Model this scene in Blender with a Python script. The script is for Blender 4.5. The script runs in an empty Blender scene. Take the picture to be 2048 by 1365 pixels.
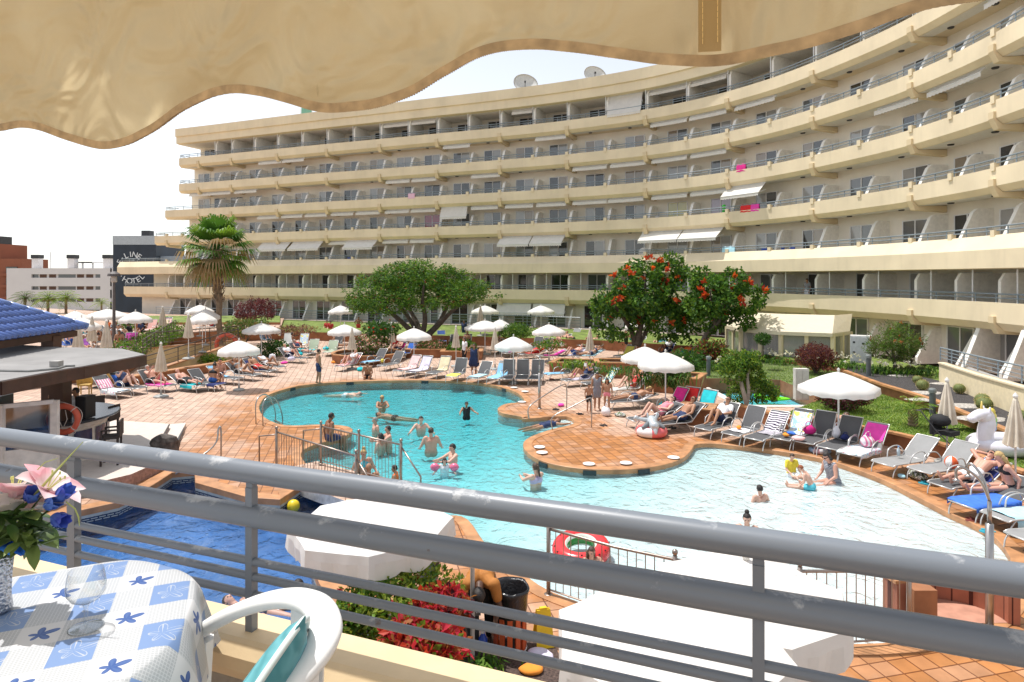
import bpy, math, random
from mathutils import Vector, Matrix, geometry, noise
R = math.radians
rnd = random.Random(11)
sc = bpy.context.scene
C = sc.collection
F, CX, HY, H = 1280.0, 1024.0, 555.0, 5.2
V = Vector
def G(px, py, z=0.0):
 Y = F*(H-z)/(py-HY)
 return V(((px-CX)/F*Y, Y, z))
def P(px, py, Y):
 return V(((px-CX)/F*Y, Y, H-(py-HY)/F*Y))
def lin(c):
 return c/12.92 if c <= .04045 else ((c+.055)/1.055)**2.4
def hx(s):
 s = s.lstrip('#')
 return tuple(lin(int(s[i:i+2], 16)/255) for i in (0, 2, 4))
# ------------------------------------------------------------------ materials
MC = {}
def mat(name, col, rough=.6, metal=0., var=.12, vscale=6., bump=0., bscale=40., spec=.5, trans=0., emit=None, back=None):
 if name in MC: return MC[name]
 m = bpy.data.materials.new(name); m.use_nodes = True
 nt = m.node_tree; N = nt.nodes; L = nt.links
 b = N['Principled BSDF']
 if isinstance(col, str): col = hx(col)
 b.inputs['Roughness'].default_value = rough
 b.inputs['Metallic'].default_value = metal
 b.inputs['Specular IOR Level'].default_value = spec
 b.inputs['Base Color'].default_value = (*col, 1)
 if var > 0 or bump > 0:
  tc = N.new('ShaderNodeTexCoord')
 if var > 0:
  n = N.new('ShaderNodeTexNoise'); n.inputs['Scale'].default_value = vscale; n.inputs['Detail'].default_value = 4
  L.new(tc.outputs['Object'], n.inputs['Vector'])
  mr = N.new('ShaderNodeMapRange'); mr.inputs[1].default_value = .3; mr.inputs[2].default_value = .7
  mr.inputs[3].default_value = 1-var; mr.inputs[4].default_value = 1+var
  L.new(n.outputs['Fac'], mr.inputs[0])
  mx = N.new('ShaderNodeMix'); mx.data_type = 'RGBA'; mx.blend_type = 'MULTIPLY'; mx.inputs[0].default_value = 1
  mx.inputs[6].default_value = (*col, 1)
  L.new(mr.outputs[0], mx.inputs[7]); L.new(mx.outputs[2], b.inputs['Base Color'])
 if bump > 0:
  n2 = N.new('ShaderNodeTexNoise'); n2.inputs['Scale'].default_value = bscale; n2.inputs['Detail'].default_value = 3
  L.new(tc.outputs['Object'], n2.inputs['Vector'])
  bp = N.new('ShaderNodeBump'); bp.inputs['Strength'].default_value = bump; bp.inputs['Distance'].default_value = .02
  L.new(n2.outputs['Fac'], bp.inputs['Height']); L.new(bp.outputs[0], b.inputs['Normal'])
 if trans > 0:
  t = N.new('ShaderNodeBsdfTranslucent'); t.inputs[0].default_value = (*(back or col), 1)
  ms = N.new('ShaderNodeMixShader'); ms.inputs[0].default_value = trans
  L.new(b.outputs[0], ms.inputs[1]); L.new(t.outputs[0], ms.inputs[2])
  L.new(ms.outputs[0], N['Material Output'].inputs['Surface'])
 MC[name] = m
 return m
def nodes(name):
 m = bpy.data.materials.new(name); m.use_nodes = True
 MC[name] = m
 return m, m.node_tree.nodes, m.node_tree.links, m.node_tree.nodes['Principled BSDF']
# ------------------------------------------------------------------ mesh builder
class MB:
 def __init__(s): s.v = []; s.f = []; s.m = []
 def add(s, vs, fs, mi=0):
  o = len(s.v); s.v += [tuple(p) for p in vs]
  s.f += [tuple(i+o for i in f) for f in fs]; s.m += [mi]*len(fs)
  return s
 def box(s, c, d, rz=0., mi=0, M=None):
  x, y, z = d[0]/2, d[1]/2, d[2]/2
  ps = [V((a*x, b*y, e*z)) for e in (-1, 1) for b in (-1, 1) for a in (-1, 1)]
  T = M if M is not None else Matrix.Translation(V(c)) @ Matrix.Rotation(rz, 4, 'Z')
  return s.add([T @ p for p in ps], [(0,2,3,1),(4,5,7,6),(0,1,5,4),(2,6,7,3),(0,4,6,2),(1,3,7,5)], mi)
 def beam(s, a, b, w, h, mi=0, up=V((0,0,1))):
  a, b = V(a), V(b); d = b-a; l = d.length
  if l < 1e-6: return s
  d /= l; x = d.cross(up)
  if x.length < 1e-4: x = d.cross(V((0,1,0)))
  x.normalize(); z = x.cross(d)
  M = Matrix((( x.x, d.x, z.x, (a.x+b.x)/2), (x.y, d.y, z.y, (a.y+b.y)/2), (x.z, d.z, z.z, (a.z+b.z)/2), (0,0,0,1)))
  return s.box(None, (w, l, h), mi=mi, M=M)
 def tube(s, pts, r, n=8, mi=0, cap=True, closed=False):
  pts = [V(p) for p in pts]; k = len(pts)
  rs = r if isinstance(r, (list, tuple)) else [r]*k
  t0 = (pts[1]-pts[0]).normalized()
  u = t0.orthogonal().normalized(); vs = []
  for i, p in enumerate(pts):
   if closed: t = (pts[(i+1) % k]-pts[i-1])
   elif i == 0: t = pts[1]-pts[0]
   elif i == k-1: t = pts[-1]-pts[-2]
   else: t = pts[i+1]-pts[i-1]
   t = t.normalized() if t.length > 1e-9 else t0
   u = (u - t*u.dot(t)); u = u.normalized() if u.length > 1e-6 else t.orthogonal().normalized()
   w = t.cross(u)
   for j in range(n):
    a = 2*math.pi*j/n
    vs.append(p + (u*math.cos(a)+w*math.sin(a))*rs[i])
  fs = []
  for i in range(k if closed else k-1):
   i2 = (i+1) % k
   for j in range(n):
    j2 = (j+1) % n
    fs.append((i*n+j, i*n+j2, i2*n+j2, i2*n+j))
  if cap and not closed:
   fs.append(tuple(range(n-1, -1, -1))); fs.append(tuple((k-1)*n+j for j in range(n)))
  return s.add(vs, fs, mi)
 def lathe(s, prof, c=(0,0,0), n=16, mi=0, cap=True, a0=0.):
  c = V(c); vs = []
  for r, z in prof:
   for j in range(n):
    a = a0+2*math.pi*j/n
    vs.append(c+V((r*math.cos(a), r*math.sin(a), z)))
  fs = []
  for i in range(len(prof)-1):
   for j in range(n):
    j2 = (j+1) % n
    fs.append((i*n+j, i*n+j2, (i+1)*n+j2, (i+1)*n+j))
  if cap:
   if prof[0][0] > 1e-5: fs.append(tuple(range(n-1, -1, -1)))
   if prof[-1][0] > 1e-5: fs.append(tuple((len(prof)-1)*n+j for j in range(n)))
  return s.add(vs, fs, mi)
 def ball(s, c, r, n=10, k=6, mi=0, M=None):
  if not isinstance(r, (tuple, list, Vector)): r = (r, r, r)
  c = V(c); vs = []
  for i in range(k+1):
   th = math.pi*i/k
   for j in range(n):
    a = 2*math.pi*j/n
    p = V((r[0]*math.sin(th)*math.cos(a), r[1]*math.sin(th)*math.sin(a), r[2]*math.cos(th)))
    if M is not None: p = M @ p
    vs.append(c+p)
  fs = [(i*n+j, (i+1)*n+j, (i+1)*n+(j+1) % n, i*n+(j+1) % n) for i in range(k) for j in range(n)]
  return s.add(vs, fs, mi)
 def cap2(s, a, ra, b, rb, n=10, mi=0):
  """tapered capsule"""
  a, b = V(a), V(b); d = b-a; l = d.length
  if l < 1e-6: return s.ball(a, max(ra, rb), n, 6, mi)
  d /= l; pts = []; rs = []
  for i in range(5):
   t = math.pi/2*(i/4)
   pts.append(a - d*ra*math.cos(t)); rs.append(max(ra*math.sin(t), ra*.02))
  for i in range(5):
   t = math.pi/2*(1-i/4)
   pts.append(b + d*rb*math.cos(t)); rs.append(max(rb*math.sin(t), rb*.02))
  return s.tube(pts, rs, n, mi)
 def prism(s, poly, z0, z1, mi=0, bottom=True):
  n = len(poly)
  ar = sum(poly[i][0]*poly[(i+1) % n][1]-poly[(i+1) % n][0]*poly[i][1] for i in range(n))
  if ar < 0: poly = poly[::-1]
  vs = [(p[0], p[1], z0) for p in poly]+[(p[0], p[1], z1) for p in poly]
  fs = [(i, (i+1) % n, n+(i+1) % n, n+i) for i in range(n)]
  tri = geometry.tessellate_polygon([[V((p[0], p[1], 0)) for p in poly]])
  def orient(t):
   a, b, c = (V((*poly[i][:2], 0)) for i in t)
   return t if (b-a).cross(c-a).z > 0 else t[::-1]
  for t in tri:
   t = orient(tuple(t))
   fs.append(tuple(n+i for i in t))
   if bottom: fs.append(t[::-1])
  return s.add(vs, fs, mi)
 def sweep(s, path, prof, mi=0, closed=False, cap=True):
  """path: list of (pos2d, normal2d); prof: closed list of (offset, z)"""
  k = len(prof); vs = []
  for p, nn in path:
   for o, z in prof: vs.append((p[0]+nn[0]*o, p[1]+nn[1]*o, z))
  fs = []; m = len(path)
  for i in range(m if closed else m-1):
   i2 = (i+1) % m
   for j in range(k):
    j2 = (j+1) % k
    fs.append((i*k+j, i*k+j2, i2*k+j2, i2*k+j))
  if cap and not closed:
   fs.append(tuple(range(k))[::-1]); fs.append(tuple((m-1)*k+j for j in range(k)))
  return s.add(vs, fs, mi)
 def leaf(s, p, d, up, l, w, mi=0):
  """pointed leaf quad-pair with a fold"""
  d = d.normalized(); x = d.cross(up)
  x = x.normalized() if x.length > 1e-4 else d.orthogonal().normalized()
  z = x.cross(d)
  return s.add([p, p+d*l*.5+x*w*.5+z*w*.12, p+d*l, p+d*l*.5-x*w*.5+z*w*.12], [(0,1,2,3)], mi)
 def build(s, name, mats, parent=None, smooth=False, loc=None, rz=0., **props):
  me = bpy.data.meshes.new(name)
  me.from_pydata(s.v, [], s.f)
  if not isinstance(mats, (list, tuple)): mats = [mats]
  for m in mats: me.materials.append(m)
  if len(mats) > 1: me.polygons.foreach_set('material_index', s.m)
  if smooth: me.polygons.foreach_set('use_smooth', [True]*len(s.f))
  me.update()
  return link(name, me, parent, loc, rz, **props)
def link(name, me, parent=None, loc=None, rz=0., **props):
 o = bpy.data.objects.new(name, me); C.objects.link(o)
 if parent is not None: o.parent = parent
 if loc is not None: o.location = loc
 o.rotation_euler.z = rz
 for k, v in props.items(): o[k] = v
 return o
def thing(name, label, cat, loc=(0,0,0), rz=0., group=None):
 o = bpy.data.objects.new(name, None); C.objects.link(o)
 o.empty_display_size = .2
 o.location = loc; o.rotation_euler.z = rz
 o['label'] = label; o['category'] = cat
 if group: o['group'] = group
 return o
def tag(o, label, cat, group=None):
 o['label'] = label; o['category'] = cat
 if group: o['group'] = group
 return o
def struct(o): o['kind'] = 'structure'; return o
def dup(root, loc, rz, label=None, group=None, scale=None):
 r = root.copy(); C.objects.link(r); r.location = loc; r.rotation_euler = (0, 0, rz)
 if scale: r.scale = (scale, scale, scale)
 if label: r['label'] = label
 if group: r['group'] = group
 for ch in list(root.children):
  c = ch.copy(); C.objects.link(c); c.parent = r
  for g in list(ch.children):
   d = g.copy(); C.objects.link(d); d.parent = c
 return r
def catmull(pts, sub=8, closed=False):
 out = []; n = len(pts)
 P_ = [V(p) for p in pts]
 for i in range(n if closed else n-1):
  if closed: a, b, c, d = P_[i-1], P_[i], P_[(i+1) % n], P_[(i+2) % n]
  else: a, b, c, d = P_[max(i-1, 0)], P_[i], P_[i+1], P_[min(i+2, n-1)]
  for j in range(sub):
   t = j/sub
   out.append(.5*((2*b)+(c-a)*t+(2*a-5*b+4*c-d)*t*t+(3*b-a-3*c+d)*t**3))
 if not closed: out.append(P_[-1])
 return out
def inpoly(p, poly):
 x, y = p[0], p[1]; r = False; n = len(poly); j = n-1
 for i in range(n):
  xi, yi, xj, yj = poly[i][0], poly[i][1], poly[j][0], poly[j][1]
  if (yi > y) != (yj > y) and x < (xj-xi)*(y-yi)/(yj-yi)+xi: r = not r
  j = i
 return r
def dseg(p, a, b):
 ax, ay, bx, by = a[0], a[1], b[0], b[1]
 dx, dy = bx-ax, by-ay; l = dx*dx+dy*dy
 t = 0 if l == 0 else max(0, min(1, ((p[0]-ax)*dx+(p[1]-ay)*dy)/l))
 return math.hypot(p[0]-ax-t*dx, p[1]-ay-t*dy)
def dpoly(p, poly):
 return min(dseg(p, poly[i-1], poly[i]) for i in range(len(poly)))
def offset_path(pts, closed=True):
 """[(pos, left-normal)]"""
 out = []; n = len(pts)
 for i in range(n):
  a = pts[i-1] if (closed or i > 0) else pts[i]
  b = pts[(i+1) % n] if (closed or i < n-1) else pts[i]
  d = V((b[0]-a[0], b[1]-a[1])); d = d.normalized() if d.length else V((1, 0))
  out.append(((pts[i][0], pts[i][1]), (-d.y, d.x)))
 return out
# ------------------------------------------------------------------ camera, world, sun
cam = bpy.data.cameras.new('camera'); cam.lens = 22.5; cam.sensor_width = 36
cam.shift_y = -(682.5-HY)/2048; cam.clip_start = .05; cam.clip_end = 2000
co = bpy.data.objects.new('camera', cam); C.objects.link(co)
co.location = (0, 0, H); co.rotation_euler = (R(90), 0, 0); sc.camera = co
SUN = V((-.86*math.cos(R(70)), .5*math.cos(R(70)), math.sin(R(70)))).normalized()
sl = bpy.data.lights.new('sun', 'SUN'); sl.energy = 3.35; sl.angle = R(.5); sl.color = (1, .965, .92)
so = bpy.data.objects.new('sun', sl); C.objects.link(so)
so.rotation_euler = SUN.to_track_quat('Z', 'Y').to_euler()
w = bpy.data.worlds.new('World'); sc.world = w; w.use_nodes = True
wn = w.node_tree.nodes; wl = w.node_tree.links
sky = wn.new('ShaderNodeTexSky'); sky.sky_type = 'NISHITA'; sky.sun_disc = False
sky.sun_elevation = R(70); sky.sun_rotation = math.atan2(SUN.x, SUN.y)
sky.air_density = 1.0; sky.dust_density = 0.7; sky.ozone_density = 1.0
hs = wn.new('ShaderNodeHueSaturation'); hs.inputs['Saturation'].default_value = .32
wl.new(sky.outputs[0], hs.inputs['Color']); wl.new(hs.outputs[0], wn['Background'].inputs['Color'])
wn['Background'].inputs['Strength'].default_value = .15
sc.view_settings.view_transform = 'Standard'; sc.view_settings.look = 'None'
sc.view_settings.exposure = 0.5; sc.view_settings.gamma = 1
sc.cycles.use_denoising = True
sc.cycles.max_bounces = 6; sc.cycles.diffuse_bounces = 3; sc.cycles.glossy_bounces = 3; sc.cycles.transparent_max_bounces = 12
sc.cycles.caustics_reflective = False; sc.cycles.caustics_refractive = False
sc.cycles.sample_clamp_indirect = 6
# ================================================================== SETTING: ground, pools, lawns
def gl(pts, z=0.): return [G(x, y, z).to_2d() for x, y in pts]
MAINP = gl([(517.6,818),(521,806),(532,793),(560,782),(600,772),(660,766),(720,763),(780,761.5),(850,761),(920,763.5),(980,770),(1020,780),(1040,790),(1049,800),(1043,805),(1011,809),(996,818),(1006,827),(1044,834),(1052,838),(1132,833),(1148,848),(1102,860),(1061,875),(1047,889),(1057,907),(1087,923.5),(1138,935),(1201,940),(1265,938.7),(1328,930),(1366,916),(1381.5,901),(1392,889),(1430,888),(1478,893),(1550,901.6),(1641,917),(1706,937),(1771,962),(1837,995),(1902,1028),(1943,1046),(1984,1070),(2011,1097),(2026,1128),(2028,1165),(2005,1213),(1960,1250),(1890,1274),(1800,1286),(1670,1291),(1500,1286),(1350,1262),(1200,1220),(1097,1183),(1040,1145),(1000,1114),(968,1087),(934,1040),(898,1033),(850,1050),(800,1040),(760,1010),(700,966),(660,950),(619,933),(606,922),(601,910),(609,899),(638,887),(677,879),(701,866),(703,858),(684,852),(638,850),(600,852),(561,850),(529,836)])
def densify(poly, step=.35):
 out = []
 for i in range(len(poly)):
  a, b = V(poly[i-1]), V(poly[i]); n = max(1, int((b-a).length/step))
  for j in range(n): out.append(a+(b-a)*j/n)
 return out
MAINP = densify(catmull(MAINP, 3, closed=True))
BLUEP = gl([(60,1045),(159,1023),(237,1006),(300,975),(344,947),(390,943),(392,967),(499,997),(560,1001),(600,974),(652,967),(706,1000),(690,1030),(668,1052),(640,1090),(624,1130),(640,1168),(664,1212),(668,1300),(560,1420),(200,1560),(-160,1330),(-140,1110)])
BLUEP = densify(BLUEP, .4)
TODP = densify(gl([(1400,767.5),(1530,766.5),(1652,812),(1488,812)]), .5)
def ccw(p):
 a = sum(p[i-1][0]*p[i][1]-p[i][0]*p[i-1][1] for i in range(len(p)))
 return p if a > 0 else p[::-1]
MAINP, BLUEP, TODP = ccw(MAINP), ccw(BLUEP), ccw(TODP)
POOLS = [MAINP, BLUEP, TODP]
def cdt(outer, holes, extra, keep):
 vs = []; es = []
 for loop in [outer]+holes:
  o = len(vs); vs += [V((p[0], p[1])) for p in loop]
  es += [(o+i, o+(i+1) % len(loop)) for i in range(len(loop))]
 vs += [V((p[0], p[1])) for p in extra]
 r = geometry.delaunay_2d_cdt(vs, es, [], 0, 1e-4)
 ov, of = r[0], r[2]
 fs = []
 for f in of:
  c = sum((ov[i] for i in f), V((0, 0)))/len(f)
  if keep(c):
   f = tuple(f)
   a, b, d = ov[f[0]], ov[f[1]], ov[f[2]]
   if (b-a).cross(d-a) < 0: f = f[::-1]
   fs.append(f)
 return ov, fs
def tiles(name, dry, wet, joint, tile=.29, rot=13.5, wetuse=True, rough=.75):
 m, N, L, b = nodes(name)
 tc = N.new('ShaderNodeTexCoord'); mp = N.new('ShaderNodeMapping')
 mp.inputs['Rotation'].default_value = (0, 0, R(-rot)); L.new(tc.outputs['Object'], mp.inputs['Vector'])
 br = N.new('ShaderNodeTexBrick'); br.offset = 0; br.squash = 1
 br.inputs['Scale'].default_value = 1; br.inputs['Brick Width'].default_value = tile; br.inputs['Row Height'].default_value = tile
 br.inputs['Mortar Size'].default_value = .012; br.inputs['Mortar Smooth'].default_value = .2; br.inputs['Bias'].default_value = 0
 L.new(mp.outputs[0], br.inputs['Vector'])
 br.inputs['Color1'].default_value = (.82, .82, .82, 1); br.inputs['Color2'].default_value = (1.14, 1.14, 1.14, 1); br.inputs['Mortar'].default_value = (*joint, 1)
 ns = N.new('ShaderNodeTexNoise'); ns.inputs['Scale'].default_value = .55; ns.inputs['Detail'].default_value = 6; ns.inputs['Roughness'].default_value = .65
 L.new(tc.outputs['Object'], ns.inputs['Vector'])
 at = N.new('ShaderNodeAttribute'); at.attribute_name = 'wet'
 ad = N.new('ShaderNodeMath'); ad.operation = 'ADD'; L.new(ns.outputs['Fac'], ad.inputs[0]); L.new(at.outputs['Fac'], ad.inputs[1])
 mr = N.new('ShaderNodeMapRange'); mr.inputs[1].default_value = .72; mr.inputs[2].default_value = 1.12; L.new(ad.outputs[0], mr.inputs[0])
 # per tile variation of wetness
 wn_ = N.new('ShaderNodeTexWhiteNoise'); wn_.noise_dimensions = '2D'
 sn = N.new('ShaderNodeVectorMath'); sn.operation = 'SNAP'; sn.inputs[1].default_value = (tile, tile, tile); L.new(mp.outputs[0], sn.inputs[0]); L.new(sn.outputs[0], wn_.inputs['Vector'])
 cr = N.new('ShaderNodeMapRange'); cr.inputs[1].default_value = 0; cr.inputs[2].default_value = 1; cr.inputs[3].default_value = -.28; cr.inputs[4].default_value = .28; L.new(wn_.outputs['Value'], cr.inputs[0])
 a2 = N.new('ShaderNodeMath'); a2.operation = 'ADD'; a2.use_clamp = True; L.new(mr.outputs[0], a2.inputs[0])
 mm = N.new('ShaderNodeMath'); mm.operation = 'MULTIPLY'; L.new(cr.outputs[0], mm.inputs[0]); L.new(mr.outputs[0], mm.inputs[1]); L.new(mm.outputs[0], a2.inputs[1])
 mx = N.new('ShaderNodeMix'); mx.data_type = 'RGBA'; mx.inputs[6].default_value = (*dry, 1); mx.inputs[7].default_value = (*wet, 1)
 L.new(a2.outputs[0], mx.inputs[0])
 n3 = N.new('ShaderNodeTexNoise'); n3.inputs['Scale'].default_value = 3.; n3.inputs['Detail'].default_value = 5; L.new(tc.outputs['Object'], n3.inputs['Vector'])
 m3 = N.new('ShaderNodeMapRange'); m3.inputs[1].default_value = .3; m3.inputs[2].default_value = .7; m3.inputs[3].default_value = .84; m3.inputs[4].default_value = 1.16; L.new(n3.outputs['Fac'], m3.inputs[0])
 x1 = N.new('ShaderNodeMix'); x1.data_type = 'RGBA'; x1.blend_type = 'MULTIPLY'; x1.inputs[0].default_value = 1; L.new(mx.outputs[2], x1.inputs[6]); L.new(br.outputs['Color'], x1.inputs[7])
 x2 = N.new('ShaderNodeMix'); x2.data_type = 'RGBA'; x2.blend_type = 'MULTIPLY'; x2.inputs[0].default_value = 1; L.new(x1.outputs[2], x2.inputs[6]); L.new(m3.outputs[0], x2.inputs[7])
 L.new(x2.outputs[2], b.inputs['Base Color'])
 rr = N.new('ShaderNodeMapRange'); rr.inputs[3].default_value = rough; rr.inputs[4].default_value = .34; L.new(a2.outputs[0], rr.inputs[0]); L.new(rr.outputs[0], b.inputs['Roughness'])
 bp = N.new('ShaderNodeBump'); bp.inputs['Strength'].default_value = .35; bp.inputs['Distance'].default_value = .01; bp.invert = True
 L.new(br.outputs['Fac'], bp.inputs['Height']); L.new(bp.outputs[0], b.inputs['Normal'])
 return m
M_deck = tiles('terracotta_paving', (.53, .375, .285), (.45, .19, .065), (.36, .27, .21))
M_cope = mat('terracotta_coping', (.46, .225, .10), .5, var=.3, vscale=3, bump=.1)
M_brown = mat('terracotta_wall', (.30, .125, .055), .8, var=.25, vscale=2.5, bump=.2, bscale=12)
M_conc = mat('weathered_concrete', (.5, .47, .43), .85, var=.3, vscale=3, bump=.2)
# deck sheet
outer = [(-60, 4.2), (34, 4.2), (34, 58), (-60, 58)]
extra = []
y = 4.6
while y < 57:
 st = .45 if y < 32 else 1.5
 x = -24 if y < 32 else -58
 while x < (22 if y < 32 else 33):
  p = (x+rnd.uniform(-.1, .1), y+rnd.uniform(-.1, .1))
  if not any(inpoly(p, q) for q in POOLS) : extra.append(p)
  x += st
 y += st
ov, fs = cdt(outer, POOLS, extra, lambda c: not any(inpoly(c, q) for q in POOLS))
me = bpy.data.meshes.new('deck'); me.from_pydata([(p[0], p[1], 0) for p in ov], [], fs); me.materials.append(M_deck)
at = me.attributes.new('wet', 'FLOAT', 'POINT')
ISL = gl([(1215, 880)])[0]
for i, p in enumerate(ov):
 dm = min(dpoly(p, MAINP), dpoly(p, BLUEP)) if p[1] < 34 and -24 < p[0] < 24 else 9
 v = max(0, .6-dm*.17)
 lc = G(500, 880); v += .32*math.exp(-(((p[0]-lc.x)/4.5)**2+((p[1]-lc.y)/3.2)**2))
 lc = G(1215, 892); v += .45*math.exp(-(((p[0]-lc.x)/2.2)**2+((p[1]-lc.y)/1.6)**2)**2)
 lc = G(1850, 1000); v += .25*math.exp(-(((p[0]-lc.x)/3.0)**2+((p[1]-lc.y)/4.)**2))
 if p[1] < 13: v += .1
 if p[1] > 26: v *= .75
 at.data[i].value = v
struct(link('deck', me))
# ground far around, far below the terraces
g = MB(); g.add([(-900,-300,-3.2),(900,-300,-3.2),(900,900,-3.2),(-900,900,-3.2)], [(0,1,2,3)])
struct(g.build('ground', mat('dry_earth', (.33,.27,.2), .95, var=.3, vscale=.1)))
g = MB(); g.add([(-60,4.2,-3.2),(34,4.2,-3.2),(34,4.2,0),(-60,4.2,0)], [(0,1,2,3)])
g.add([(-60,58,-3.2),(34,58,-3.2),(34,58,0),(-60,58,0)], [(3,2,1,0)]); g.add([(-60,58,-3.2),(-60,4.2,-3.2),(-60,4.2,0),(-60,58,0)], [(0,1,2,3)])
struct(g.build('deck_retaining_wall', M_conc))
# ---- pool basins and water
def depth_main(p):
 t = max(0, min(1, (6.2-p[0])/13.5+(p[1]-15.5)/22))
 t = t*t*(3-2*t)
 return .13+.33*t
def basin(nm, poly, dep, fmat, step, water_z, wmat):
 xs = [p[0] for p in poly]; ys = [p[1] for p in poly]; ex = []
 y = min(ys)
 while y < max(ys):
  x = min(xs)
  while x < max(xs):
   if inpoly((x, y), poly) and dpoly((x, y), poly) > step*.4: ex.append((x, y))
   x += step
  y += step
 ov, fs = cdt(poly, [], ex, lambda c: inpoly(c, poly))
 b = MB(); b.add([(p[0], p[1], -dep(p)) for p in ov], fs)
 n = len(poly)
 wv = [(p[0], p[1], -.0) for p in poly]+[(p[0], p[1], -dep(p)) for p in poly]
 b.add(wv, [(i, (i+1) % n, n+(i+1) % n, n+i)[::-1] for i in range(n)], 0)
 struct(b.build(nm+'_basin', fmat))
 w_ = MB(); k = len(ov);
 w_.add([(p[0], p[1], water_z) for p in ov]+[(p[0], p[1], -dep(p)+.008) for p in ov], list(fs)+[tuple(i+k for i in f[::-1]) for f in fs])
 # boundary sides
 cnt = {}
 for f in fs:
  for i in range(len(f)):
   e = (f[i], f[(i+1) % len(f)]); cnt[e] = 1
 sd = [(a, c, c+k, a+k)[::-1] for (a, c) in cnt if (c, a) not in cnt]
 w_.f += sd; w_.m += [0]*len(sd)
 return struct(w_.build(nm+'_water', wmat))
def water_mat(nm, dens, acol, bscale, bstr, tint=(1,1,1), refl=1.0):
 m, N, L, b = nodes(nm)
 N.remove(b); out = N['Material Output']
 ge = N.new('ShaderNodeNewGeometry'); sp = N.new('ShaderNodeSeparateXYZ'); L.new(ge.outputs['True Normal'], sp.inputs[0])
 gt = N.new('ShaderNodeMath'); gt.operation = 'GREATER_THAN'; gt.inputs[1].default_value = .9; L.new(sp.outputs['Z'], gt.inputs[0])
 tc = N.new('ShaderNodeTexCoord'); mp = N.new('ShaderNodeMapping'); mp.inputs['Scale'].default_value = (1, .8, 1); mp.inputs['Rotation'].default_value = (0,0,.5); L.new(tc.outputs['Object'], mp.inputs[0])
 n1 = N.new('ShaderNodeTexNoise'); n1.inputs['Scale'].default_value = bscale; n1.inputs['Detail'].default_value = 3; n1.inputs['Distortion'].default_value = 1.2; L.new(mp.outputs[0], n1.inputs['Vector'])
 bp = N.new('ShaderNodeBump'); bp.inputs['Strength'].default_value = bstr; bp.inputs['Distance'].default_value = .12; L.new(n1.outputs['Fac'], bp.inputs['Height'])
 fr = N.new('ShaderNodeFresnel'); fr.inputs['IOR'].default_value = 1.33; L.new(bp.outputs[0], fr.inputs['Normal'])
 fm = N.new('ShaderNodeMath'); fm.operation = 'MULTIPLY'; fm.use_clamp = True; L.new(fr.outputs[0], fm.inputs[0]); L.new(gt.outputs[0], fm.inputs[1])
 nb = N.new('ShaderNodeMath'); nb.operation = 'SUBTRACT'; nb.inputs[0].default_value = refl; L.new(ge.outputs['Backfacing'], nb.inputs[1]); nb.use_clamp = True
 f2 = N.new('ShaderNodeMath'); f2.operation = 'MULTIPLY'; L.new(nb.outputs[0], f2.inputs[1]); L.new(fm.outputs[0], f2.inputs[0])
 tr = N.new('ShaderNodeBsdfTransparent'); tr.inputs[0].default_value = (*tint, 1)
 gl_ = N.new('ShaderNodeBsdfGlossy'); gl_.inputs['Roughness'].default_value = .06; L.new(bp.outputs[0], gl_.inputs['Normal'])
 ms = N.new('ShaderNodeMixShader'); L.new(f2.outputs[0], ms.inputs[0]); L.new(tr.outputs[0], ms.inputs[1]); L.new(gl_.outputs[0], ms.inputs[2])
 L.new(ms.outputs[0], out.inputs['Surface'])
 va = N.new('ShaderNodeVolumeAbsorption'); va.inputs['Color'].default_value = (*acol, 1); va.inputs['Density'].default_value = dens
 L.new(va.outputs[0], out.inputs['Volume'])
 return m
M_floor = mat('pool_mosaic', (.62, .66, .66), .5, var=.10, vscale=1.5)
# ripple pattern of the mosaic: fine tile grid
M_bluef = mat('blue_pool_tile', (.025, .115, .32), .4, var=.2, vscale=1.2)
basin('main_pool', MAINP, depth_main, M_floor, .7, -.10, water_mat('pool_water', 1.3, (.0, .81, .855), 3.0, .8, refl=1.0))
basin('blue_pool', BLUEP, lambda p: .62, M_bluef, .8, -.30, water_mat('dark_water', .2, (.1, .7, .95), 2.2, 1.0))
basin('paddling_pool', TODP, lambda p: .26, mat('pale_blue_mosaic', (.35, .68, .78), .5), .7, -.08, MC['pool_water'])
def ring(nm, poly, w, m, z=.035, lip=.12):
 pa = [(p, (-n[0], -n[1])) for p, n in offset_path(poly)]   # outward
 b = MB(); b.sweep(pa, [(-.015, -lip), (-.015, z-.01), (.0, z), (w, z), (w, -.02), (.0, -.02)], closed=True)
 o = struct(b.build(nm, m)); return o
cop = ring('pool_coping', MAINP, .26, M_cope, .014)
copb = ring('blue_pool_coping', BLUEP, .32, M_cope, .03)
M_white_t = mat('white_stone_edge', (.78,.74,.66), .6, var=.1)
ring('paddling_pool_edge', TODP, .34, M_white_t)
# Greek-key mosaic band of the blue pool: band of pale tile with dark key pattern
def keymat():
 m, N, L, b = nodes('key_band')
 tc = N.new('ShaderNodeTexCoord')
 at_ = N.new('ShaderNodeAttribute'); at_.attribute_name = 'uvw'
 sp = N.new('ShaderNodeSeparateXYZ'); L.new(at_.outputs['Vector'], sp.inputs[0])
 br = N.new('ShaderNodeTexBrick'); br.offset = .5; br.inputs['Scale'].default_value = 1; br.inputs['Brick Width'].default_value = .16; br.inputs['Row Height'].default_value = .05; br.inputs['Mortar Size'].default_value = .016
 br.inputs['Color1'].default_value = (.45,.46,.40,1); br.inputs['Color2'].default_value = (.40,.42,.38,1); br.inputs['Mortar'].default_value = (.02,.03,.07,1)
 L.new(at_.outputs['Vector'], br.inputs['Vector']); L.new(br.outputs['Color'], b.inputs['Base Color']); b.inputs['Roughness'].default_value = .35
 return m
bb = MB(); n = len(BLUEP); acc = 0; us = []
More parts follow.
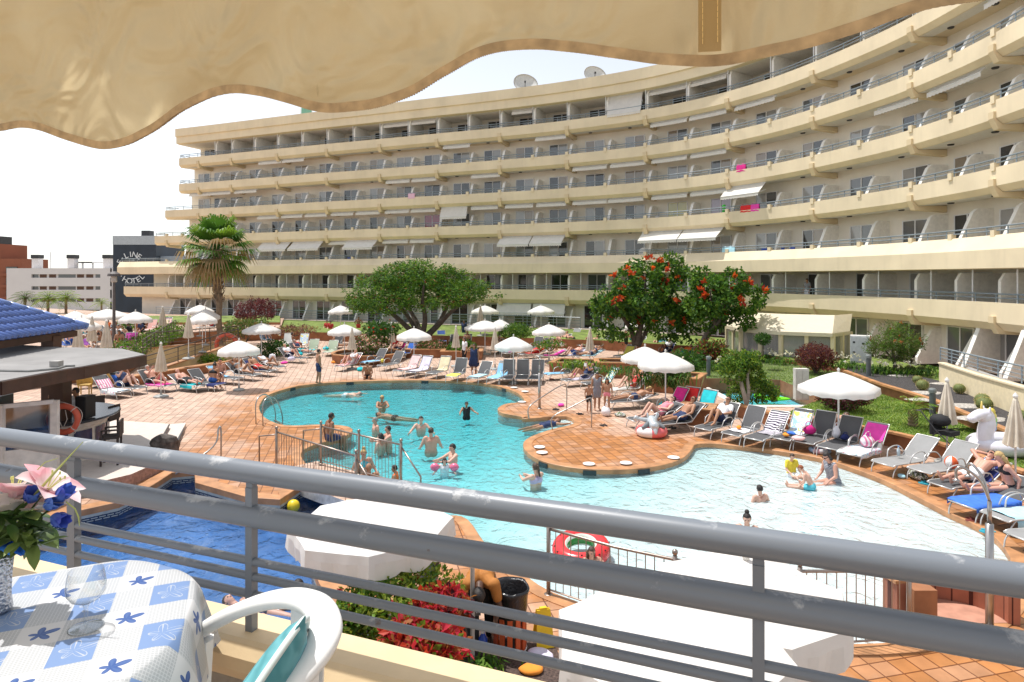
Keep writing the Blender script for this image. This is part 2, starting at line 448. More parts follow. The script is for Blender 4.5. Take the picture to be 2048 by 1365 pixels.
pin = [V(p)-V(nn)*-.012 for p, nn in offset_path(BLUEP)]
for i in range(n+1):
 us.append(acc); acc += (V(BLUEP[(i+1) % n])-V(BLUEP[i % n])).length
bb.add([(*pin[i % n], -.18) for i in range(n+1)]+[(*pin[i % n], -.30) for i in range(n+1)], [(i, i+1, n+2+i, n+1+i)[::-1] for i in range(n)])
kb = bb.build('mosaic_band', keymat(), copb)
a_ = kb.data.attributes.new('uvw', 'FLOAT_VECTOR', 'POINT')
for i in range(n+1):
 a_.data[i].vector = (us[i], .12, 0); a_.data[n+1+i].vector = (us[i], 0, 0)
b2 = MB(); b2.add([(*pin[i % n], -.02) for i in range(n+1)]+[(*pin[i % n], -.18) for i in range(n+1)], [(i, i+1, n+2+i, n+1+i)[::-1] for i in range(n)])
b2.build('pale_band', mat('pale_band', (.42,.43,.39), .6, var=.2), copb)
# skimmer openings and lids of the main pool
def near_edge(px, py):
 g_ = G(px, py).to_2d(); pa = offset_path(MAINP)
 return min(pa, key=lambda q: (V(q[0])-g_).length)
for px, py in ((590,774),(702,764),(860,761),(1005,776),(1093,925),(1174,939),(1278,938)):
 p, nn = near_edge(px, py)
 b = MB(); b.box((p[0]+nn[0]*.02, p[1]+nn[1]*.02, -.1), (.36, .03, .14), math.atan2(nn[1], nn[0])+R(90))
 b.build('skimmer_opening', mat('dark_grille', (.02,.03,.035), .5), cop)
for px, py in ((1079,897),(1084,908),(1178,931),(1252,929),(1347,918),(1044,806),(1028,777),(1050,785)):
 b = MB(); b.lathe([(.17,0),(.17,.012),(.15,.016),(.001,.017)], G(px, py, 0)+V((0,0,.038)), 18)
 b.build('skimmer_lid', mat('white_plastic', (.75,.75,.73), .45, var=.05), cop)
# ---- raised lawns and terraces
def grassmat():
 m = mat('lawn_grass', (.15, .205, .04), .9, var=.55, vscale=1.4, bump=.6, bscale=60); return m
M_grass = grassmat()
M_gravel = mat('dark_gravel', (.055,.05,.05), .95, var=.6, vscale=25, bump=.8, bscale=60)
def slab(nm, poly, z0, z1, m, wall=None):
 b = MB(); b.prism([tuple(p) for p in poly], z0, z1, bottom=False)
 # top faces material 0, sides 1
 if wall is not None:
  n_ = len(poly)
  b.m = [1]*n_+[0]*(len(b.f)-n_)
  return struct(b.build(nm, [m, wall]))
 return struct(b.build(nm, m))
# pale submerged steps in the bay between the peninsula and the round island
for k in range(3):
 b = MB(); a, c = G(1140-26*k, 835+1.0*k, -.1), G(1112-20*k, 853+1.5*k, -.1)
 if k == 0: a, c = G(1138,836,-.1), G(1140,850,-.1)
 d = (c-a).normalized(); q = V((-d.y,d.x,0)); q = q if q.x < 0 else -q
 pl = [a-q*.3, c-q*.3, c+q*.42, a+q*.42]
 b.prism([(p.x,p.y) for p in pl], -.5, -.13-.06*k); struct(b.build('pool_step', M_floor))
# ================================================================== APARTMENT BUILDING
BP = [(-53,80.3),(-43.5,76.5),(-34.1,72.8),(-21.4,67.5),(-13.4,64.3),(-7.5,61.9),(-1.5,59.5),(4.7,56.7),(10.9,53.0),(15.0,49.2),(17.7,45.3),(19.3,41.7),(20.4,38.2),(21.2,34.7),(21.5,30.8),(21.4,27.2),(21.0,23),(20.4,18)]
BC = [p.to_2d() for p in catmull([(a, b, 0) for a, b in BP], 30)]
S_ = [0.]
for i in range(1, len(BC)): S_.append(S_[-1]+(BC[i]-BC[i-1]).length)
SL = S_[-1]
import bisect
def bp(s, off=0.):
 s = max(0, min(SL-1e-4, s)); i = max(0, min(len(BC)-2, bisect.bisect_right(S_, s)-1))
 t = (s-S_[i])/(S_[i+1]-S_[i]); p = BC[i].lerp(BC[i+1], t)
 j0, j1 = max(0, i-4), min(len(BC)-1, i+5)
 d = (BC[j1]-BC[j0]).normalized(); nn = V((d.y, -d.x))
 return p+nn*off, nn, d
def s_of(px, off=0.):
 best = None; lo = 0
 k = int(SL/.1)
 for i in range(k):
  p, _, _ = bp(i*.1, off)
  q = CX+F*p.x/p.y
  if q >= px: return i*.1
 return SL
def path(s0, s1, off=0., step=.9):
 n = max(2, int((s1-s0)/step)+1)
 return [(lambda q: (tuple(q[0]), tuple(q[1])))(bp(s0+(s1-s0)*i/(n-1), off)) for i in range(n)]
FL = [.6, 3.4, 6.4, 9.4, 12.4, 15.4, 18.4]
M_cream = mat('cream_render', (.80,.675,.465), .8, var=.08, vscale=.55, bump=.05, bscale=20)
_n = M_cream.node_tree.nodes; _l = M_cream.node_tree.links   # rain streaks and patchy repainting
_mp = _n.new('ShaderNodeMapping'); _mp.inputs['Scale'].default_value = (1.6, 1.6, .3); _tc = _n.new('ShaderNodeTexCoord'); _l.new(_tc.outputs['Object'], _mp.inputs[0])
_ns = _n.new('ShaderNodeTexNoise'); _ns.inputs['Scale'].default_value = 1.6; _ns.inputs['Detail'].default_value = 5; _l.new(_mp.outputs[0], _ns.inputs['Vector'])
_mr = _n.new('ShaderNodeMapRange'); _mr.inputs[1].default_value = .25; _mr.inputs[2].default_value = .5; _mr.inputs[3].default_value = .94; _l.new(_ns.outputs['Fac'], _mr.inputs[0])
_mx = _n.new('ShaderNodeMix'); _mx.data_type = 'RGBA'; _mx.blend_type = 'MULTIPLY'; _mx.inputs[0].default_value = 1; _b = _n['Principled BSDF']
_l.new(_b.inputs['Base Color'].links[0].from_socket, _mx.inputs[6]); _l.new(_mr.outputs[0], _mx.inputs[7]); _l.new(_mx.outputs[2], _b.inputs['Base Color'])
M_yel = mat('ochre_render', (.74,.60,.38), .8, var=.10, vscale=.7)
M_wall = mat('pale_wall_render', (.82,.77,.67), .85, var=.07, vscale=.6)
M_soff = mat('soffit_white', (.80,.77,.70), .9, var=.05)
M_fin = mat('white_render', (.86,.83,.76), .8, var=.08)
M_rail = mat('blue_grey_paint', (.22,.27,.31), .4, var=.1)
M_frame = mat('white_aluminium', (.75,.75,.74), .35, var=.04)
M_canvas = mat('white_canvas', (.86,.83,.77), .8, var=.06, trans=.25, vscale=3)
M_dark = mat('dark_metal', (.03,.03,.032), .5)
M_floor_t = mat('balcony_tile', (.42,.30,.22), .8)
def glassmat(nm, curt, dark=(.02,.025,.03), amt=.5):
 m, N, L, b = nodes(nm)
 tc = N.new('ShaderNodeTexCoord'); wv = N.new('ShaderNodeTexWave'); wv.inputs['Scale'].default_value = 6; wv.inputs['Distortion'].default_value = 2.5; wv.bands_direction = 'X'
 L.new(tc.outputs['Object'], wv.inputs['Vector'])
 mx = N.new('ShaderNodeMix'); mx.data_type = 'RGBA'; mx.inputs[6].default_value = (*[c*.6 for c in curt], 1); mx.inputs[7].default_value = (*curt, 1)
 L.new(wv.outputs['Fac'], mx.inputs[0]); L.new(mx.outputs[2], b.inputs['Base Color'])
 b.inputs['Roughness'].default_value = .08; b.inputs['Specular IOR Level'].default_value = .8; b.inputs['Coat Weight'].default_value = .6; b.inputs['Coat Roughness'].default_value = .03
 return m
GLS = [glassmat('curtained_glass', (.40,.40,.39)), glassmat('grey_glass', (.13,.14,.15)), glassmat('dark_glass', (.028,.03,.032)), glassmat('warm_curtain_glass', (.33,.27,.2)), glassmat('lilac_curtain_glass', (.42,.35,.45)), glassmat('yellow_curtain_glass', (.55,.5,.18)), glassmat('crimson_curtain_glass', (.33,.04,.11))]
LOBL = 'long curved cream apartment block with seven balcony storeys around the pools'
bld = thing('apartment_building', LOBL, 'apartment building', (0,0,0))
DW = -2.0
s_left = {0: s_of(262), 1: s_of(247), 2: s_of(240), 3: s_of(308), 4: s_of(330), 5: s_of(357), 6: s_of(357)}
sw = {0: s_of(290, -2), 1: s_of(300, -2), 2: s_of(372, -2), 3: s_of(378, -2), 4: s_of(383, -2), 5: s_of(388, -2), 6: s_of(388, -2)}
s_roof = s_of(355)
# walls storey by storey
for k in range(7):
 dw = {0: -1.6, 1: -2.5, 6: -2.9}.get(k, -2.0)
 z1 = FL[k+1]-.3 if k < 6 else 20.72
 b = MB(); pa = path(sw[k], SL)
 b.sweep(pa, [(dw, FL[k]-.02), (dw, z1), (-13, z1), (-13, FL[k]-.02)])
 b.build('storey_wall', M_wall, bld)
# floor slabs + parapets
for k in range(1, 7):
 f = FL[k]; pa = path(s_left[k], SL)
 b = MB()
 if k == 2: prof = [(0,f+.68),(.42,f+.02),(.42,f-.80),(.0,f-.84),(-2.6,f-.3),(-2.6,f),(-.2,f),(-.2,f+.68)]
 elif k == 1: prof = [(0,f+.68),(0,f-.22),(-.35,f-.58),(-2.2,f-.58),(-2.6,f-.3),(-2.6,f),(-.15,f),(-.15,f+.68)]
 elif k == 6: prof = [(0,f+.68),(0,f-.14),(-.3,f-.40),(-3.4,f-.3),(-3.4,f),(-.15,f),(-.15,f+.68)]
 else: prof = [(0,f+.68),(0,f-.14),(-.3,f-.40),(-2.5,f-.3),(-2.5,f),(-.15,f),(-.15,f+.68)]
 b.sweep(pa, prof)
 # material: soffit strip white
 b.build('balcony_parapet', [M_cream], bld)
 s = MB(); lo = -2.0 if k != 6 else -2.0
 if k not in (1, 2):
  s.sweep(path(s_left[k]+.3, SL), [(-.36,f-.404),(-.36,f-.412),(lo,f-.33),(lo,f-.322)]); s.build('soffit', M_soff, bld)
 r = MB()
 for zz, rr in ((f+.88,.028),(f+1.06,.034)):
  r.tube([(p[0]+n_[0]*-.07, p[1]+n_[1]*-.07, zz) for p, n_ in path(s_left[k]+.1, SL)], rr, 6)
 ss = s_left[k]+.2
 while ss < SL:
  p, _, _ = bp(ss, -.07); r.box((p.x, p.y, f+.86), (.03, .05, .4)); ss += 1.32
 e, _, _ = bp(s_left[k]+.1, -.07); e2, _, _ = bp(s_left[k]+.1, -1.8)
 for zz in (f+.88, f+1.06): r.tube([(e.x,e.y,zz),(e2.x,e2.y,zz)], .03, 6)
 r.build('balcony_railing', M_rail, bld)
# roof fascia
b = MB(); b.sweep(path(s_roof, SL), [(.35,22.45),(.35,21.55),(.2,21.5),(.2,20.75),(-.2,20.7),(-13,20.7),(-13,22.3),(-.3,22.3),(-.3,22.5),(.1,22.5)])
b.build('roof', M_cream, bld)
s = MB(); s.sweep(path(s_roof+.4, SL), [(-.25,20.695),(-.25,20.685),(-2.9,20.685),(-2.9,20.695)]); s.build('soffit', M_soff, bld)
# brackets under the parapets
bays = [s_of(x) for x in (460,553,652,757.5,872,998,1132,1288,1453,1622,1820)]
d_ = bays[-1]-bays[-2]
bays = [bays[0]-2*4.95, bays[0]-4.95]+bays
while bays[-1]+5.6 < SL: bays.append(bays[-1]+5.6)
half = []
for i in range(len(bays)-1): half += [bays[i], (bays[i]+bays[i+1])/2]
half.append(bays[-1])
bk = None
def bracket_mesh(zt):
 b = MB(); w_ = .17
 # profile in (y=outward, z): fin on the face + cantilever beam
 def ext(poly, ww):
  vs = [(-ww, o, z) for o, z in poly]+[(ww, o, z) for o, z in poly]; n_ = len(poly)
  b.add(vs, [tuple(range(n_)), tuple(range(2*n_-1, n_-1, -1))]+[(i, n_+i, n_+(i+1) % n_, (i+1) % n_)[::-1] for i in range(n_)])
 ext([(.12,.16),(.12,-.14),(-.12,-.62),(-1.98,-.72),(-1.98,-.36),(-.28,-.42),(0,-.16),(0,.16)], w_)
 return b
proto = None
for k in (6, 5, 4, 3, 2, 1):
 for s0 in bays:
  if s0 < s_left[k]+1 or (k == 2):
   if k == 2: continue
   continue
  p, nn, d = bp(s0, 0)
  if proto is None:
   proto = bracket_mesh(0).build('bracket', M_yel, bld).data
   o = bld.children[-1] if False else [c for c in bld.children if c.data == proto][0]
  else: o = link('bracket', proto, bld)
  z = FL[k]-(.1 if k == 1 else 0)
  o.location = (p.x, p.y, z); o.rotation_euler.z = math.atan2(nn.y, nn.x)-R(90)
# posts on the parapets at each half bay, one part per storey
ppm = None
for k in (2, 3, 4, 5):
 for s0 in half:
  p, nn, d = bp(s0, -.06)
  if s0 < s_left[k]+1 or (k > 3 and CX+F*p.x/p.y < 900): continue
  if ppm is None: b = MB(); b.box((0, 0, .72), (.26, .24, .36)); o = b.build('parapet_post', M_cream, bld); ppm = o.data
  else: o = link('parapet_post', ppm, bld)
  o.location = (p.x, p.y, FL[k]); o.rotation_euler.z = math.atan2(d.y, d.x)
# dividing fins between the apartments
def fin_mesh(h, dep, slant, top, th=.09):
 poly = [(-dep, 0), (-.22, 0), (-.22, .35), (-.22-slant, h-.18), (-.45-slant, h), (-dep, h)] if slant else [(-dep, 0), (-.18, 0), (-.18, h-.35), (-.4, h), (-dep, h)]
 b = MB(); n_ = len(poly); vs = [(-th, o, z) for o, z in poly]+[(th, o, z) for o, z in poly]
 b.add(vs, [tuple(range(n_)), tuple(range(2*n_-1, n_-1, -1))]+[(i, n_+i, n_+(i+1) % n_, (i+1) % n_)[::-1] for i in range(n_)])
 return b
todo = []
for k in range(7):
 for s0 in half:
  if s0 < sw[k]+5.2 and k > 2: continue
  if s0 < sw[k]+2: continue
  p, nn, d = bp(s0+.12, 0); px = CX+F*p.x/p.y
  if px > 2300 or p.y < 20: continue
  todo.append((p.y, k, p, nn))
todo.sort(key=lambda t: t[0])
fm = {}
rest = MB()
for q, (_, k, p, nn) in enumerate(todo):
 kk = 'm' if k in (3,4,5) else k
 if kk not in fm:
  fm[kk] = {2: fin_mesh(2.15, 2.02, .75, 0, .11), 'm': fin_mesh(1.8, 2.02, .6, 0, .11), 0: fin_mesh(1.9, 1.7, .8, 0), 1: fin_mesh(2.0, 2.6, 0, 0), 6: fin_mesh(2.28, 2.95, 0, 0)}[kk]
 rz = math.atan2(nn.y, nn.x)-R(90); loc = V((p.x, p.y, FL[k]))
 if q < 98:
  key = ('d', kk)
  if key not in fm:
   o = fm[kk].build('divider', M_fin, bld); fm[key] = o.data
  else: o = link('divider', fm[key], bld)
  o.location = loc; o.rotation_euler.z = rz
 else:
  Mx = Matrix.Translation(loc) @ Matrix.Rotation(rz, 4, 'Z')
  rest.add([Mx @ V(v) for v in fm[kk].v], fm[kk].f)
rest.build('divider', M_fin, bld, kind='stuff')
# sliding windows
def window_mb(w_, h_):
 b = MB(); t = .05
 for x in (-w_/2, -.0, w_/2): b.box((x, -.05, h_/2), (t+.02, .1, h_))
 for z in (.03, h_-.03): b.box((0, -.05, z), (w_, .096, t))
 g_ = MB();
 for a in (-1, 1): g_.box((a*w_/4, -.06, h_/2), (w_/2-t, .02, h_-.1), mi=0 if a < 0 else 1)
 return b, g_
wins = []
for k in range(7):
 dw = {0: -1.6, 1: -2.5, 6: -2.9}.get(k, -2.0)
 cen = [(half[i]+half[i+1])/2+.1 for i in range(len(half)-1)]
 for s0 in cen:
  if s0 < sw[k]+.9: continue
  p, nn, d = bp(s0, dw); px = CX+F*p.x/p.y
  if px > 2150 or p.y < 24: continue
  vis = (px > 500 or k > 3)
  wins.append((p.y+(0 if vis else 60)+(8 if k == 0 else 0), k, p, nn))
wins.sort(key=lambda t: t[0])
wr = random.Random(4)
wf, wg = window_mb(1.75, 2.05); fme = None; restf = MB(); restg = {}
gme = {}
for q, (_, k, p, nn) in enumerate(wins):
 rz = math.atan2(nn.y, nn.x)+R(90); loc = V((p.x, p.y, FL[k]+.02))
 c1 = wr.choices(range(4), [5, 3, 3, 2])[0]; c2 = wr.choices(range(4), [4, 4, 4, 2])[0]
 if k in (0, 1): c1 = wr.choice([1,2,2,0]); c2 = wr.choice([2,2,1,0])
 if k == 6: c1, c2 = 2, wr.choice([2,1])
 px = CX+F*p.x/p.y
 if k == 3 and 1320 < px < 1400: c1 = c2 = 5
 if k == 3 and 1420 < px < 1465: c1 = c2 = 4
 if k == 3 and 840 < px < 885: c1 = c2 = 6
 if q < 96:
  if fme is None: o = wf.build('window', M_frame, bld); fme = o.data
  else: o = link('window', fme, bld)
  o.location = loc; o.rotation_euler.z = rz
  if (c1, c2) not in gme:
   g_ = wg.build('pane', [GLS[c1], GLS[c2]], o); gme[(c1, c2)] = g_.data
  else: link('pane', gme[(c1, c2)], o)
 else:
  Mx = Matrix.Translation(loc) @ Matrix.Rotation(rz, 4, 'Z')
  restf.add([Mx @ V(v) for v in wf.v], wf.f, 0)
  o_ = len(restf.v); restf.v += [tuple(Mx @ V(v)) for v in wg.v]; restf.f += [tuple(i+o_ for i in f) for f in wg.f]
  restf.m += [1+(c1 if m_ == 0 else c2) for m_ in wg.m]
restf.build('window', [M_frame]+GLS, bld, kind='stuff')
# ceiling lamps under the soffits
lm = None; cnt = 0
for k in (3, 4, 5, 6):
 for i in range(len(half)-1):
  s0 = (half[i]+half[i+1])/2; p, nn, d = bp(s0, -1.1); px = CX+F*p.x/p.y
  if px < 700 or px > 2080 or p.y < 24: continue
  if lm is None:
   b = MB(); b.lathe([(.001,-.02),(.14,-.02),(.16,.02),(.16,.06)], (0,0,0), 10); o = b.build('ceiling_lamp', M_dark, bld); lm = o.data
  else: o = link('ceiling_lamp', lm, bld)
  o.location = (p.x, p.y, FL[k]-.42); cnt += 1
# top-storey and first-storey slim posts
spm = None
for k in (1, 6):
 for i, s0 in enumerate(half):
  if s0 < sw[k]+4: continue
  p, nn, d = bp(s0+(.0 if k == 6 else 1.3), -.12)
  if spm is None: b = MB(); b.tube([(0,0,.6),(0,0,2.35)], .035, 6); o = b.build('support_pole', M_frame, bld); spm = o.data
  else: o = link('support_pole', spm, bld)
  o.location = (p.x, p.y, FL[k])
# awnings
def awning(x0, x1, k, ext, drop=None):
 s0, s1 = s_of(x0), s_of(x1)
 if s1-s0 < .3: return
 n_ = 14; b = MB(); top = FL[k+1]-.45 if k < 6 else 20.6
 if k == 0: top = FL[1]-.7
 off0 = -.42; ptsA = []; ptsB = []; ptsC = []
 e = .22 if not ext else ext; dz = (.16 if not ext else .75) if drop is None else drop
 if not ext: off0 -= .15
 if k == 1: off0 = -.3
 m_ = n_*2
 for i in range(m_+1):
  s_ = s0+(s1-s0)*i/m_
  a, nn, d = bp(s_, off0); c = a+nn*e
  sc_ = .05*abs(math.sin(math.pi*i/2))
  ptsA.append((a.x, a.y, top)); ptsB.append((c.x, c.y, top-dz)); ptsC.append((c.x+nn.x*.01, c.y+nn.y*.01, top-dz-.24+sc_))
 k_ = m_+1
 b.add(ptsA+ptsB+ptsC, [(i, i+1, k_+i+1, k_+i) for i in range(m_)]+[(k_+i, k_+i+1, 2*k_+i+1, 2*k_+i) for i in range(m_)])
 o = b.build('awning', M_canvas, bld)
 f_ = MB(); f_.tube(ptsB, .03, 6); f_.tube([(p[0],p[1],p[2]+.03) for p in ptsA], .05, 6)
 if ext:
  for A_, B_ in ((ptsA[0], ptsB[0]), (ptsA[-1], ptsB[-1])): f_.tube([(A_[0],A_[1],A_[2]-.5), B_], .025, 6)
 f_.build('awning_frame', M_frame, o)
AW = {6: [(757,811,0),(811,866,0),(1020,1060,0),(1213,1279,.5),(1290,1368,0),(1370,1447,0)],
 5: [(511,556,0),(558,603,0),(882,935,0),(1066,1128,0),(1295,1368,0),(1372,1446,0),(1462,1540,0),(1950,2046,0)],
 4: [(372,455,0),(462,507,0),(767,815,0),(818,868,0),(938,996,0),(1140,1210,0),(1215,1287,0),(1297,1369,0),(1375,1447,0),(1736,1822,0),(1840,1944,0)],
 3: [(508,552,0),(556,600,0),(604,648,0),(657,702,0),(706,755,0),(764,813,0),(816,866,0),(877,930,.3),(938,992,0),(1005,1061,0),(1068,1128,0),(1140,1209,0),(1212,1283,0),(1297,1369,0),(1374,1443,0),(1446,1522,.8)],
 2: [(518,575,.9),(580,640,.9),(652,690,0),(690,749,1.0),(760,812,0),(814,863,0),(997,1060,1.),(1062,1125,1.),(1279,1358,1.),(1360,1440,1.)],
 1: [(459,513,0)], 0: [(990,1058,.3),(1062,1125,.3)]}
for k, l in AW.items():
 for x0, x1, e in l: awning(x0, x1, k, e, drop=1.55 if (k == 6 and e) else (.95 if (k == 3 and e == .3) else None))
# satellite dishes and a green roof hoarding: things of their own on the roof
def dish(px, py, w_px, lab):
 s0 = s_of(px); p, nn, d = bp(s0, -1.6); sc_ = w_px/F*p.y/2
 t = thing('satellite_dish', lab, 'satellite dish', (p.x, p.y, 22.3), 0, 'satellite dishes on the roof')
 b = MB(); prof = [(sc_*i/6, .32*sc_*(i/6)**2) for i in range(7)]
 prof[0] = (.01, 0)
 b.lathe(prof+[(sc_*.98, .32*sc_+.03)]+[(r, z+.04) for r, z in prof[::-1]], (0,0,0), 24)
 d1 = b.build('reflector', mat('dish_grey', (.55,.55,.53), .6), t, True); d1.location = (0,-.3,sc_*.62); d1.rotation_euler = (R(62),0,R(12))
 b = MB(); b.tube([(0,.2,-.1),(0,.1,sc_*.5)], .07, 8); b.tube([(0,.1,.1),(.3,.7,-.02)], .05, 6); b.build('mast', M_frame, t)
 b = MB(); b.tube([(0,-.6,sc_*.3),(0,-1.1,sc_*.75)], .03, 6); b.box((0,-1.1,sc_*.78),(.14,.14,.16)); b.build('receiver', M_dark, t)
dish(1036, 180, 50, 'grey satellite dish on the roof further left, seen mostly from the back')
dish(1172, 160, 46, 'grey satellite dish on the roof further right, with dark receiver arm')
p, nn, d = bp(s_of(574), -3)
t = thing('roof_hoarding', 'pale green netted frame standing on the roof behind the awning edge', 'hoarding', (p.x,p.y,22.3), math.atan2(d.y,d.x))
b = MB(); b.box((0,0,1.0),(1.4,.05,1.7)); b.build('net_panel', mat('green_net', (.25,.5,.4), .8, trans=.3), t)
b = MB();
for x in (-.8,.8,1.5): b.box((x,0,.9),(.06,.06,1.9))
b.tube([(.8,0,.2),(1.5,0,1.7)],.03,6); b.build('frame', M_frame, t)
# lawn band in front of the building
fr = gl([(560,663),(640,665),(700,667),(800,669),(900,672),(1050,676),(1200,681),(1280,686),(1380,692),(1480,704),(1600,722),(1680,735),(1780,762),(1880,800)], .7)
back = [tuple(bp(s, .6)[0]) for s in [s_of(560)+(s_of(1900)-s_of(560))*i/40 for i in range(41)]]
slab('lawn', [tuple(p) for p in fr]+back[::-1], -.3, .7, M_grass, M_brown)
# ================================================================== terraces, ramps, planters, garden on the right
M_upper = tiles('upper_paving', (.50,.345,.255), (.42,.2,.09), (.4,.34,.3), .3, 20)
bk_ = [tuple(bp(s, .6)[0]) for s in [s_of(300)+(s_of(575)-s_of(300))*i/12 for i in range(13)]]
slab('upper_terrace', [(-75,15),(-27,22),(-20.3,33.4),(-26.3,49.5)]+[tuple(G(560,663,.7).to_2d())]+bk_[::-1]+[(-75,95)], -.3, .9, M_upper, M_brown)
# grass strip along the far edge of the upper terrace
st = [G(x, 650, .9).to_2d() for x in (255,330,430,560)]
stb = [G(x, 636, .9).to_2d() for x in (560,430,330,255)]
slab('lawn_strip', st+stb, .9, 1.12, M_grass, M_brown)
def wallrun(name, pts, thick, zb, zt, m, label=None, cat='wall', capm=None):
 """pts plan polyline; zb, zt lists of bottom / top heights"""
 b = MB(); pa = offset_path(pts, closed=False); n_ = len(pts)
 for i in range(n_-1):
  (p, a), (q, c) = pa[i], pa[i+1]; h = thick/2
  vs = []
  for (pp, nn_, j) in ((p, a, i), (q, c, i+1)):
   vs += [(pp[0]+nn_[0]*h, pp[1]+nn_[1]*h, zb[j]), (pp[0]-nn_[0]*h, pp[1]-nn_[1]*h, zb[j]), (pp[0]-nn_[0]*h, pp[1]-nn_[1]*h, zt[j]), (pp[0]+nn_[0]*h, pp[1]+nn_[1]*h, zt[j])]
  b.add(vs, [(0,4,5,1),(1,5,6,2),(2,6,7,3),(3,7,4,0)]+([(0,1,2,3)] if i == 0 else [])+([(4,7,6,5)] if i == n_-2 else []))
 if capm is None:
  o = b.build(name, m)
  if label: tag(o, label, cat)
  return o
 t = thing(name, label, cat); b.build('wall_body', m, t)
 c_ = MB()
 for i in range(n_-1): c_.beam((*pts[i], zt[i]+.03), (*pts[i+1], zt[i+1]+.03), thick+.1, .06)
 c_.build('coping', capm, t); return t
def railing(name, pts, label, cat='railing', h=1.0, rows=3, m=None, post=1.6, r=.025, group=None):
 m = m or MC['blue_grey_paint']
 t = thing(name, label, cat, (0,0,0), 0, group)
 b = MB(); b.tube(pts, r*1.3, 6); b.build('handrail', m, t)
 b = MB()
 for j in range(rows): b.tube([(p[0],p[1],p[2]-h*(j+1)/(rows+1)) for p in pts], r*.6, 5)
 b.build('rail_bars', m, t)
 for i in range(len(pts)-1):
  a, c = V(pts[i]), V(pts[i+1]); k = max(1, int((c-a).length/post+.5))
  for j in range(k+(1 if i == len(pts)-2 else 0)):
   p = a.lerp(c, j/k); b = MB(); b.tube([p, (p.x,p.y,p.z-h)], r, 6); b.build('post', m, t)
 return t
M_rwall = mat('yellow_ramp_wall', (.60,.47,.25), .85, var=.12, vscale=1.5)
M_railb = mat('brown_rail_paint', (.09,.075,.06), .45)
# lower ramp rising to the right, behind the left row of sunbeds
A, B = G(262,772), G(468,722);
wallrun('ramp_wall', [tuple(A.to_2d()), tuple(B.to_2d())], .2, [0,0], [.35,1.05], M_rwall, 'lower yellow ramp wall behind the left row of sunbeds', capm=M_cope)
A2, B2 = A+V((.1,.5,1.25)), B+V((.1,.4,1.95))
railing('ramp_railing', [tuple(A2), tuple(B2)], 'dark railing of the lower ramp behind the closed parasol', h=.95, m=M_railb)
A, B = G(300,728), G(440,690)
A = V((-21.5,37.5,0)); B = V((-19.0,45.5,0))
wallrun('ramp_wall', [tuple(A.to_2d()), tuple(B.to_2d())], .2, [-.1,-.1], [1.0,.75], M_rwall, 'upper yellow ramp wall beside the fan palm trunk', capm=M_cope)
railing('ramp_railing', [(A.x-.1,A.y+.3,1.9),(B.x-.1,B.y+.2,1.75)], 'dark railing of the upper ramp left of the palm trunk', h=.9, m=M_railb)
railing('ramp_railing', [(-19.5,33.8,1.9),(-26.0,49.5,1.9)], 'dark railing along the hedge at the edge of the upper terrace', h=.9, m=M_railb)
railing('ramp_railing', [tuple(G(432,662,0)+V((0,0,.0))+V((0,0,1.0))), tuple(G(545,664,0)+V((0,0,1.0)))], 'grey railing behind the parasol row between palm and plum tree', h=.9)
a0 = G(556,660,.7);
railing('garden_railing', [tuple(bp(s, 1.2)[0])+(1.75,) for s in [s_of(330)+(s_of(1170)-s_of(330))*i/20 for i in range(21)]], 'long grey railing along the lawn in front of the ground floor flats', h=1.0, post=2.0)
# low brown planter wall under the left sunbed row
pw = [G(x, y).to_2d() for x, y in ((205,778),(262,772),(330,760),(430,743),(480,735))]
wallrun('planter_wall', [tuple(p) for p in pw], .35, [0]*5, [.42]*5, M_brown, 'low brown planter wall behind the left sunbed row', capm=M_cope)
# island planters on the far deck
def planter(px, py, w, d, h, rz, label, shape='box'):
 g_ = G(px, py); t = thing('planter', label, 'planter', g_, rz)
 b = MB()
 if shape == 'box':
  for a_, c_, s_ in (((0,-d/2,h/2),(w,.2,h),0),((0,d/2,h/2),(w,.2,h),0),((-w/2+.1,0,h/2),(.196,d-.21,h-.004),0),((w/2-.1,0,h/2),(.196,d-.21,h-.004),0)): b.box(a_, c_)
 else:
  b.lathe([(w/2,0),(w/2+.04,h*.4),(w/2+.08,h),(w/2-.14,h),(w/2-.16,h-.12)], (0,0,0), 28, cap=False)
 b.build('wall_body', M_brown, t)
 s = MB()
 if shape == 'box': s.box((0,0,h-.12),(w-.25,d-.25,.06))
 else: s.lathe([(w/2-.14,h-.12),(.01,h-.09)],(0,0,0),20)
 s.build('soil', mat('dark_soil', (.06,.045,.035), .95, var=.4, vscale=15), t)
 c = MB()
 if shape == 'box':
  for a_, s_ in (((0,-d/2,h+.03),(w+.08,.28,.06)),((0,d/2,h+.03),(w+.08,.28,.06)),((-w/2+.1,0,h+.028),(.28,d-.29,.056)),((w/2-.1,0,h+.028),(.28,d-.29,.056))): c.box(a_, s_)
 else: c.lathe([(w/2+.1,h+.003),(w/2+.1,h+.06),(w/2-.14,h+.06),(w/2-.14,h+.003)],(0,0,0),28,cap=False)
 c.build('coping', M_cope, t)
 return t
planter(735,722,4.2,3.2,.5,0,'round brown planter of pink oleander behind the closed parasol','round')
planter(862,712,3.0,2.0,.5,0,'brown planter of flowering shrubs behind the white parasol')
planter(925,716,2.6,2.0,.5,0,'brown planter of green shrubs behind the woman in navy')
planter(1155,742,2.7,1.7,.5,R(-20),'angled brown planter of strappy leaves behind the reading woman')
planter(1258,752,3.6,1.6,.75,R(-5),'long brown planter under the left of the twin parasols')
planter(1338,780,3.0,1.7,.7,R(-28),'brown planter of strappy leaves and white flowers under the twin parasols')
planter(1395,845,1.2,1.0,.55,R(-25),'small brown planter block behind the man in dark trunks')
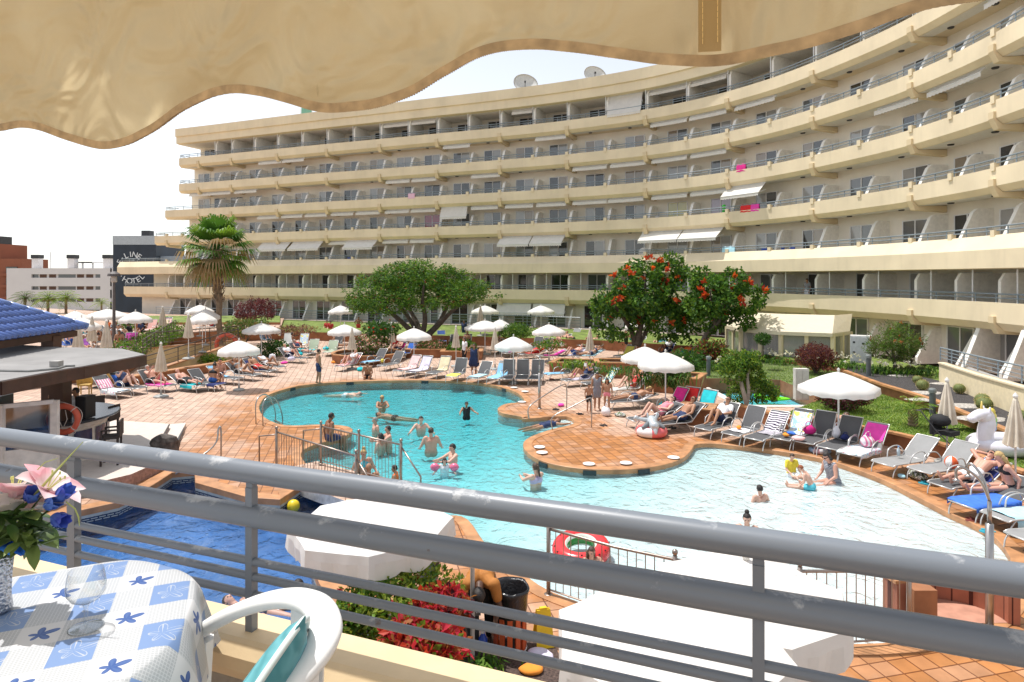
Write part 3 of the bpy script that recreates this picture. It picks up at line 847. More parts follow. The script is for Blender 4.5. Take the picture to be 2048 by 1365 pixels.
# garden right of the paddling pool
bedpoly = gl([(1368,757),(1482,757),(1560,760),(1660,802),(1760,778),(1700,742),(1600,728),(1480,708),(1400,700)], .45)
slab('garden_bed', bedpoly, -.2, .45, mat('garden_soil_grass', (.12,.16,.05), .95, var=.5, vscale=1.5), M_brown)
lawnpoly = gl([(1556,832),(1664,845),(1788,868),(1879,889),(1967,917),(2100,965),(2240,1010),(2240,940),(2060,890),(1947,858),(1908,840),(1863,820),(1797,794),(1752,778),(1700,775),(1640,800)], .42)
slab('lawn_right', lawnpoly, -.2, .42, M_grass, M_brown)
c_ = MB(); fp = [G(x,y,.42) for x,y in ((1480,812),(1556,832),(1664,845),(1788,868),(1879,889),(1967,917),(2100,965))]
for i in range(len(fp)-1):
 a, b_ = fp[i], fp[i+1]; c_.beam(a+V((0,0,.03)), b_+V((0,0,.03)), .22, .07)
struct(c_.build('lawn_wall_coping', M_cope))
w_ = MB(); a, b_ = fp[0], fp[1]; w_.beam((a.x,a.y,.2),(b_.x,b_.y,.2),.2,.42); struct(w_.build('lawn_wall', M_brown))
# paved strip between lawn and gravel bed
pa_ = gl([(1752,778),(1797,794),(1863,820),(1908,840),(1947,858),(2060,890),(2240,940),(2240,905),(2060,868),(2000,846),(1918,824),(1869,804),(1790,779),(1745,768)], .43)
slab('garden_path', pa_, .0, .434, mat('path_paving', (.55,.33,.22), .8, var=.2), M_brown)
gv = gl([(1690,744),(1757,769),(1869,803),(1918,824),(2000,858),(2150,920),(2300,975),(2300,880),(1990,800),(1880,762),(1780,740),(1700,727)], .78)
slab('gravel_bed', gv, -.2, .78, M_gravel, M_brown)
c_ = MB(); fp = [G(x,y,.78) for x,y in ((1690,744),(1757,769),(1869,803),(1918,824),(2000,858),(2150,920))]
for i in range(len(fp)-1): c_.beam(fp[i]+V((0,0,.04)), fp[i+1]+V((0,0,.04)), .22, .08)
struct(c_.build('gravel_bed_coping', M_cope))
# cream curved ramp wall with railing on the far right
rp = [G(x, y, .78) for x, y in ((1884,764),(1960,797),(2050,835),(2200,890))]
rw = [(p.x, p.y) for p in rp]
M_cwall = mat('cream_garden_wall', (.80,.68,.45), .8, var=.08)
wallrun('garden_wall', rw, .22, [.7]*4, [1.55,1.6,1.7,1.8], M_cwall, 'cream garden wall beside the cactus bed on the far right', capm=M_cream)
railing('garden_railing', [(p.x+.1,p.y+.25,2.2+.08*i) for i, p in enumerate(rp)], 'grey railing on top of the cream garden wall beside the cacti', h=.55, rows=3, post=1.4)
# garden ramp floor behind it
b = MB(); b.prism([tuple(p) for p in ([(q[0]+.12,q[1]+.1) for q in rw]+[(q[0]+3,q[1]+2.6) for q in rw[::-1]])], .5, 1.05); struct(b.build('ramp_floor', mat('grey_ramp', (.35,.34,.33), .85)))
# two slanted white terrace partitions behind
for px, py, lb in ((1925,735,'slanted cream partition wall of the ground floor terrace beside the railing'),(2010,757,'slanted cream partition wall at the right frame edge')):
 g_ = G(px, py, 1.0); b = MB(); poly = [(0,0),(3.6,0),(3.6,2.1),(1.15,2.1),(0.95,1.95)]
 vs = [(o, -.1, z) for o, z in poly]+[(o, .1, z) for o, z in poly]; n_ = len(poly)
 b.add(vs, [tuple(range(n_)), tuple(range(2*n_-1, n_-1, -1))]+[(i, (i+1) % n_, n_+(i+1) % n_, n_+i) for i in range(n_)])
 o = b.build('partition_wall', M_fin, None, loc=g_, rz=R(12)); tag(o, lb, 'wall')
# canopied conservatory on the ground floor
p0, p1 = G(1478,706,.7), G(1672,735,.7)
def conservatory():
 t = thing('garden_conservatory', 'glazed garden room with cream faceted canopy roof under the balconies', 'conservatory')
 base = [P(1452,650,40.5),P(1480,672,38.0),P(1560,676,36.0),P(1665,676,34.8),P(1700,640,36.2)]
 foot = [V((p.x,p.y,.7)) for p in base]
 b = MB(); r = MB(); fr_ = MB(); gz = MB()
 topz = 3.05; eav = 2.15
 inner = [V((p.x*1.03+.35,p.y+1.5,topz)) for p in base]
 for i in range(4):
  a, c = base[i], base[i+1]; r.add([(a.x,a.y,eav),(c.x,c.y,eav),inner[i+1],inner[i],(a.x,a.y,eav-.2),(c.x,c.y,eav-.2)],[(0,1,2,3),(0,4,5,1)])
  d = (foot[i+1]-foot[i]); n_ = max(1, int(d.length/1.4+.5))
  for j in range(n_+1):
   q = foot[i]+d*j/n_+V((.15,.25,0)); fr_ = MB(); fr_.box((q.x,q.y,1.35),(.2,.2,1.5),math.atan2(d.y,d.x)); fr_.build('post', M_cream, t)
  q0, q1 = foot[i]+V((.15,.33,0)), foot[i+1]+V((.15,.33,0)); gz.beam((q0.x,q0.y,1.35),(q1.x,q1.y,1.35),.04,1.45)
 r.build('canopy', mat('cream_canvas', (.85,.76,.58), .8, var=.05, trans=.2), t)
 gz.build('glazing', GLS[0], t)
conservatory()
# ground floor shop-like glazing and columns on the right of the conservatory
b = MB(); pl = thing('electrical_cabinet', 'white utility cabinet on legs with three latches beside the feathery tree', 'cabinet', G(1722,738,.6), R(-30))
b.box((0,0,1.0),(.95,.62,1.35)); b.build('cabinet_body', M_frame, pl)
b = MB();
for x in (-.42,.42):
 for y_ in (-.25,.25): b.box((x,y_,.16),(.08,.08,.33))
b.build('legs', M_frame, pl)
b = MB(); b.box((-.22,-.318,1.0),(.44,.02,1.24)); b.box((.24,-.318,1.0),(.44,.02,1.24)); b.build('doors', mat('cabinet_door', (.7,.72,.72), .4), pl)
b = MB()
for x, z in ((-.3,1.35),(.1,1.3),(-.3,.85)): b.box((x,-.335,z),(.1,.03,.09))
b.build('latches', M_dark, pl)
t = thing('meter_box', 'pale grey double-door box standing behind the sunbed with the surfboard towel', 'box', G(1602,812,.2), R(-5))
b = MB(); b.box((0,0,.85),(.5,.3,1.2)); b.build('cabinet_body', mat('pale_grey_box', (.6,.58,.53), .6), t)
b = MB(); b.box((-.12,-.158,.85),(.22,.02,1.1)); b.box((.12,-.158,.85),(.22,.02,1.1)); b.build('doors', mat('pale_grey_door', (.66,.64,.59), .6), t)
def bollard(px, py, z, lb):
 t = thing('bollard_light', lb, 'bollard', G(px, py, z), 0, 'bollard lights in the gardens'); b = MB(); b.lathe([(.1,0),(.1,.75),(.085,.78)], (0,0,0), 12); b.build('post', mat('bollard_grey', (.10,.115,.12), .5), t)
 b = MB(); b.lathe([(.085,.78),(.12,.8),(.12,.9),(.09,.95),(.001,.96)], (0,0,0), 12); b.build('lamp_head', mat('bollard_head', (.2,.22,.22), .4), t)
bollard(1865,832,.42,'dark bollard light on the paved strip behind the small palm')
bollard(1417,752,.45,'grey bollard light in the flower bed left of the pale-trunked tree')
bollard(1737,752,.78,'low grey bollard light at the corner of the cactus bed wall')
# ================================================================== FOREGROUND: the balcony we stand on
DU, NO = V((-.932,.3625,0)), V((.3625,.932,0))
O0 = V((0,1.291,0))
def rl(t, off=0., z=0.):
 p = O0+DU*t+NO*off; return V((p.x, p.y, H+z))
def rl_u(px, K=3.32):
 Y = K/(2.571+(px-CX)/F); return V(((px-CX)/F*Y, Y, 0))
def peelmat():
 m, N, L, b = nodes('weathered_blue_grey_paint')
 tc = N.new('ShaderNodeTexCoord')
 n1 = N.new('ShaderNodeTexNoise'); n1.inputs['Scale'].default_value = 9; n1.inputs['Detail'].default_value = 8; n1.inputs['Roughness'].default_value = .7; L.new(tc.outputs['Object'], n1.inputs['Vector'])
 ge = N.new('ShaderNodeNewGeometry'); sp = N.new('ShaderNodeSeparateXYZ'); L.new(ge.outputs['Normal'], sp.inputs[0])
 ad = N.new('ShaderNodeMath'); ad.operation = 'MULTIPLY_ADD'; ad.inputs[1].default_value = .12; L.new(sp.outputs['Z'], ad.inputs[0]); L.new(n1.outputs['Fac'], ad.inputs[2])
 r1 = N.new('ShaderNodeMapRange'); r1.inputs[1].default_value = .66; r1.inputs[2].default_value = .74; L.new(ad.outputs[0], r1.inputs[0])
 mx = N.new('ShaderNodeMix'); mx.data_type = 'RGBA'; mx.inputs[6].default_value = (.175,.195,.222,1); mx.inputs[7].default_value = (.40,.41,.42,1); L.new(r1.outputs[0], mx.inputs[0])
 n2 = N.new('ShaderNodeTexNoise'); n2.inputs['Scale'].default_value = 16; n2.inputs['Detail'].default_value = 6; L.new(tc.outputs['Object'], n2.inputs['Vector'])
 r2 = N.new('ShaderNodeMapRange'); r2.inputs[1].default_value = .70; r2.inputs[2].default_value = .74; L.new(n2.outputs['Fac'], r2.inputs[0])
 m2 = N.new('ShaderNodeMix'); m2.data_type = 'RGBA'; m2.inputs[7].default_value = (.10,.055,.03,1); L.new(mx.outputs[2], m2.inputs[6]); L.new(r2.outputs[0], m2.inputs[0])
 L.new(m2.outputs[2], b.inputs['Base Color']); b.inputs['Roughness'].default_value = .38
 bpn = N.new('ShaderNodeBump'); bpn.inputs['Strength'].default_value = .25; bpn.inputs['Distance'].default_value = .003; L.new(r1.outputs[0], bpn.inputs['Height']); L.new(bpn.outputs[0], b.inputs['Normal'])
 return m
M_peel = peelmat()
t = thing('balcony_railing', 'weathered grey tube railing crossing the whole foreground', 'railing', (0,0,0))
def rr(z, r, nm):
 b = MB(); b.tube([rl(-2.5+i*.23, 0, z+rnd.uniform(-.0008,.0008)) for i in range(26)], r, 20 if r > .02 else 12); b.build(nm, M_peel, t, True)
rr(-.4665, .0262, 'handrail'); rr(-.572, .0262, 'middle_rail')
for z in (-.680, -.716, -.759): rr(z, .0098, 'rail_bar')
for px, w_ in ((148,.03),(503,.02),(1517,.02),(2650,.02)):
 p = rl_u(px); b = MB(); a = math.atan2(DU.y, DU.x);
 b.box((p.x,p.y,H-.675), (w_,.02,.345), a)
 b.box((p.x,p.y,H-.519), (w_*.96,.016,.06), a)
 b.build('baluster', M_peel, t)
# parapet of the balcony
t = thing('balcony_parapet', 'low cream balcony wall below the grey railing, peeling inside', 'parapet')
pa = [((lambda q: (q.x, q.y))(rl(4-i*.5)), (NO.x, NO.y)) for i in range(14)]
b = MB(); z0 = H-.845
b.sweep(pa, [(.068,z0),(.068,z0-.07),(.05,z0-.09),(-.045,z0-.09),(-.062,z0-.06),(-.062,z0-.03),(-.045,z0-.006),(-.035,z0)])
b.build('cap', mat('apricot_paint', (.72,.55,.33), .6, var=.08, vscale=8, bump=.05), t)
b = MB(); b.sweep(pa, [(.045,z0-.09),(.045,.0),(-.03,.0),(-.03,z0-.09)]); b.build('wall_body', mat('peeling_wall', (.40,.36,.30), .9, var=.35, vscale=14, bump=.5, bscale=25), t)
b = MB(); zf = H-1.40
a_, c_ = rl(4), rl(-2.5)
b.add([(*(rl(4,-.032)).to_2d(),zf),(*(rl(-2.5,-.032)).to_2d(),zf),(*(rl(-2.5,-3.4)).to_2d(),zf),(*(rl(4,-3.4)).to_2d(),zf)], [(0,3,2,1)])
struct(b.build('floor', mat('balcony_floor_tile', (.45,.33,.25), .6, var=.1)))
b = MB(); b.add([(*(rl(6,.05)).to_2d(),.012),(*(rl(-8,.05)).to_2d(),.012),(34,4.25,.012),(-34,4.25,.012)], [(0,3,2,1)][::-1]); struct(b.build('soil_strip', M_gravel))
# ------------------------------------------------ awning valance
prof = [(-500,262),(-300,300),(-120,285),(0,263),(40,256),(80,262),(130,281),(190,297),(235,293),(280,276),(330,241),(400,206),(465,192),(530,198),(590,213),(650,230),(705,233),(765,227),(830,205),(900,163),(960,130),(1020,111),(1080,104),(1130,107),(1180,113),(1280,127),(1370,132),(1440,130),(1500,123),(1600,104),(1700,76),(1800,40),(1880,15),(1960,-2),(2048,-12),(2150,-5),(2300,30),(2500,40)]
bez = catmull([(a, b_, 0) for a, b_ in prof], 10)
KA = 1.85
bot = []
for q in bez:
 p = rl_u(q.x, KA); bot.append(V((p.x, p.y, H-(q.y-HY)/F*p.y)))
ztop = H+.52
t = thing('awning', 'sand-coloured canvas awning edge with scalloped valance above the balcony', 'awning')
b = MB(); rows = 16; nb = len(bot)
for j in range(rows+1):
 f_ = j/rows
 for i, p in enumerate(bot):
  z = p.z+.004+(ztop-p.z)*f_
  s_ = (p-bot[0]).length
  o = .020*noise.noise(V((s_*3.0, z*1.2, 3.1)))+.013*noise.noise(V((s_*7, z*4+s_*3, 7)))*(1-f_*.4)
  o += .003*noise.noise(V((s_*22, z*9-s_*8, 2)))+.02*(1-f_)**2*math.sin(s_*7+1)*.4
  b.v.append((p.x+NO.x*o, p.y+NO.y*o, z))
for j in range(rows):
 for i in range(nb-1):
  b.f.append((j*nb+i, j*nb+i+1, (j+1)*nb+i+1, (j+1)*nb+i)); b.m.append(0)
def clothmat():
 m, N, L, bs = nodes('sand_canvas')
 tc = N.new('ShaderNodeTexCoord')
 n1 = N.new('ShaderNodeTexNoise'); n1.inputs['Scale'].default_value = 5; n1.inputs['Detail'].default_value = 6; n1.inputs['Distortion'].default_value = .6; L.new(tc.outputs['Object'], n1.inputs['Vector'])
 cr = N.new('ShaderNodeValToRGB'); cr.color_ramp.elements[0].position = .32; cr.color_ramp.elements[0].color = (.66,.51,.28,1); cr.color_ramp.elements[1].position = .68; cr.color_ramp.elements[1].color = (.80,.66,.40,1); L.new(n1.outputs['Fac'], cr.inputs[0])
 # small brown stains
 mp = N.new('ShaderNodeMapping'); mp.inputs['Scale'].default_value = (9,9,3); mp.inputs['Rotation'].default_value = (.3,0.4,.2); L.new(tc.outputs['Object'], mp.inputs[0])
 n2 = N.new('ShaderNodeTexNoise'); n2.inputs['Scale'].default_value = 2.2; n2.inputs['Detail'].default_value = 5; L.new(mp.outputs[0], n2.inputs['Vector'])
 r2 = N.new('ShaderNodeMapRange'); r2.inputs[1].default_value = .74; r2.inputs[2].default_value = .80; L.new(n2.outputs['Fac'], r2.inputs[0])
 mx = N.new('ShaderNodeMix'); mx.data_type = 'RGBA'; mx.inputs[7].default_value = (.22,.13,.05,1); L.new(cr.outputs[0], mx.inputs[6]); L.new(r2.outputs[0], mx.inputs[0])
 L.new(mx.outputs[2], bs.inputs['Base Color']); bs.inputs['Roughness'].default_value = .6
 wv = N.new('ShaderNodeTexNoise'); wv.inputs['Scale'].default_value = 420; L.new(tc.outputs['Object'], wv.inputs['Vector'])
 bpn = N.new('ShaderNodeBump'); bpn.inputs['Strength'].default_value = .12; bpn.inputs['Distance'].default_value = .002; L.new(wv.outputs['Fac'], bpn.inputs['Height']); L.new(bpn.outputs[0], bs.inputs['Normal'])
 cw = N.new('ShaderNodeTexNoise'); cw.inputs['Scale'].default_value = 7; cw.inputs['Detail'].default_value = 2; cw.inputs['Distortion'].default_value = 1.5; L.new(tc.outputs['Object'], cw.inputs['Vector'])
 b2_ = N.new('ShaderNodeBump'); b2_.inputs['Strength'].default_value = .8; b2_.inputs['Distance'].default_value = .05; L.new(cw.outputs['Fac'], b2_.inputs['Height']); L.new(bpn.outputs[0], b2_.inputs['Normal']); L.new(b2_.outputs[0], bs.inputs['Normal'])
 tr = N.new('ShaderNodeBsdfTranslucent'); L.new(mx.outputs[2], tr.inputs[0]); L.new(b2_.outputs[0], tr.inputs['Normal'])
 ms = N.new('ShaderNodeMixShader'); ms.inputs[0].default_value = .72; L.new(bs.outputs[0], ms.inputs[1]); L.new(tr.outputs[0], ms.inputs[2])
 L.new(ms.outputs[0], N['Material Output'].inputs['Surface'])
 return m
M_sand = clothmat()
b.build('valance', M_sand, t, True)
bot = [V(q) for q in b.v[:nb]]
# braided edge trim
b = MB(); pts = []
for i, p in enumerate(bot):
 for k in range(1): pts.append(p)
dense = catmull(bot, 5)
b.tube([p+V((0,0,.001)) for p in dense], [.0032+.0009*math.sin(i*1.9) for i in range(len(dense))], 8)
lo = [p+V((0,0,.008))-NO*.004 for p in bot];
b.add([p-V((0,0,.012)) for p in lo]+[p+V((0,0,.0)) for p in lo], [(i, i+1, nb+i+1, nb+i) for i in range(nb-1)])
b.build('braid_trim', mat('brown_braid', (.42,.30,.17), .8, var=.25, vscale=60), t, True)
# seam band
b = MB();
def on_val(px, zz, o=-.02):
 p = rl_u(px, KA); return V((p.x+NO.x*o, p.y+NO.y*o, zz))
bs_ = [min(bot, key=lambda q: abs((CX+F*q.x/q.y)-px)).z for px in (1400, 1445)]
b.add([on_val(1400, bs_[0]+.003), on_val(1445, bs_[1]+.003), on_val(1445, ztop), on_val(1400, ztop)], [(0,1,2,3)]); b.build('seam_band', mat('seam_canvas', (.50,.37,.19), .8, var=.1, trans=.6), t)
b = MB()
for px in (1409,1438):
 z = bs_[0]+.01
 while z < ztop: b.beam(on_val(px, z, -.022), on_val(px, z+.005, -.022), .0006, .0006); z += .006
b.build('stitching', mat('ochre_thread', (.7,.5,.2), .7), t)
# front bar and roof cloth rising back over the balcony
b = MB(); b.tube([rl_u(x, KA)+V((0,0,ztop)) for x in (-500,0,600,1200,1800,2500)], .022, 12); b.build('front_bar', M_frame, t, True)
b = MB(); q0, q1 = rl_u(-500, KA), rl_u(2500, KA);
b.add([(q0.x,q0.y,ztop+.02),(q1.x,q1.y,ztop+.02),(q1.x-NO.x*1.5,q1.y-NO.y*1.5,ztop+.4),(q0.x-NO.x*1.5,q0.y-NO.y*1.5,ztop+.4)], [(0,1,2,3)]); b.build('roof_cloth', M_sand, t)
# ------------------------------------------------ table with cloth
TD = H-.66
rim = [(-.906,1.502),(-.80,1.474),(-.712,1.42),(-.668,1.35),(-.637,1.26),(-.618,1.17),(-.632,1.06),(-.70,.93),(-.84,.84),(-1.02,.83),(-1.19,.90),(-1.29,1.04),(-1.30,1.20),(-1.22,1.345),(-1.107,1.415),(-1.02,1.455)]
rim = [p.to_2d() for p in catmull([(a, b_, 0) for a, b_ in rim], 9, True)]
cen = V((-.96,1.16))
t = thing('garden_table', 'round patio table under the blue and white cloth', 'table', (cen.x,cen.y,zf))
b = MB(); b.lathe([(.001,.715),(.26,.715),(.27,.722),(.27,.733),(.001,.735)], (0,0,0), 32); b.build('tabletop', mat('white_resin', (.8,.8,.79), .4, var=.03), t)
for k in range(4):
 a = R(45+90*k); b = MB(); b.tube([(math.cos(a)*.2,math.sin(a)*.2,.715),(math.cos(a)*.27,math.sin(a)*.27,0)], [.022,.016], 10); b.build('leg', MC['white_resin'], t)
b = MB(); n_ = len(rim); uv = []
rings = [.05,.3,.55,.8,.94,.985]
for f_ in rings:
 for p in rim:
  q = cen+(p-cen)*f_; b.v.append((q.x,q.y,TD-(.002 if f_ > .96 else 0))); uv.append(q)
SK = 14
def cdrop(a):
 d = .15
 for ca in (R(-18), R(72), R(162), R(252)):
  x = (a-ca+math.pi) % (2*math.pi)-math.pi; d += .13*math.exp(-(x/.33)**2)
 return d
for j in range(SK+1):
 f_ = j/SK
 for i, p in enumerate(rim):
  d = (p-cen); a = math.atan2(d.y, d.x); d.normalize(); L_ = cdrop(a)
  s_ = f_*L_; fold = (math.sin(a*9+.8)*.55+math.sin(a*14+2.)*.45)*.026*f_**.8
  cb = sum(math.exp(-(((a-ca+math.pi) % (2*math.pi)-math.pi)/.3)**2) for ca in (R(-18), R(72), R(162), R(252)))
  o = .008*min(1, f_*6)+s_*(.16+.42*cb)+fold
  q = p+d*(o-.0); z = TD-.004-s_*math.sqrt(max(.2, 1-(.16+.42*cb)**2))
  b.v.append((q.x,q.y,z)); uv.append(p+d*s_)
nr = len(rings)+SK+1
for j in range(nr-1):
 for i in range(n_):
  b.f.append((j*n_+i, j*n_+(i+1) % n_, (j+1)*n_+(i+1) % n_, (j+1)*n_+i)[::-1]); b.m.append(0)
b.f.append(tuple(range(n_))[::1]); b.m.append(0)
def tablecloth_mat():
 m, N, L, bs = nodes('leaf_check_tablecloth')
 at_ = N.new('ShaderNodeAttribute'); at_.attribute_name = 'uvw'
 mp = N.new('ShaderNodeMapping'); mp.vector_type = 'TEXTURE'; mp.inputs['Location'].default_value = (-.649,1.1875,0); mp.inputs['Rotation'].default_value = (0,0,R(23.5)); L.new(at_.outputs['Vector'], mp.inputs[0])
 sp = N.new('ShaderNodeSeparateXYZ'); L.new(mp.outputs[0], sp.inputs[0])
 def M(op, a, b_=None, c=None, clamp=False):
  n = N.new('ShaderNodeMath'); n.operation = op; n.use_clamp = clamp
  for i, x in enumerate((a, b_, c)):
   if x is None: continue
   if isinstance(x, (int, float)): n.inputs[i].default_value = x
   else: L.new(x, n.inputs[i])
  return n.outputs[0]
 def centred(x, per, ph):  # distance coordinate in [-per/2, per/2]
  return M('SUBTRACT', M('MULTIPLY', M('FRACT', M('ADD', M('DIVIDE', x, per), .5+ph)), per), per/2)
 U, W = sp.outputs['X'], sp.outputs['Y']
 PU, PW = .138, .167
 def cell(phu, phw, hu, hw):
  u, w_ = centred(U, PU, phu), centred(W, PW, phw)
  return u, w_, M('MULTIPLY', M('LESS_THAN', M('ABSOLUTE', u), hu), M('LESS_THAN', M('ABSOLUTE', w_), hw))
 def leafr(u, w_, size):
  r = M('SQRT', M('ADD', M('MULTIPLY', u, u), M('MULTIPLY', w_, w_)))
  th = M('ARCTAN2', w_, u)
  lob = M('ABSOLUTE', M('COSINE', M('MULTIPLY', M('SUBTRACT', th, .35), 2.5)))
  R_ = M('MULTIPLY', M('ADD', .34, M('MULTIPLY', M('POWER', lob, 1.6), .66)), M('MULTIPLY', size, M('ADD', 1., M('MULTIPLY', M('COSINE', M('SUBTRACT', th, .35)), .28))))
  return r, R_, lob
 u1, w1, c1 = cell(0, 0, .0345, .0445)
 r1, R1, l1 = leafr(u1, w1, .031)
 outl = M('LESS_THAN', M('ABSOLUTE', M('SUBTRACT', r1, R1)), .0011)
 vein = M('MULTIPLY', M('GREATER_THAN', l1, .994), M('LESS_THAN', r1, R1))
 line = M('MAXIMUM', outl, vein)
 u2, w2, c2 = cell(.5, .5, .0345, .0385)
 r2, R2, l2 = leafr(u2, w2, .025)
 leaf = M('MULTIPLY', c2, M('LESS_THAN', r2, R2))
 lv = M('MULTIPLY', M('POWER', l2, 6.), .5)
 # woven fine grid in the remaining cells
 fu, fw = centred(U, .0062, 0), centred(W, .0062, 0)
 grid = M('MAXIMUM', M('LESS_THAN', M('ABSOLUTE', fu), .0008), M('LESS_THAN', M('ABSOLUTE', fw), .0008))
 other = M('SUBTRACT', 1., M('MAXIMUM', c1, c2))
 def mixc(f_, a, b_):
  n = N.new('ShaderNodeMix'); n.data_type = 'RGBA'
  L.new(f_, n.inputs[0])
  for i, x in ((6, a), (7, b_)):
   if isinstance(x, tuple): n.inputs[i].default_value = (*x, 1)
   else: L.new(x, n.inputs[i])
  return n.outputs[2]
 # cells on the axes: narrow white bands between
 col = mixc(grid, (.40,.415,.43), (.53,.54,.55))
 col = mixc(M('SUBTRACT', 1., other), col, (.58,.58,.585))
 col = mixc(c1, col, (.17,.26,.46))
 col = mixc(M('MULTIPLY', c1, line), col, (.42,.45,.50))
 col = mixc(leaf, col, mixc(lv, (.035,.085,.27), (.10,.17,.36)))
 L.new(col, bs.inputs['Base Color']); bs.inputs['Roughness'].default_value = .45; bs.inputs['Specular IOR Level'].default_value = .3
 return m
cl = b.build('tablecloth', tablecloth_mat(), None, True)
tag(cl, 'blue and white leaf-patterned cloth hanging over the balcony table', 'tablecloth')
a_ = cl.data.attributes.new('uvw', 'FLOAT_VECTOR', 'POINT')
for i, q in enumerate(uv): a_.data[i].vector = (q.x, q.y, 0)
# ------------------------------------------------ wine glass, vase, flowers
def thinglass():
 m, N, L, bs = nodes('thin_glass'); N.remove(bs)
 lw = N.new('ShaderNodeLayerWeight'); lw.inputs['Blend'].default_value = .25
 mr = N.new('ShaderNodeMapRange'); mr.inputs[3].default_value = .12; mr.inputs[4].default_value = .95; L.new(lw.outputs['Facing'], mr.inputs[0])
 pw = N.new('ShaderNodeMath'); pw.operation = 'POWER'; pw.inputs[1].default_value = 1.25; L.new(mr.outputs[0], pw.inputs[0])
 tr = N.new('ShaderNodeBsdfTransparent'); tr.inputs[0].default_value = (.96,.97,.97,1); gl_ = N.new('ShaderNodeBsdfGlossy'); gl_.inputs['Roughness'].default_value = .03; gl_.inputs[0].default_value = (.62,.65,.68,1)
 ms = N.new('ShaderNodeMixShader'); L.new(pw.outputs[0], ms.inputs[0]); L.new(tr.outputs[0], ms.inputs[1]); L.new(gl_.outputs[0], ms.inputs[2]); L.new(ms.outputs[0], N['Material Output'].inputs['Surface'])
 return m
M_glass = thinglass()
gp = P(172,1256,845/701)
gx = thing('wine_glass', 'small empty stemmed wine glass on the leaf-patterned tablecloth', 'wine glass', (gp.x,gp.y,TD+.001))
b = MB(); b.lathe([(.001,.046),(.012,.047),(.024,.054),(.032,.066),(.0335,.080),(.031,.096),(.0285,.108)], (0,0,0), 36, cap=False); b.build('bowl', M_glass, gx, True)
b = MB(); b.lathe([(.0048,.008),(.0035,.02),(.0035,.036),(.007,.046)], (0,0,0), 16, cap=False); b.build('stem', M_glass, gx, True)
b = MB(); b.lathe([(.001,.008),(.008,.006),(.026,.002),(.030,.0),(.028,-.0002),(.001,.0)], (0,0,0), 36); b.build('foot', M_glass, gx, True)
vp = P(-6,1222,1.262)
vx = thing('flower_vase', 'silvery textured flower vase at the left edge of the table', 'vase', (vp.x,vp.y,TD+.001))
b = MB(); b.lathe([(.022,0),(.026,.006),(.023,.03),(.024,.07),(.028,.11),(.026,.112),(.021,.07),(.02,.01),(.001,.008)], (0,0,0), 28)
m_, N_, L_, bs_2 = nodes('hammered_silver'); bs_2.inputs['Metallic'].default_value = .85; bs_2.inputs['Roughness'].default_value = .28; bs_2.inputs['Base Color'].default_value = (.55,.56,.6,1)
vo = N_.new('ShaderNodeTexVoronoi'); vo.inputs['Scale'].default_value = 160; tc_ = N_.new('ShaderNodeTexCoord'); L_.new(tc_.outputs['Object'], vo.inputs['Vector']); bb_ = N_.new('ShaderNodeBump'); bb_.inputs['Strength'].default_value = .7; bb_.inputs['Distance'].default_value = .004; L_.new(vo.outputs['Distance'], bb_.inputs['Height']); L_.new(bb_.outputs[0], bs_2.inputs['Normal'])
b.build('body', m_, vx, True)
bq = thing('flower_bouquet', 'bunch of pink and white lilies with blue tulips in the silver vase', 'flowers', (vp.x,vp.y,TD+.1))
vo_ = V((vp.x,vp.y,TD+.1))
def petal(b, base, d, l, w_, curl, mi=0, up=V((0,0,1)), n=6):
 d = d.normalized(); x = d.cross(up); x = x.normalized() if x.length > .05 else V((1,0,0)); z = x.cross(d); vs = []
 for i in range(n+1):
  f_ = i/n; ww = w_*math.sin(math.pi*min(1, f_*.93+.07))**.75*.5
  c = base+d*l*f_*(1-.15*curl*f_)+z*(-curl*l*.5*f_*f_)
  for s_ in (-1, -.5, 0, .5, 1): vs.append(c+x*ww*s_+z*(ww*.35*(s_*s_)))
 b.add(vs, [(i*5+j, i*5+j+1, i*5+j+6, i*5+j+5) for i in range(n) for j in range(4)], mi)
def mkpet(nm, c0, c1):
 m, N, L, bs = nodes(nm); tc = N.new('ShaderNodeTexCoord'); n1 = N.new('ShaderNodeTexNoise'); n1.inputs['Scale'].default_value = 14; L.new(tc.outputs['Object'], n1.inputs['Vector'])
 mr = N.new('ShaderNodeMapRange'); mr.inputs[1].default_value = .4; mr.inputs[2].default_value = .6; L.new(n1.outputs['Fac'], mr.inputs[0])
 mx = N.new('ShaderNodeMix'); mx.data_type = 'RGBA'; mx.inputs[6].default_value = (*c0,1); mx.inputs[7].default_value = (*c1,1); L.new(mr.outputs[0], mx.inputs[0]); L.new(mx.outputs[2], bs.inputs['Base Color']); bs.inputs['Roughness'].default_value = .5
 tr = N.new('ShaderNodeBsdfTranslucent'); L.new(mx.outputs[2], tr.inputs[0]); ms = N.new('ShaderNodeMixShader'); ms.inputs[0].default_value = .3; L.new(bs.outputs[0], ms.inputs[1]); L.new(tr.outputs[0], ms.inputs[2]); L.new(ms.outputs[0], N['Material Output'].inputs['Surface']); return m
M_pw = mkpet('pink_white_petal', (.86,.78,.78), (.86,.47,.53)); M_ww = mkpet('white_petal', (.85,.83,.80), (.80,.76,.68)); M_bl = mkpet('blue_petal', (.05,.08,.46), (.13,.26,.72)); M_lg = mkpet('bouquet_leaf', (.05,.11,.025), (.16,.22,.05))
Yb = vp.y
def fl(px, py, dy=0.): return P(px, py, Yb+dy)-vo_
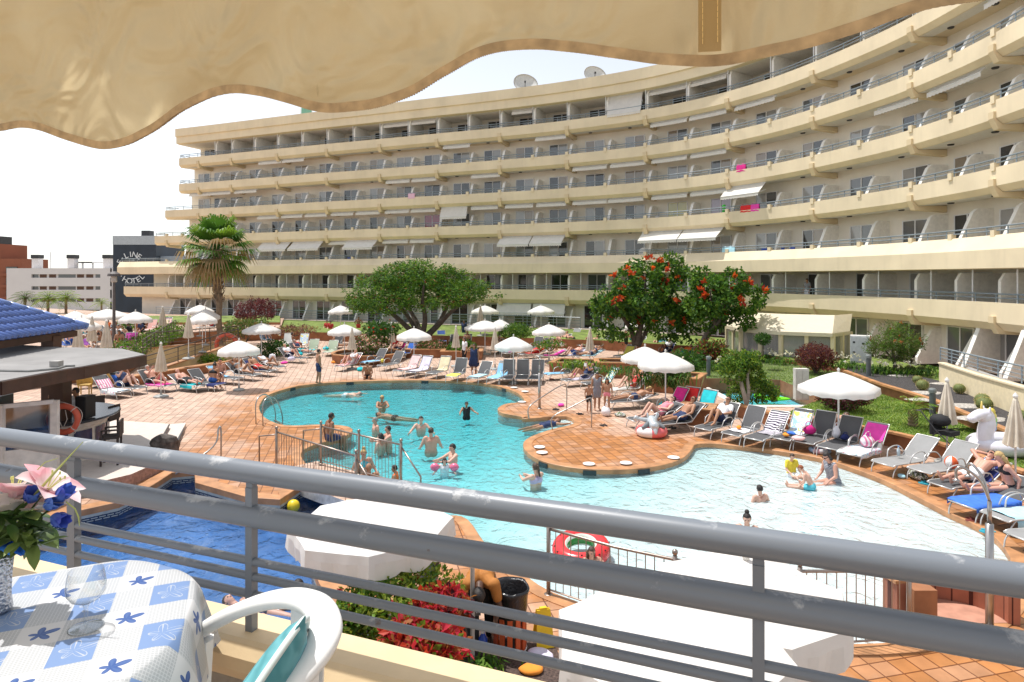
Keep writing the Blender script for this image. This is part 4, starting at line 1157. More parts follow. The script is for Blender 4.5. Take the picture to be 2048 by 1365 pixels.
for (px, py, dy), dirs, mm in (((26,985,-.02),(0,.25,.6),M_pw),((92,972,-.01),(.35,.1,.55),M_pw)):
 c = fl(px, py+12, dy); ax = V(dirs).normalized(); u = ax.orthogonal().normalized(); v = ax.cross(u); b = MB()
 for k in range(6):
  a = k*math.pi/3+.3; petal(b, c, ax*.55+(u*math.cos(a)+v*math.sin(a))*.85, .076, .056, .6, up=ax)
 b.build('lily', mm, bq, True)
 b = MB()
 for k in range(5):
  a = k*1.25; b.tube([c, c+ax*.035+(u*math.cos(a)+v*math.sin(a))*.012], .001, 5); b.ball(c+ax*.037+(u*math.cos(a)+v*math.sin(a))*.013, (.002,.002,.004), 6, 4)
 b.build('stamens', mat('stamen_yellow', (.6,.62,.2), .6), bq)
b = MB()
for px, py, dx in ((62,1000,.5),(15,1010,-.4),(105,985,.9),(40,1020,.2),(78,1015,.6),(5,985,-.6),(50,975,.3),(112,1000,.8),(30,1005,.1),(-5,1020,-.2)):
 petal(b, fl(px-25, py+10, -.01), V((dx,-.25,.35)), .068, .05, .5)
b.build('white_petals', M_ww, bq, True)
for px, py, ax in ((98,1010,(.6,-.1,.3)),(122,992,(.7,-.1,.5)),(112,1030,(.8,-.2,-.15)),(70,1000,(.2,-.2,.4))):
 c = fl(px-8, py+4, -.03); ax = V(ax).normalized(); u = ax.orthogonal().normalized(); v = ax.cross(u); b = MB()
 for k in range(6):
  a = k*math.pi/3; petal(b, c+(u*math.cos(a)+v*math.sin(a))*.004, ax*1.0+(u*math.cos(a)+v*math.sin(a))*.5, .034, .026, -.45, up=ax)
 b.build('tulip', M_bl, bq, True)
b = MB()
for k in range(9):
 a = k*.75; petal(b, fl(12, 1085, -.02)+V((0,0,0)), V((math.cos(a),math.sin(a)*.6,-.25+.3*(k % 2))), .045, .03, .7)
b.build('blue_ribbon_flower', mkpet('bright_blue_petal', (.02,.10,.62), (.06,.25,.85)), bq, True)
b = MB(); br_ = random.Random(3)
for k in range(90):
 px, py = br_.uniform(-30,90), br_.uniform(1020,1095); c = fl(px, py, br_.uniform(-.05,.05)); d = V((br_.uniform(-.4,1),br_.uniform(-1,.3),br_.uniform(-.5,.6)))
 petal(b, c, d, br_.uniform(.035,.065), br_.uniform(.016,.028), br_.uniform(-.2,.8), n=4)
b.build('leaves', M_lg, bq, True)
b = MB()
for px, py in ((26,985),(92,972),(98,1010),(122,992),(112,1030),(70,1000),(20,1085)): b.tube([V((0,0,-.03)), V((0,0,.03))*.5+fl(px,py)*.5+V((0,0,-.01)), fl(px, py+10)], .0018, 5)
b.build('stems', M_lg, bq)
b = MB(); b.tube([fl(70,990,-.03), fl(110,945,-.03), fl(166,884,-.03)], [.0028,.0024,.0006], 6); b.tube([fl(132,1004,-.03), fl(150,1018,-.03), fl(157,1035,-.03), fl(159,1052,-.03)], [.0012,.0014,.0014,.0006], 6)
b.tube([fl(75,940,-.02), fl(90,925,-.02), fl(116,917,-.02)], [.001,.001,.0005], 5); b.build('grass_blades', mat('blade_green', (.38,.42,.12), .5), bq)
# ------------------------------------------------ white plastic chair with teal cushion
ch = thing('garden_chair', 'white plastic armchair beside the balcony table', 'chair', (0,0,0))
M_pl = mat('chair_white_resin', (.84,.84,.82), .35, var=.02)
def band(b, pts, ws, th, upv=V((0,0,1))):
 """rounded band swept along pts, lying flat"""
 n = 12; k = len(pts); vs = []
 for i, p in enumerate(pts):
  t_ = (pts[min(i+1, k-1)]-pts[max(i-1, 0)]).normalized(); s_ = t_.cross(upv).normalized(); q = s_.cross(t_)
  for j in range(n):
   a = 2*math.pi*j/n; ca, sa = math.cos(a), math.sin(a)
   vs.append(p+s_*ws[i]/2*math.copysign(abs(ca)**.7, ca)+q*th/2*math.copysign(abs(sa)**.8, sa))
 b.add(vs, [(i*n+j, i*n+(j+1) % n, (i+1)*n+(j+1) % n, (i+1)*n+j) for i in range(k-1) for j in range(n)]+[tuple(range(n))[::-1], tuple((k-1)*n+j for j in range(n))])
cp = [(395,1268,1.36),(430,1245,1.335),(485,1218,1.30),(540,1201,1.265),(590,1197,1.225),(628,1209,1.185),(648,1235,1.145),(650,1268,1.105),(634,1302,1.07),(606,1338,1.035),(570,1378,1.0),(520,1430,.965),(470,1480,.95)]
pts = catmull([P(a, b_, c) for a, b_, c in cp], 5)
b = MB(); band(b, pts, [.046+.012*math.sin(math.pi*i/(len(pts)-1)) for i in range(len(pts))], .03); b.build('arm_and_back_rail', M_pl, ch, True)
# back shell below the rail on the right, slats
sb = catmull([P(a, b_, c)+V((0,0,-.012)) for a, b_, c in cp[4:11]], 4)
bk_ = MB(); nn_ = len(sb)
for i in range(0, nn_-2, 5):
 p, q = sb[i], sb[min(i+3, nn_-1)]; dn = V((-.10,.0,-.42));
 mid = (sb[0]+sb[-1])/2; inw = (mid-(p+q)/2); inw.z = 0; inw = inw*.25+V((0,0,-.40))
 bk_.add([p, q, q+inw, p+inw, p+V((-.008,0,0)), q+V((-.008,0,0)), q+inw+V((-.008,0,0)), p+inw+V((-.008,0,0))], [(0,1,2,3),(7,6,5,4),(0,4,5,1),(2,6,7,3),(1,5,6,2),(0,3,7,4)])
bk_.build('back_slats', M_pl, ch)
st_c = V((-.47,1.13));
b = MB(); b.prism([(st_c.x+.23*math.cos(a)*1.05, st_c.y+.22*math.sin(a)) for a in [R(i*15) for i in range(24)]], zf+.40, zf+.43); b.build('seat', M_pl, ch)
for dx, dy in ((-.19,.17),(.19,.17),(-.19,-.17),(.17,-.17)):
 b = MB(); b.tube([(st_c.x+dx*.9,st_c.y+dy*.9,zf+.40),(st_c.x+dx*1.15,st_c.y+dy*1.15,zf)], [.024,.018], 8); b.build('leg', M_pl, ch)
pf = P(395,1268,1.36); b = MB(); b.tube([pf+V((.01,0,-.01)), V((pf.x,pf.y,zf+.42))], [.024,.022], 8); b.build('arm_support', M_pl, ch)
cu = thing('cushion', 'teal patterned seat cushion standing in the white chair', 'cushion')
A_, B_ = P(522,1360,.95), P(611,1228,1.04)   # along its upright edge
ax = (B_-A_); up_ = ax.normalized(); L0 = .36
dep = -((B_+A_)/2-V((0,0,H))).normalized()+V((-.16,0,0)); dep = (dep-up_*dep.dot(up_)).normalized(); nr_ = up_.cross(dep).normalized()
c0 = B_-up_*.165-dep*.11
def pillow(b, c, a, e, n, la, le, th, k=14, mi=0):
 vs = []
 for sgn in (1, -1):
  for i in range(k+1):
   for j in range(k+1):
    x, y_ = 2*i/k-1, 2*j/k-1
    h_ = th*.5*((1-x**4)*(1-y_**4))**.55
    sc_ = 1-.06*((x*y_)**2)
    vs.append(c+a*x*la/2*sc_*(1-.05*y_*y_)+e*y_*le/2*(1-.05*x*x)+n*h_*sgn)
 o = (k+1)**2
 fs = [(i*(k+1)+j, (i+1)*(k+1)+j, (i+1)*(k+1)+j+1, i*(k+1)+j+1) for i in range(k) for j in range(k)]
 b.add(vs, fs+[tuple(q+o for q in f[::-1]) for f in fs], mi)
def tealmat():
 m, N, L, bs = nodes('teal_swirl_fabric'); tc = N.new('ShaderNodeTexCoord'); wv = N.new('ShaderNodeTexWave'); wv.inputs['Scale'].default_value = 14; wv.inputs['Distortion'].default_value = 9; wv.inputs['Detail'].default_value = 2; wv.inputs['Detail Scale'].default_value = 1.3
 L.new(tc.outputs['Object'], wv.inputs['Vector']); mx = N.new('ShaderNodeMix'); mx.data_type = 'RGBA'; mx.inputs[6].default_value = (.055,.24,.27,1); mx.inputs[7].default_value = (.11,.34,.38,1); L.new(wv.outputs['Fac'], mx.inputs[0]); L.new(mx.outputs[2], bs.inputs['Base Color']); bs.inputs['Roughness'].default_value = .6; return m
b = MB(); pillow(b, c0, up_, dep, nr_, .37, .22, .062); b.build('cover', tealmat(), cu, True)
b = MB(); rim_ = []
for k in range(48):
 a = 2*math.pi*k/48; ca, sa = math.cos(a), math.sin(a); q = .5
 rim_.append(c0+up_*.185*math.copysign(abs(ca)**q, ca)+dep*.11*math.copysign(abs(sa)**q, sa))
b.tube(rim_, .006, 8, closed=True); b.build('piping', mat('pale_piping', (.62,.70,.68), .6), cu, True)
# ================================================================== distant buildings
def ribbon_building():
 Y = 155.; a, c = P(15,537,Y), P(222,537,Y); w_ = c.x-a.x; cx = (a.x+c.x)/2
 t = thing('hotel_building', 'long low white hotel with ribbon windows left of the lamp post', 'building', (cx,Y,-3.2))
 h = a.z+3.2; b = MB(); zs = [P(0,y,Y).z+3.2 for y in (549,556,573,580,597,604,620,627)]
 prev = 0
 b.box((0,4.2,h/2),(w_,8,h))
 lv = [0]+sorted(zs)+[h]
 for i in range(0, len(lv), 2): b.box((0,.0,(lv[i]+lv[i+1])/2),(w_,.6,lv[i+1]-lv[i]))
 b.box((-w_/2+3,0,h/2),(6,.598,h-.01)); b.box((w_/2-1.2,0,h/2),(2.4,.598,h-.01)); b.build('wall', mat('white_hotel_render', (.72,.68,.66), .8, var=.04, vscale=.2), t)
 g_ = MB()
 for i in range(1, len(lv)-1, 2):
  for k, (u0, u1) in enumerate(((.07,.30),(.30,.38),(.39,.47),(.48,.66),(.66,.74),(.75,.83),(.84,.97))):
   z0, z1 = lv[i], lv[i+1]; b_ = MB(); b_.box((-w_/2+w_*(u0+u1)/2,.22,(z0+z1)/2),(w_*(u1-u0)-.3,.06,z1-z0))
   b_.build('window', mat('brown_shutter', (.12,.055,.03), .6) if k in (1,2,4,5) else GLS[1], t)
 for u in (.2,.55,.9):
  b = MB(); b.box((-w_/2+w_*u,3,h+1.2),(1.6,1.6,2.6)); b.box((-w_/2+w_*u,3,h+2.9),(1.9,1.9,.9),mi=1); b.build('chimney', [MC['white_hotel_render'], M_dark], t)
 for u in (.62,.72): b = MB(); b.box((-w_/2+w_*u,4,h+1.5),(6,2,.25)); b.box((-w_/2+w_*u,4,h+.7),(.3,.3,1.5)); b.build('roof_canopy', M_frame, t)
 b = MB(); b.tube([(-w_/2+w_*.36,2,h),(-w_/2+w_*.36,2,h+4)],.12,5); b.build('aerial', M_frame, t)
ribbon_building()
Y = 172.; a, c = P(-90,488,Y), P(43,488,Y)
t = thing('brick_tower_building', 'red-brown apartment tower at the far left edge', 'building', ((a.x+c.x)/2,Y,-3.2)); w_ = c.x-a.x; h = a.z+3.2
M_rust = mat('rust_render', (.28,.095,.05), .85, var=.12, vscale=.2)
b = MB(); b.box((-3,5,h/2),(w_-6,10,h)); b.box((w_/2-3,5,h/2-2),(6,9.8,h-4)); b.build('wall', M_rust, t)
b = MB(); b.box((0,3,h+1),(5,4,2.2)); b.build('chimney', MC['dark_metal'], t)
for z in range(4):
 b = MB(); b.box((w_/2-2.6,-.0,h-7-z*3.1),(3,.2,1.6)); b.build('window', GLS[2], t)
 b = MB(); b.box((w_/2-2,-.3,h-8.3-z*3.1),(6.5,1,.7)); b.build('balcony', M_rust, t)
Y = 115.; a, c = P(226,472,Y), P(312,472,Y); w_ = c.x-a.x; h = a.z+3.2
t = thing('hotel_tower', 'dark blue hotel slab with white circular lettering beside the cream block', 'building', ((a.x+c.x)/2,Y,-3.2))
b = MB(); b.box((0,5,(h-1.6)/2),(w_,10,h-1.6)); b.build('wall', mat('navy_cladding', (.018,.028,.045), .5, var=.3, vscale=.5), t)
b = MB(); b.box((0,5,h-.8),(w_+.1,10.1,1.6)); b.build('roof_parapet', mat('pale_grey_panel', (.45,.49,.52), .6), t)
b = MB(); b.box((w_/2+2,6,h/2-1.8),(4,9,h-3.6)); b.build('side_wing', mat('blue_grey_panel', (.30,.36,.43), .5), t)
b = MB(); b.box((-w_/2-.6,6,h/2-1.5),(1.2,6,h-3)); b.build('rust_pier', M_rust, t)
b = MB(); b.box((w_/2-3.2,3,h+.5),(1.5,1.5,1.2)); b.build('roof_vent', M_dark, t)
M_let = mat('white_letter', (.8,.82,.83), .5, var=0)
ct = P(264,536,Y); ctx, ctz = ct.x-t.location.x, ct.z-t.location.z
def letter(ch_, ang, r, top, par, size):
 cu_ = bpy.data.curves.new('letter', 'FONT'); cu_.body = ch_; cu_.size = size; cu_.align_x = 'CENTER'; cu_.align_y = 'CENTER'; cu_.extrude = .04
 cu_.materials.append(M_let); o = bpy.data.objects.new('letter', cu_); C.objects.link(o); o.parent = par
 a_ = R(ang); o.location = (ctx+r*math.cos(a_), -.08, ctz+r*math.sin(a_))
 o.rotation_mode = 'XYZ'; rot = (ang-90) if top else (ang+90)
 o.rotation_euler = (R(90), -R(rot), 0)
for ch_, an in (('E',154),('\u00b7',134),('L',115),('I',95),('N',76),('E',56)): letter(ch_, an, 2.35, True, t, 1.4)
for ch_, an in (('\u00b7',219),('H',241),('O',261),('T',280),('E',299),('L',318)): letter(ch_, an, 2.45, False, t, 1.4)
# ================================================================== the bar on the left
M_wood = mat('dark_stained_wood', (.085,.038,.022), .6, var=.25, vscale=3)
t = thing('bar_pavilion', 'poolside bar with flat grey roof and blue glazed tile roof', 'bar', (0,0,0))
zr = 2.9
rp_ = [G(x,y,zr) for x,y in ((-260,790),(0,766),(130,741),(165,736),(290,712),(243,700),(120,697),(0,690),(-260,690))]
b = MB(); b.prism([(p.x,p.y) for p in rp_], zr, zr+.04); b.build('flat_roof', mat('grey_membrane', (.27,.26,.25), .9, var=.15, vscale=1.2), t)
b = MB(); ins = [(p.x,p.y) for p in rp_]
for i in range(5):
 p, q = rp_[i], rp_[(i+1)];
 if i < 4: b.beam((p.x,p.y,zr-.13),(q.x,q.y,zr-.13),.1,.30)
b.beam((rp_[4].x,rp_[4].y,zr-.132),(rp_[5].x,rp_[5].y,zr-.132),.1,.294)
b.build('fascia', M_wood, t)
b = MB(); b.tube([G(-50,741,zr+.06),G(60,743,zr+.06),G(115,738,zr+.06),G(130,733,zr+.06),G(150,732,zr+.06)], .03, 6); b.build('cable', mat('grey_cable',(.2,.2,.19),.7), t)
b = MB(); g_ = G(113,734,zr+.04); b.box((g_.x,g_.y,zr+.12),(.22,.2,.14)); b.build('junction_box', mat('box_grey',(.4,.38,.35),.7), t)
pb = G(121,945,0)
for px, py, nm in ((121,945,0),(-70,1000,0)):
 g_ = G(px,py,0); b = MB(); b.box((g_.x,g_.y,1.37),(.36,.36,2.74)); b.build('post', M_wood, t)
# blue tile roof: slope facing the pool, hip towards the back
e0, e1 = V((-13.55,9.0,3.42)), V((-14.9,22.4,3.42))
ed = (e1-e0).normalized(); up_s = V((-ed.y*-1,ed.x*-1,0)); up_s = V((-abs(ed.y), ed.x*-1*-1, 0)).normalized()
up_s = V((-ed.y, ed.x, 0)).normalized()
if up_s.x > 0: up_s = -up_s
slope = (up_s*math.cos(R(28))+V((0,0,math.sin(R(28))))).normalized()
L_e = (e1-e0).length; nrm = ed.cross(slope); nrm = nrm if nrm.z > 0 else -nrm
b = MB(); bt = MB()
i = 0; s_ = .0
M_tile = mat('blue_glazed_tile', (.095,.16,.41), .25, var=.18, vscale=2, spec=.6)
while s_ < L_e:
 maxl = min(4.2, (L_e-s_)*1.0/math.cos(R(28))+.1)
 k = 0; l = 0
 while l < maxl:
  p = e0+ed*s_+slope*l; n = 8; vs = []
  for (dl, rr_) in ((-.04,.125),(.40,.10)):
   c = p+slope*dl+nrm*(.0 if dl > 0 else .03)
   for j in range(n+1):
    a = math.pi*j/n; vs.append(c+ed*math.cos(a)*rr_+nrm*math.sin(a)*rr_)
  m_ = n+1
  b.add(vs, [(j, j+1, m_+j+1, m_+j) for j in range(n)]+[tuple(range(m_))[::-1]])
  l += .36
 s_ += .27
b.build('barrel_tiles', M_tile, t, True)
b = MB(); apx = e1+(slope*4.2)-ed*4.2*math.cos(R(28)); hp0 = e1
top0 = e0+slope*4.2
b.add([e0-nrm*.02, e1-nrm*.02, apx-nrm*.02, top0-nrm*.02], [(0,1,2,3)])
e2 = V((e1.x-9, e1.y+.4, e1.z)); b.add([e1-V((0,0,.03)), e2-V((0,0,.03)), apx+V((-1.5,0,-.03)), apx-V((0,0,.03))], [(0,1,2,3)])
b.build('roof_deck', mat('blue_tile_underlay', (.05,.09,.28), .5), t)
b = MB()
for j in range(12):
 p = e1.lerp(apx, j/12); q = e1.lerp(apx, (j+1.15)/12); b.tube([p+nrm*.06, q+nrm*.09], [.13,.10], 8)
b.build('hip_tiles', mat('pale_blue_glazed_tile', (.17,.25,.52), .25, var=.1), t, True)
b = MB(); b.beam(e0+V((-.25,0,-.16)), e1+V((-.25,-.3,-.16)), .16, .22); b.beam(e1+V((-.2,-.25,-.17)), e2+V((0,-.25,-.17)), .16, .2); b.build('eaves_beam', M_wood, t)
g_ = P(103,690,21.0); b = MB(); b.box((g_.x,g_.y,1.64),(.4,.4,3.28)); b.build('post', M_wood, t)
b = MB(); b.beam((-22,20.6,2.94+.6),(-15.3,21.2,2.94+.35),.2,.5); b.build('back_beam', M_wood, t)
# counter
cc = V((-13.0,17.65)); b = MB(); b.lathe([(1.5,1.02),(1.86,1.04),(1.9,1.07),(1.86,1.10),(.4,1.11)], (cc.x,cc.y,.3), 40); b.build('counter_top', mat('dark_counter', (.05,.052,.058), .25), t)
b = MB(); b.lathe([(1.62,0),(1.62,.15),(1.56,.2),(1.56,.85),(1.62,.9),(1.62,1.02)], (cc.x,cc.y,.3), 40, cap=False); b.build('counter_body', mat('cream_bar_render', (.66,.60,.54), .7), t)
b = MB()
for k in range(-5, 5):
 a0, a1 = R(-75+k*24), R(-75+k*24+19)
 for zz in ((.26,.80),):
  n = 6; vs = []
  for i in range(n+1):
   a = a0+(a1-a0)*i/n
   for z in zz: vs.append((cc.x+1.585*math.cos(a), cc.y+1.585*math.sin(a), .3+z))
  b.add(vs, [(2*i, 2*i+2, 2*i+3, 2*i+1) for i in range(n)])
b.build('blue_tile_panels', mat('navy_tile', (.012,.03,.10), .2, var=.3, vscale=8), t)
# glazed windbreak to the left of the post
w0, w1 = G(-120,985,.3), G(108,950,.3); b = MB()
for f_ in (0, .5, 1): p = w0.lerp(w1, f_); b.box((p.x,p.y,1.2),(.22,.1,1.9))
b.beam((w0.x,w0.y,2.12),(w1.x,w1.y,2.12),.1,.1); b.beam((w0.x,w0.y,.75),(w1.x,w1.y,.75),.1,.6); b.build('windbreak_frame', mat('cream_frame', (.72,.66,.6), .6), t)
b = MB(); b.beam((w0.x,w0.y+.01,1.56),(w1.x,w1.y+.01,1.56),.02,1.0);
m_, N_, L_, bs_ = nodes('smoked_glass'); N_.remove(bs_); tr = N_.new('ShaderNodeBsdfTransparent'); tr.inputs[0].default_value = (.55,.55,.56,1); g2 = N_.new('ShaderNodeBsdfGlossy'); g2.inputs['Roughness'].default_value = .05; ms = N_.new('ShaderNodeMixShader'); ms.inputs[0].default_value = .15; L_.new(tr.outputs[0], ms.inputs[1]); L_.new(g2.outputs[0], ms.inputs[2]); L_.new(ms.outputs[0], N_['Material Output'].inputs['Surface'])
b.build('windbreak_glass', m_, t)
b = MB(); b.beam((w0.x,w0.y-.056,.72),(w1.x-.8,w1.y-.03,.72),.02,.4); b.build('blue_tile_band', MC['navy_tile'], t)
# back bar clutter: fridge & shelves
b = MB(); b.box((-15.2,18.4,1.0),(1.2,.7,1.6)); b.build('fridge', mat('dark_fridge', (.06,.06,.065), .3), t)
# platform
zp = .3; pl = [G(x,y,zp) for x,y in ((130,835),(338,848),(312,893),(338,905),(316,925),(262,949),(190,966),(60,990),(-260,1010),(-260,840))]
b = MB(); b.prism([(p.x,p.y) for p in pl], 0.0, zp); n_ = len(pl); b.m = [1]*n_+[0]*(len(b.f)-n_)
struct(b.build('bar_platform', [mat('cream_stone_floor', (.62,.54,.47), .6, var=.06), mat('pink_stone_riser', (.36,.22,.18), .7, var=.3, vscale=14)]))
b = MB(); p0, p1 = G(345,848,.15), G(316,893,.15); d = (p1-p0).normalized(); sx = V((d.y,-d.x,0)); sx = sx if sx.x > 0 else -sx
b.prism([tuple((p0-sx*.15).to_2d()), tuple((p0+sx*.42).to_2d()), tuple((p1+sx*.42).to_2d()), tuple((p1-sx*.15).to_2d())], 0, .15)
struct(b.build('platform_step', MC['cream_stone_floor']))
for o_, z in ((.0,.3),(.44,.15)):
 b = MB(); q0, q1 = G(338,848,.3)+sx*o_, G(312,893,.3)+sx*o_; q0.z = q1.z = z-.03; b.beam(q0, q1, .05, .05); struct(b.build('step_trim', M_dark))
# boulder beside the steps
b = MB(); g_ = G(334,898,.2); b.ball((0,0,.12),(.42,.3,.3),14,9)
b.v = [tuple(V(p)*(1+.35*noise.noise(V(p)*3.1))) for p in b.v]
tag(b.build('boulder', mat('dark_boulder', (.10,.085,.075), .9, var=.5, vscale=8, bump=.6, bscale=12), None, False, loc=g_), 'dark rough boulder beside the bar steps', 'rock')
# lifebuoy
def lifebuoy(c, r, rr_, rz, lb, tilt=0.):
 t = thing('lifebuoy', lb, 'lifebuoy', c, rz); n = 40
 b = MB(); b.tube([(r*math.cos(2*math.pi*i/n),0,r*math.sin(2*math.pi*i/n)) for i in range(n)], rr_, 12, closed=True); b.build('ring', mat('lifebuoy_orange', (.62,.11,.055), .5, var=.15), t, True)
 b = MB()
 for k in range(4):
  a = R(45+90*k); b.tube([(r*math.cos(a)+rr_*1.04*math.cos(x)*math.cos(a), rr_*1.04*math.sin(x), r*math.sin(a)+rr_*1.04*math.cos(x)*math.sin(a)) for x in [2*math.pi*i/12 for i in range(12)]], .012, 6, closed=True)
 pts = [((r+rr_*1.3+.03*math.sin(4*2*math.pi*i/n))*math.cos(2*math.pi*i/n),-.01,(r+rr_*1.3+.03*math.sin(4*2*math.pi*i/n))*math.sin(2*math.pi*i/n)) for i in range(n)]
 b.tube(pts, .009, 5, closed=True)
 b.tube([(-.08,-.03,r*.75),(-.1,-.04,0),(0,-.04,-r*.7),(.1,-.04,.0),(.05,-.03,r*.7)], .01, 5); b.build('rope', mat('cream_rope', (.6,.55,.48), .9), t)
 return t
lifebuoy(P(133,837,16.55)+V((0,-.1,0)), .335, .075, R(8), 'orange lifebuoy with rope hung on the brown bar post')
lifebuoy(P(453,690,40.0), .62, .13, 0, 'orange lifebuoy on the ramp railing beside the palm trunk')
t = thing('loudspeaker', 'black loudspeaker standing on the round bar counter', 'speaker', (*P(171,850,17.3).to_2d(), 1.41), R(-12))
b = MB(); b.box((0,0,.30),(.33,.32,.58)); b.build('cabinet_body', mat('speaker_black', (.012,.012,.013), .6), t)
b = MB(); b.box((0,-.165,.30),(.28,.012,.52)); b.build('front_grille', mat('speaker_mesh', (.02,.02,.022), .8, bump=.4, bscale=200), t)
def wicker_chair(col, bar=True):
 m = mat('wicker_'+col[0], col[1], .7, var=.2, vscale=20, bump=.5, bscale=90)
 hs_ = .72 if bar else .44
 t = thing('bar_chair' if bar else 'wicker_chair', '', 'chair')
 b = MB(); b.box((0,0,hs_),(.46,.44,.06)); b.build('seat', m, t)
 b = MB();
 if bar: b.box((0,.225,hs_+.22),(.46,.045,.40));
 else:
  pts = [(.27*math.cos(a),.27*math.sin(a)-.02) for a in [R(-10+i*20) for i in range(11)]]
  b.sweep([(p,(p[0]/.27,(p[1]+.02)/.27)) for p in pts], [(0,hs_+.0),(.03,hs_+.0),(.05,hs_+.38),(.02,hs_+.4)])
 b.build('backrest', m, t)
 for x in (-.2,.2):
  for y_ in (-.19,.19): b = MB(); b.box((x,y_,hs_/2-.015),(.045,.045,hs_-.03)); b.build('leg', m, t)
 if bar:
  for x in (-.22,.22): b = MB(); b.box((x,.02,hs_+.2),(.045,.40,.04)); b.box((x,-.17,hs_+.1),(.045,.04,.2)); b.build('armrest', m, t)
 return t
c0_ = wicker_chair(('dark', (.035,.024,.02)))
c0_.location = G(222,928,.3); c0_.rotation_euler.z = R(-70); c0_['label'] = 'dark wicker bar stool nearest the pool with its back to the steps'; c0_['group'] = 'stools at the bar'
dup(c0_, G(214,888,.3), R(-95), 'dark wicker bar stool behind, beside the round counter', 'stools at the bar')
dup(c0_, G(188,862,.3), R(-130), 'dark wicker bar stool half hidden behind the loudspeaker', 'stools at the bar')
c1_ = wicker_chair(('yellow', (.60,.40,.12)), False)
sp_ = [((210,760),30,'yellow wicker chair nearest the ramp wall'),((187,768),-60,'yellow wicker chair in front of its table by the bar'),((176,752),100,'yellow wicker chair behind the small table'),((225,775),160,'yellow wicker chair half hidden by the first sunbed'),((170,790),20,'yellow wicker chair seen just right of the bar roof edge')]
for i, ((px, py), rz, lb) in enumerate(sp_):
 if i == 0: o = c1_; o.location = G(px,py); o.rotation_euler.z = R(rz); o['label'] = lb; o['group'] = 'yellow chairs by the bar'
 else: dup(c1_, G(px,py), R(rz), lb, 'yellow chairs by the bar')
t = thing('cafe_table', 'small grey cafe table among the yellow wicker chairs', 'table', G(198,775))
b = MB(); b.box((0,0,.73),(.8,.8,.04)); b.build('tabletop', mat('pale_table', (.5,.5,.48), .5), t); b = MB(); b.tube([(0,0,0),(0,0,.71)], .04, 8); b.lathe([(.28,0),(.26,.03),(.04,.06)],(0,0,0),14); b.build('pedestal', M_dark, t)
# ================================================================== fences, bridge, handrails
M_steel = mat('brushed_steel', (.42,.40,.38), .3, metal=.9, var=.1)
M_steel2 = mat('bronze_steel', (.33,.27,.23), .35, metal=.8, var=.1)
def barfence(nm, base, h, label, posts=(0,-1), gap=.12, ends=()):
 t = thing(nm, label, 'fence')
 tops = [p+V((0,0,h)) for p in base]
 b = MB(); b.tube(tops, .024, 8); b.build('top_rail', M_steel2, t, True)
 b = MB(); b.tube([p+V((0,0,.09)) for p in base], .016, 6); b.build('bottom_rail', M_steel2, t)
 b = MB(); acc = 0
 for i in range(len(base)-1):
  L__ = (base[i+1]-base[i]).length; s_ = gap-acc
  while s_ < L__: p = base[i].lerp(base[i+1], s_/L__); b.tube([p+V((0,0,.09)), p+V((0,0,h))], .008, 5); s_ += gap
  acc = L__-(s_-gap)
 b.build('bars', M_steel2, t)
 for k in posts:
  p = base[k]; b = MB(); b.tube([p, p+V((0,0,h+.06))], .035, 8); b.ball(p+V((0,0,h+.11)), .045, 10, 6); b.lathe([(.075,0),(.075,.015),(.04,.02)], p, 10); b.build('post', M_steel2, t, True)
 for pts in ends: b = MB(); b.tube([V(p) for p in pts], .022, 8); b.build('end_handrail', M_steel2, t, True)
 return t
nL, fL, nR, fR = G(553,940,.12), G(642,926,.12), G(712,996,.12), G(802,968,.12)
nL.z = fL.z = .10; nR.z = fR.z = .06
o1, o2 = V((-.62,.42,0)), V((.6,-.42,0))
barfence('bridge_fence', [nL, nL.lerp(nR,.5), nR], 1.02, 'nearer steel bar fence of the little pool bridge', ends=([nL+V((0,0,.95)), nL+o1+V((0,0,.8)), nL+o1],[nR+V((0,0,.98)), nR+o2*.9+V((0,0,.35)), nR+o2*.9+V((0,0,-.1))]))
barfence('bridge_fence', [fL, fL.lerp(fR,.5), fR], 1.02, 'farther steel bar fence of the little pool bridge', posts=(0,1,-1), ends=([fL+V((0,0,.95)), fL+o1+V((0,0,.8)), fL+o1],[fR+V((0,0,.98)), fR+o2*.9+V((0,0,.35)), fR+o2*.9+V((0,0,-.1))]))
b = MB(); ex = (nR-nL).normalized(); q = [nL-ex*.3-V((.0,.22,0)), nR+ex*.3-V((.0,.22,0)), fR+ex*.3+V((0,.2,0)), fL-ex*.3+V((0,.2,0))]
b.add([(p.x,p.y,.055) for p in q]+[(p.x,p.y,-.22) for p in q], [(0,1,2,3),(4,7,6,5),(0,4,5,1),(1,5,6,2),(2,6,7,3),(3,7,4,0)], 0); b.m = [1]+[0]*5
struct(b.build('bridge_deck', [mat('white_weathered_concrete', (.58,.57,.55), .8, var=.45, vscale=4), M_deck]))
fb = [G(x,y) for x,y in ((1097,1190),(1150,1208),(1230,1236),(1350,1268),(1500,1291),(1600,1297),(1700,1297),(1770,1292),(1818,1282))]
barfence('pool_fence', fb, 1.08, 'long curved steel bar fence along the near edge of the pool', posts=(0,3,5,-1), gap=.14)
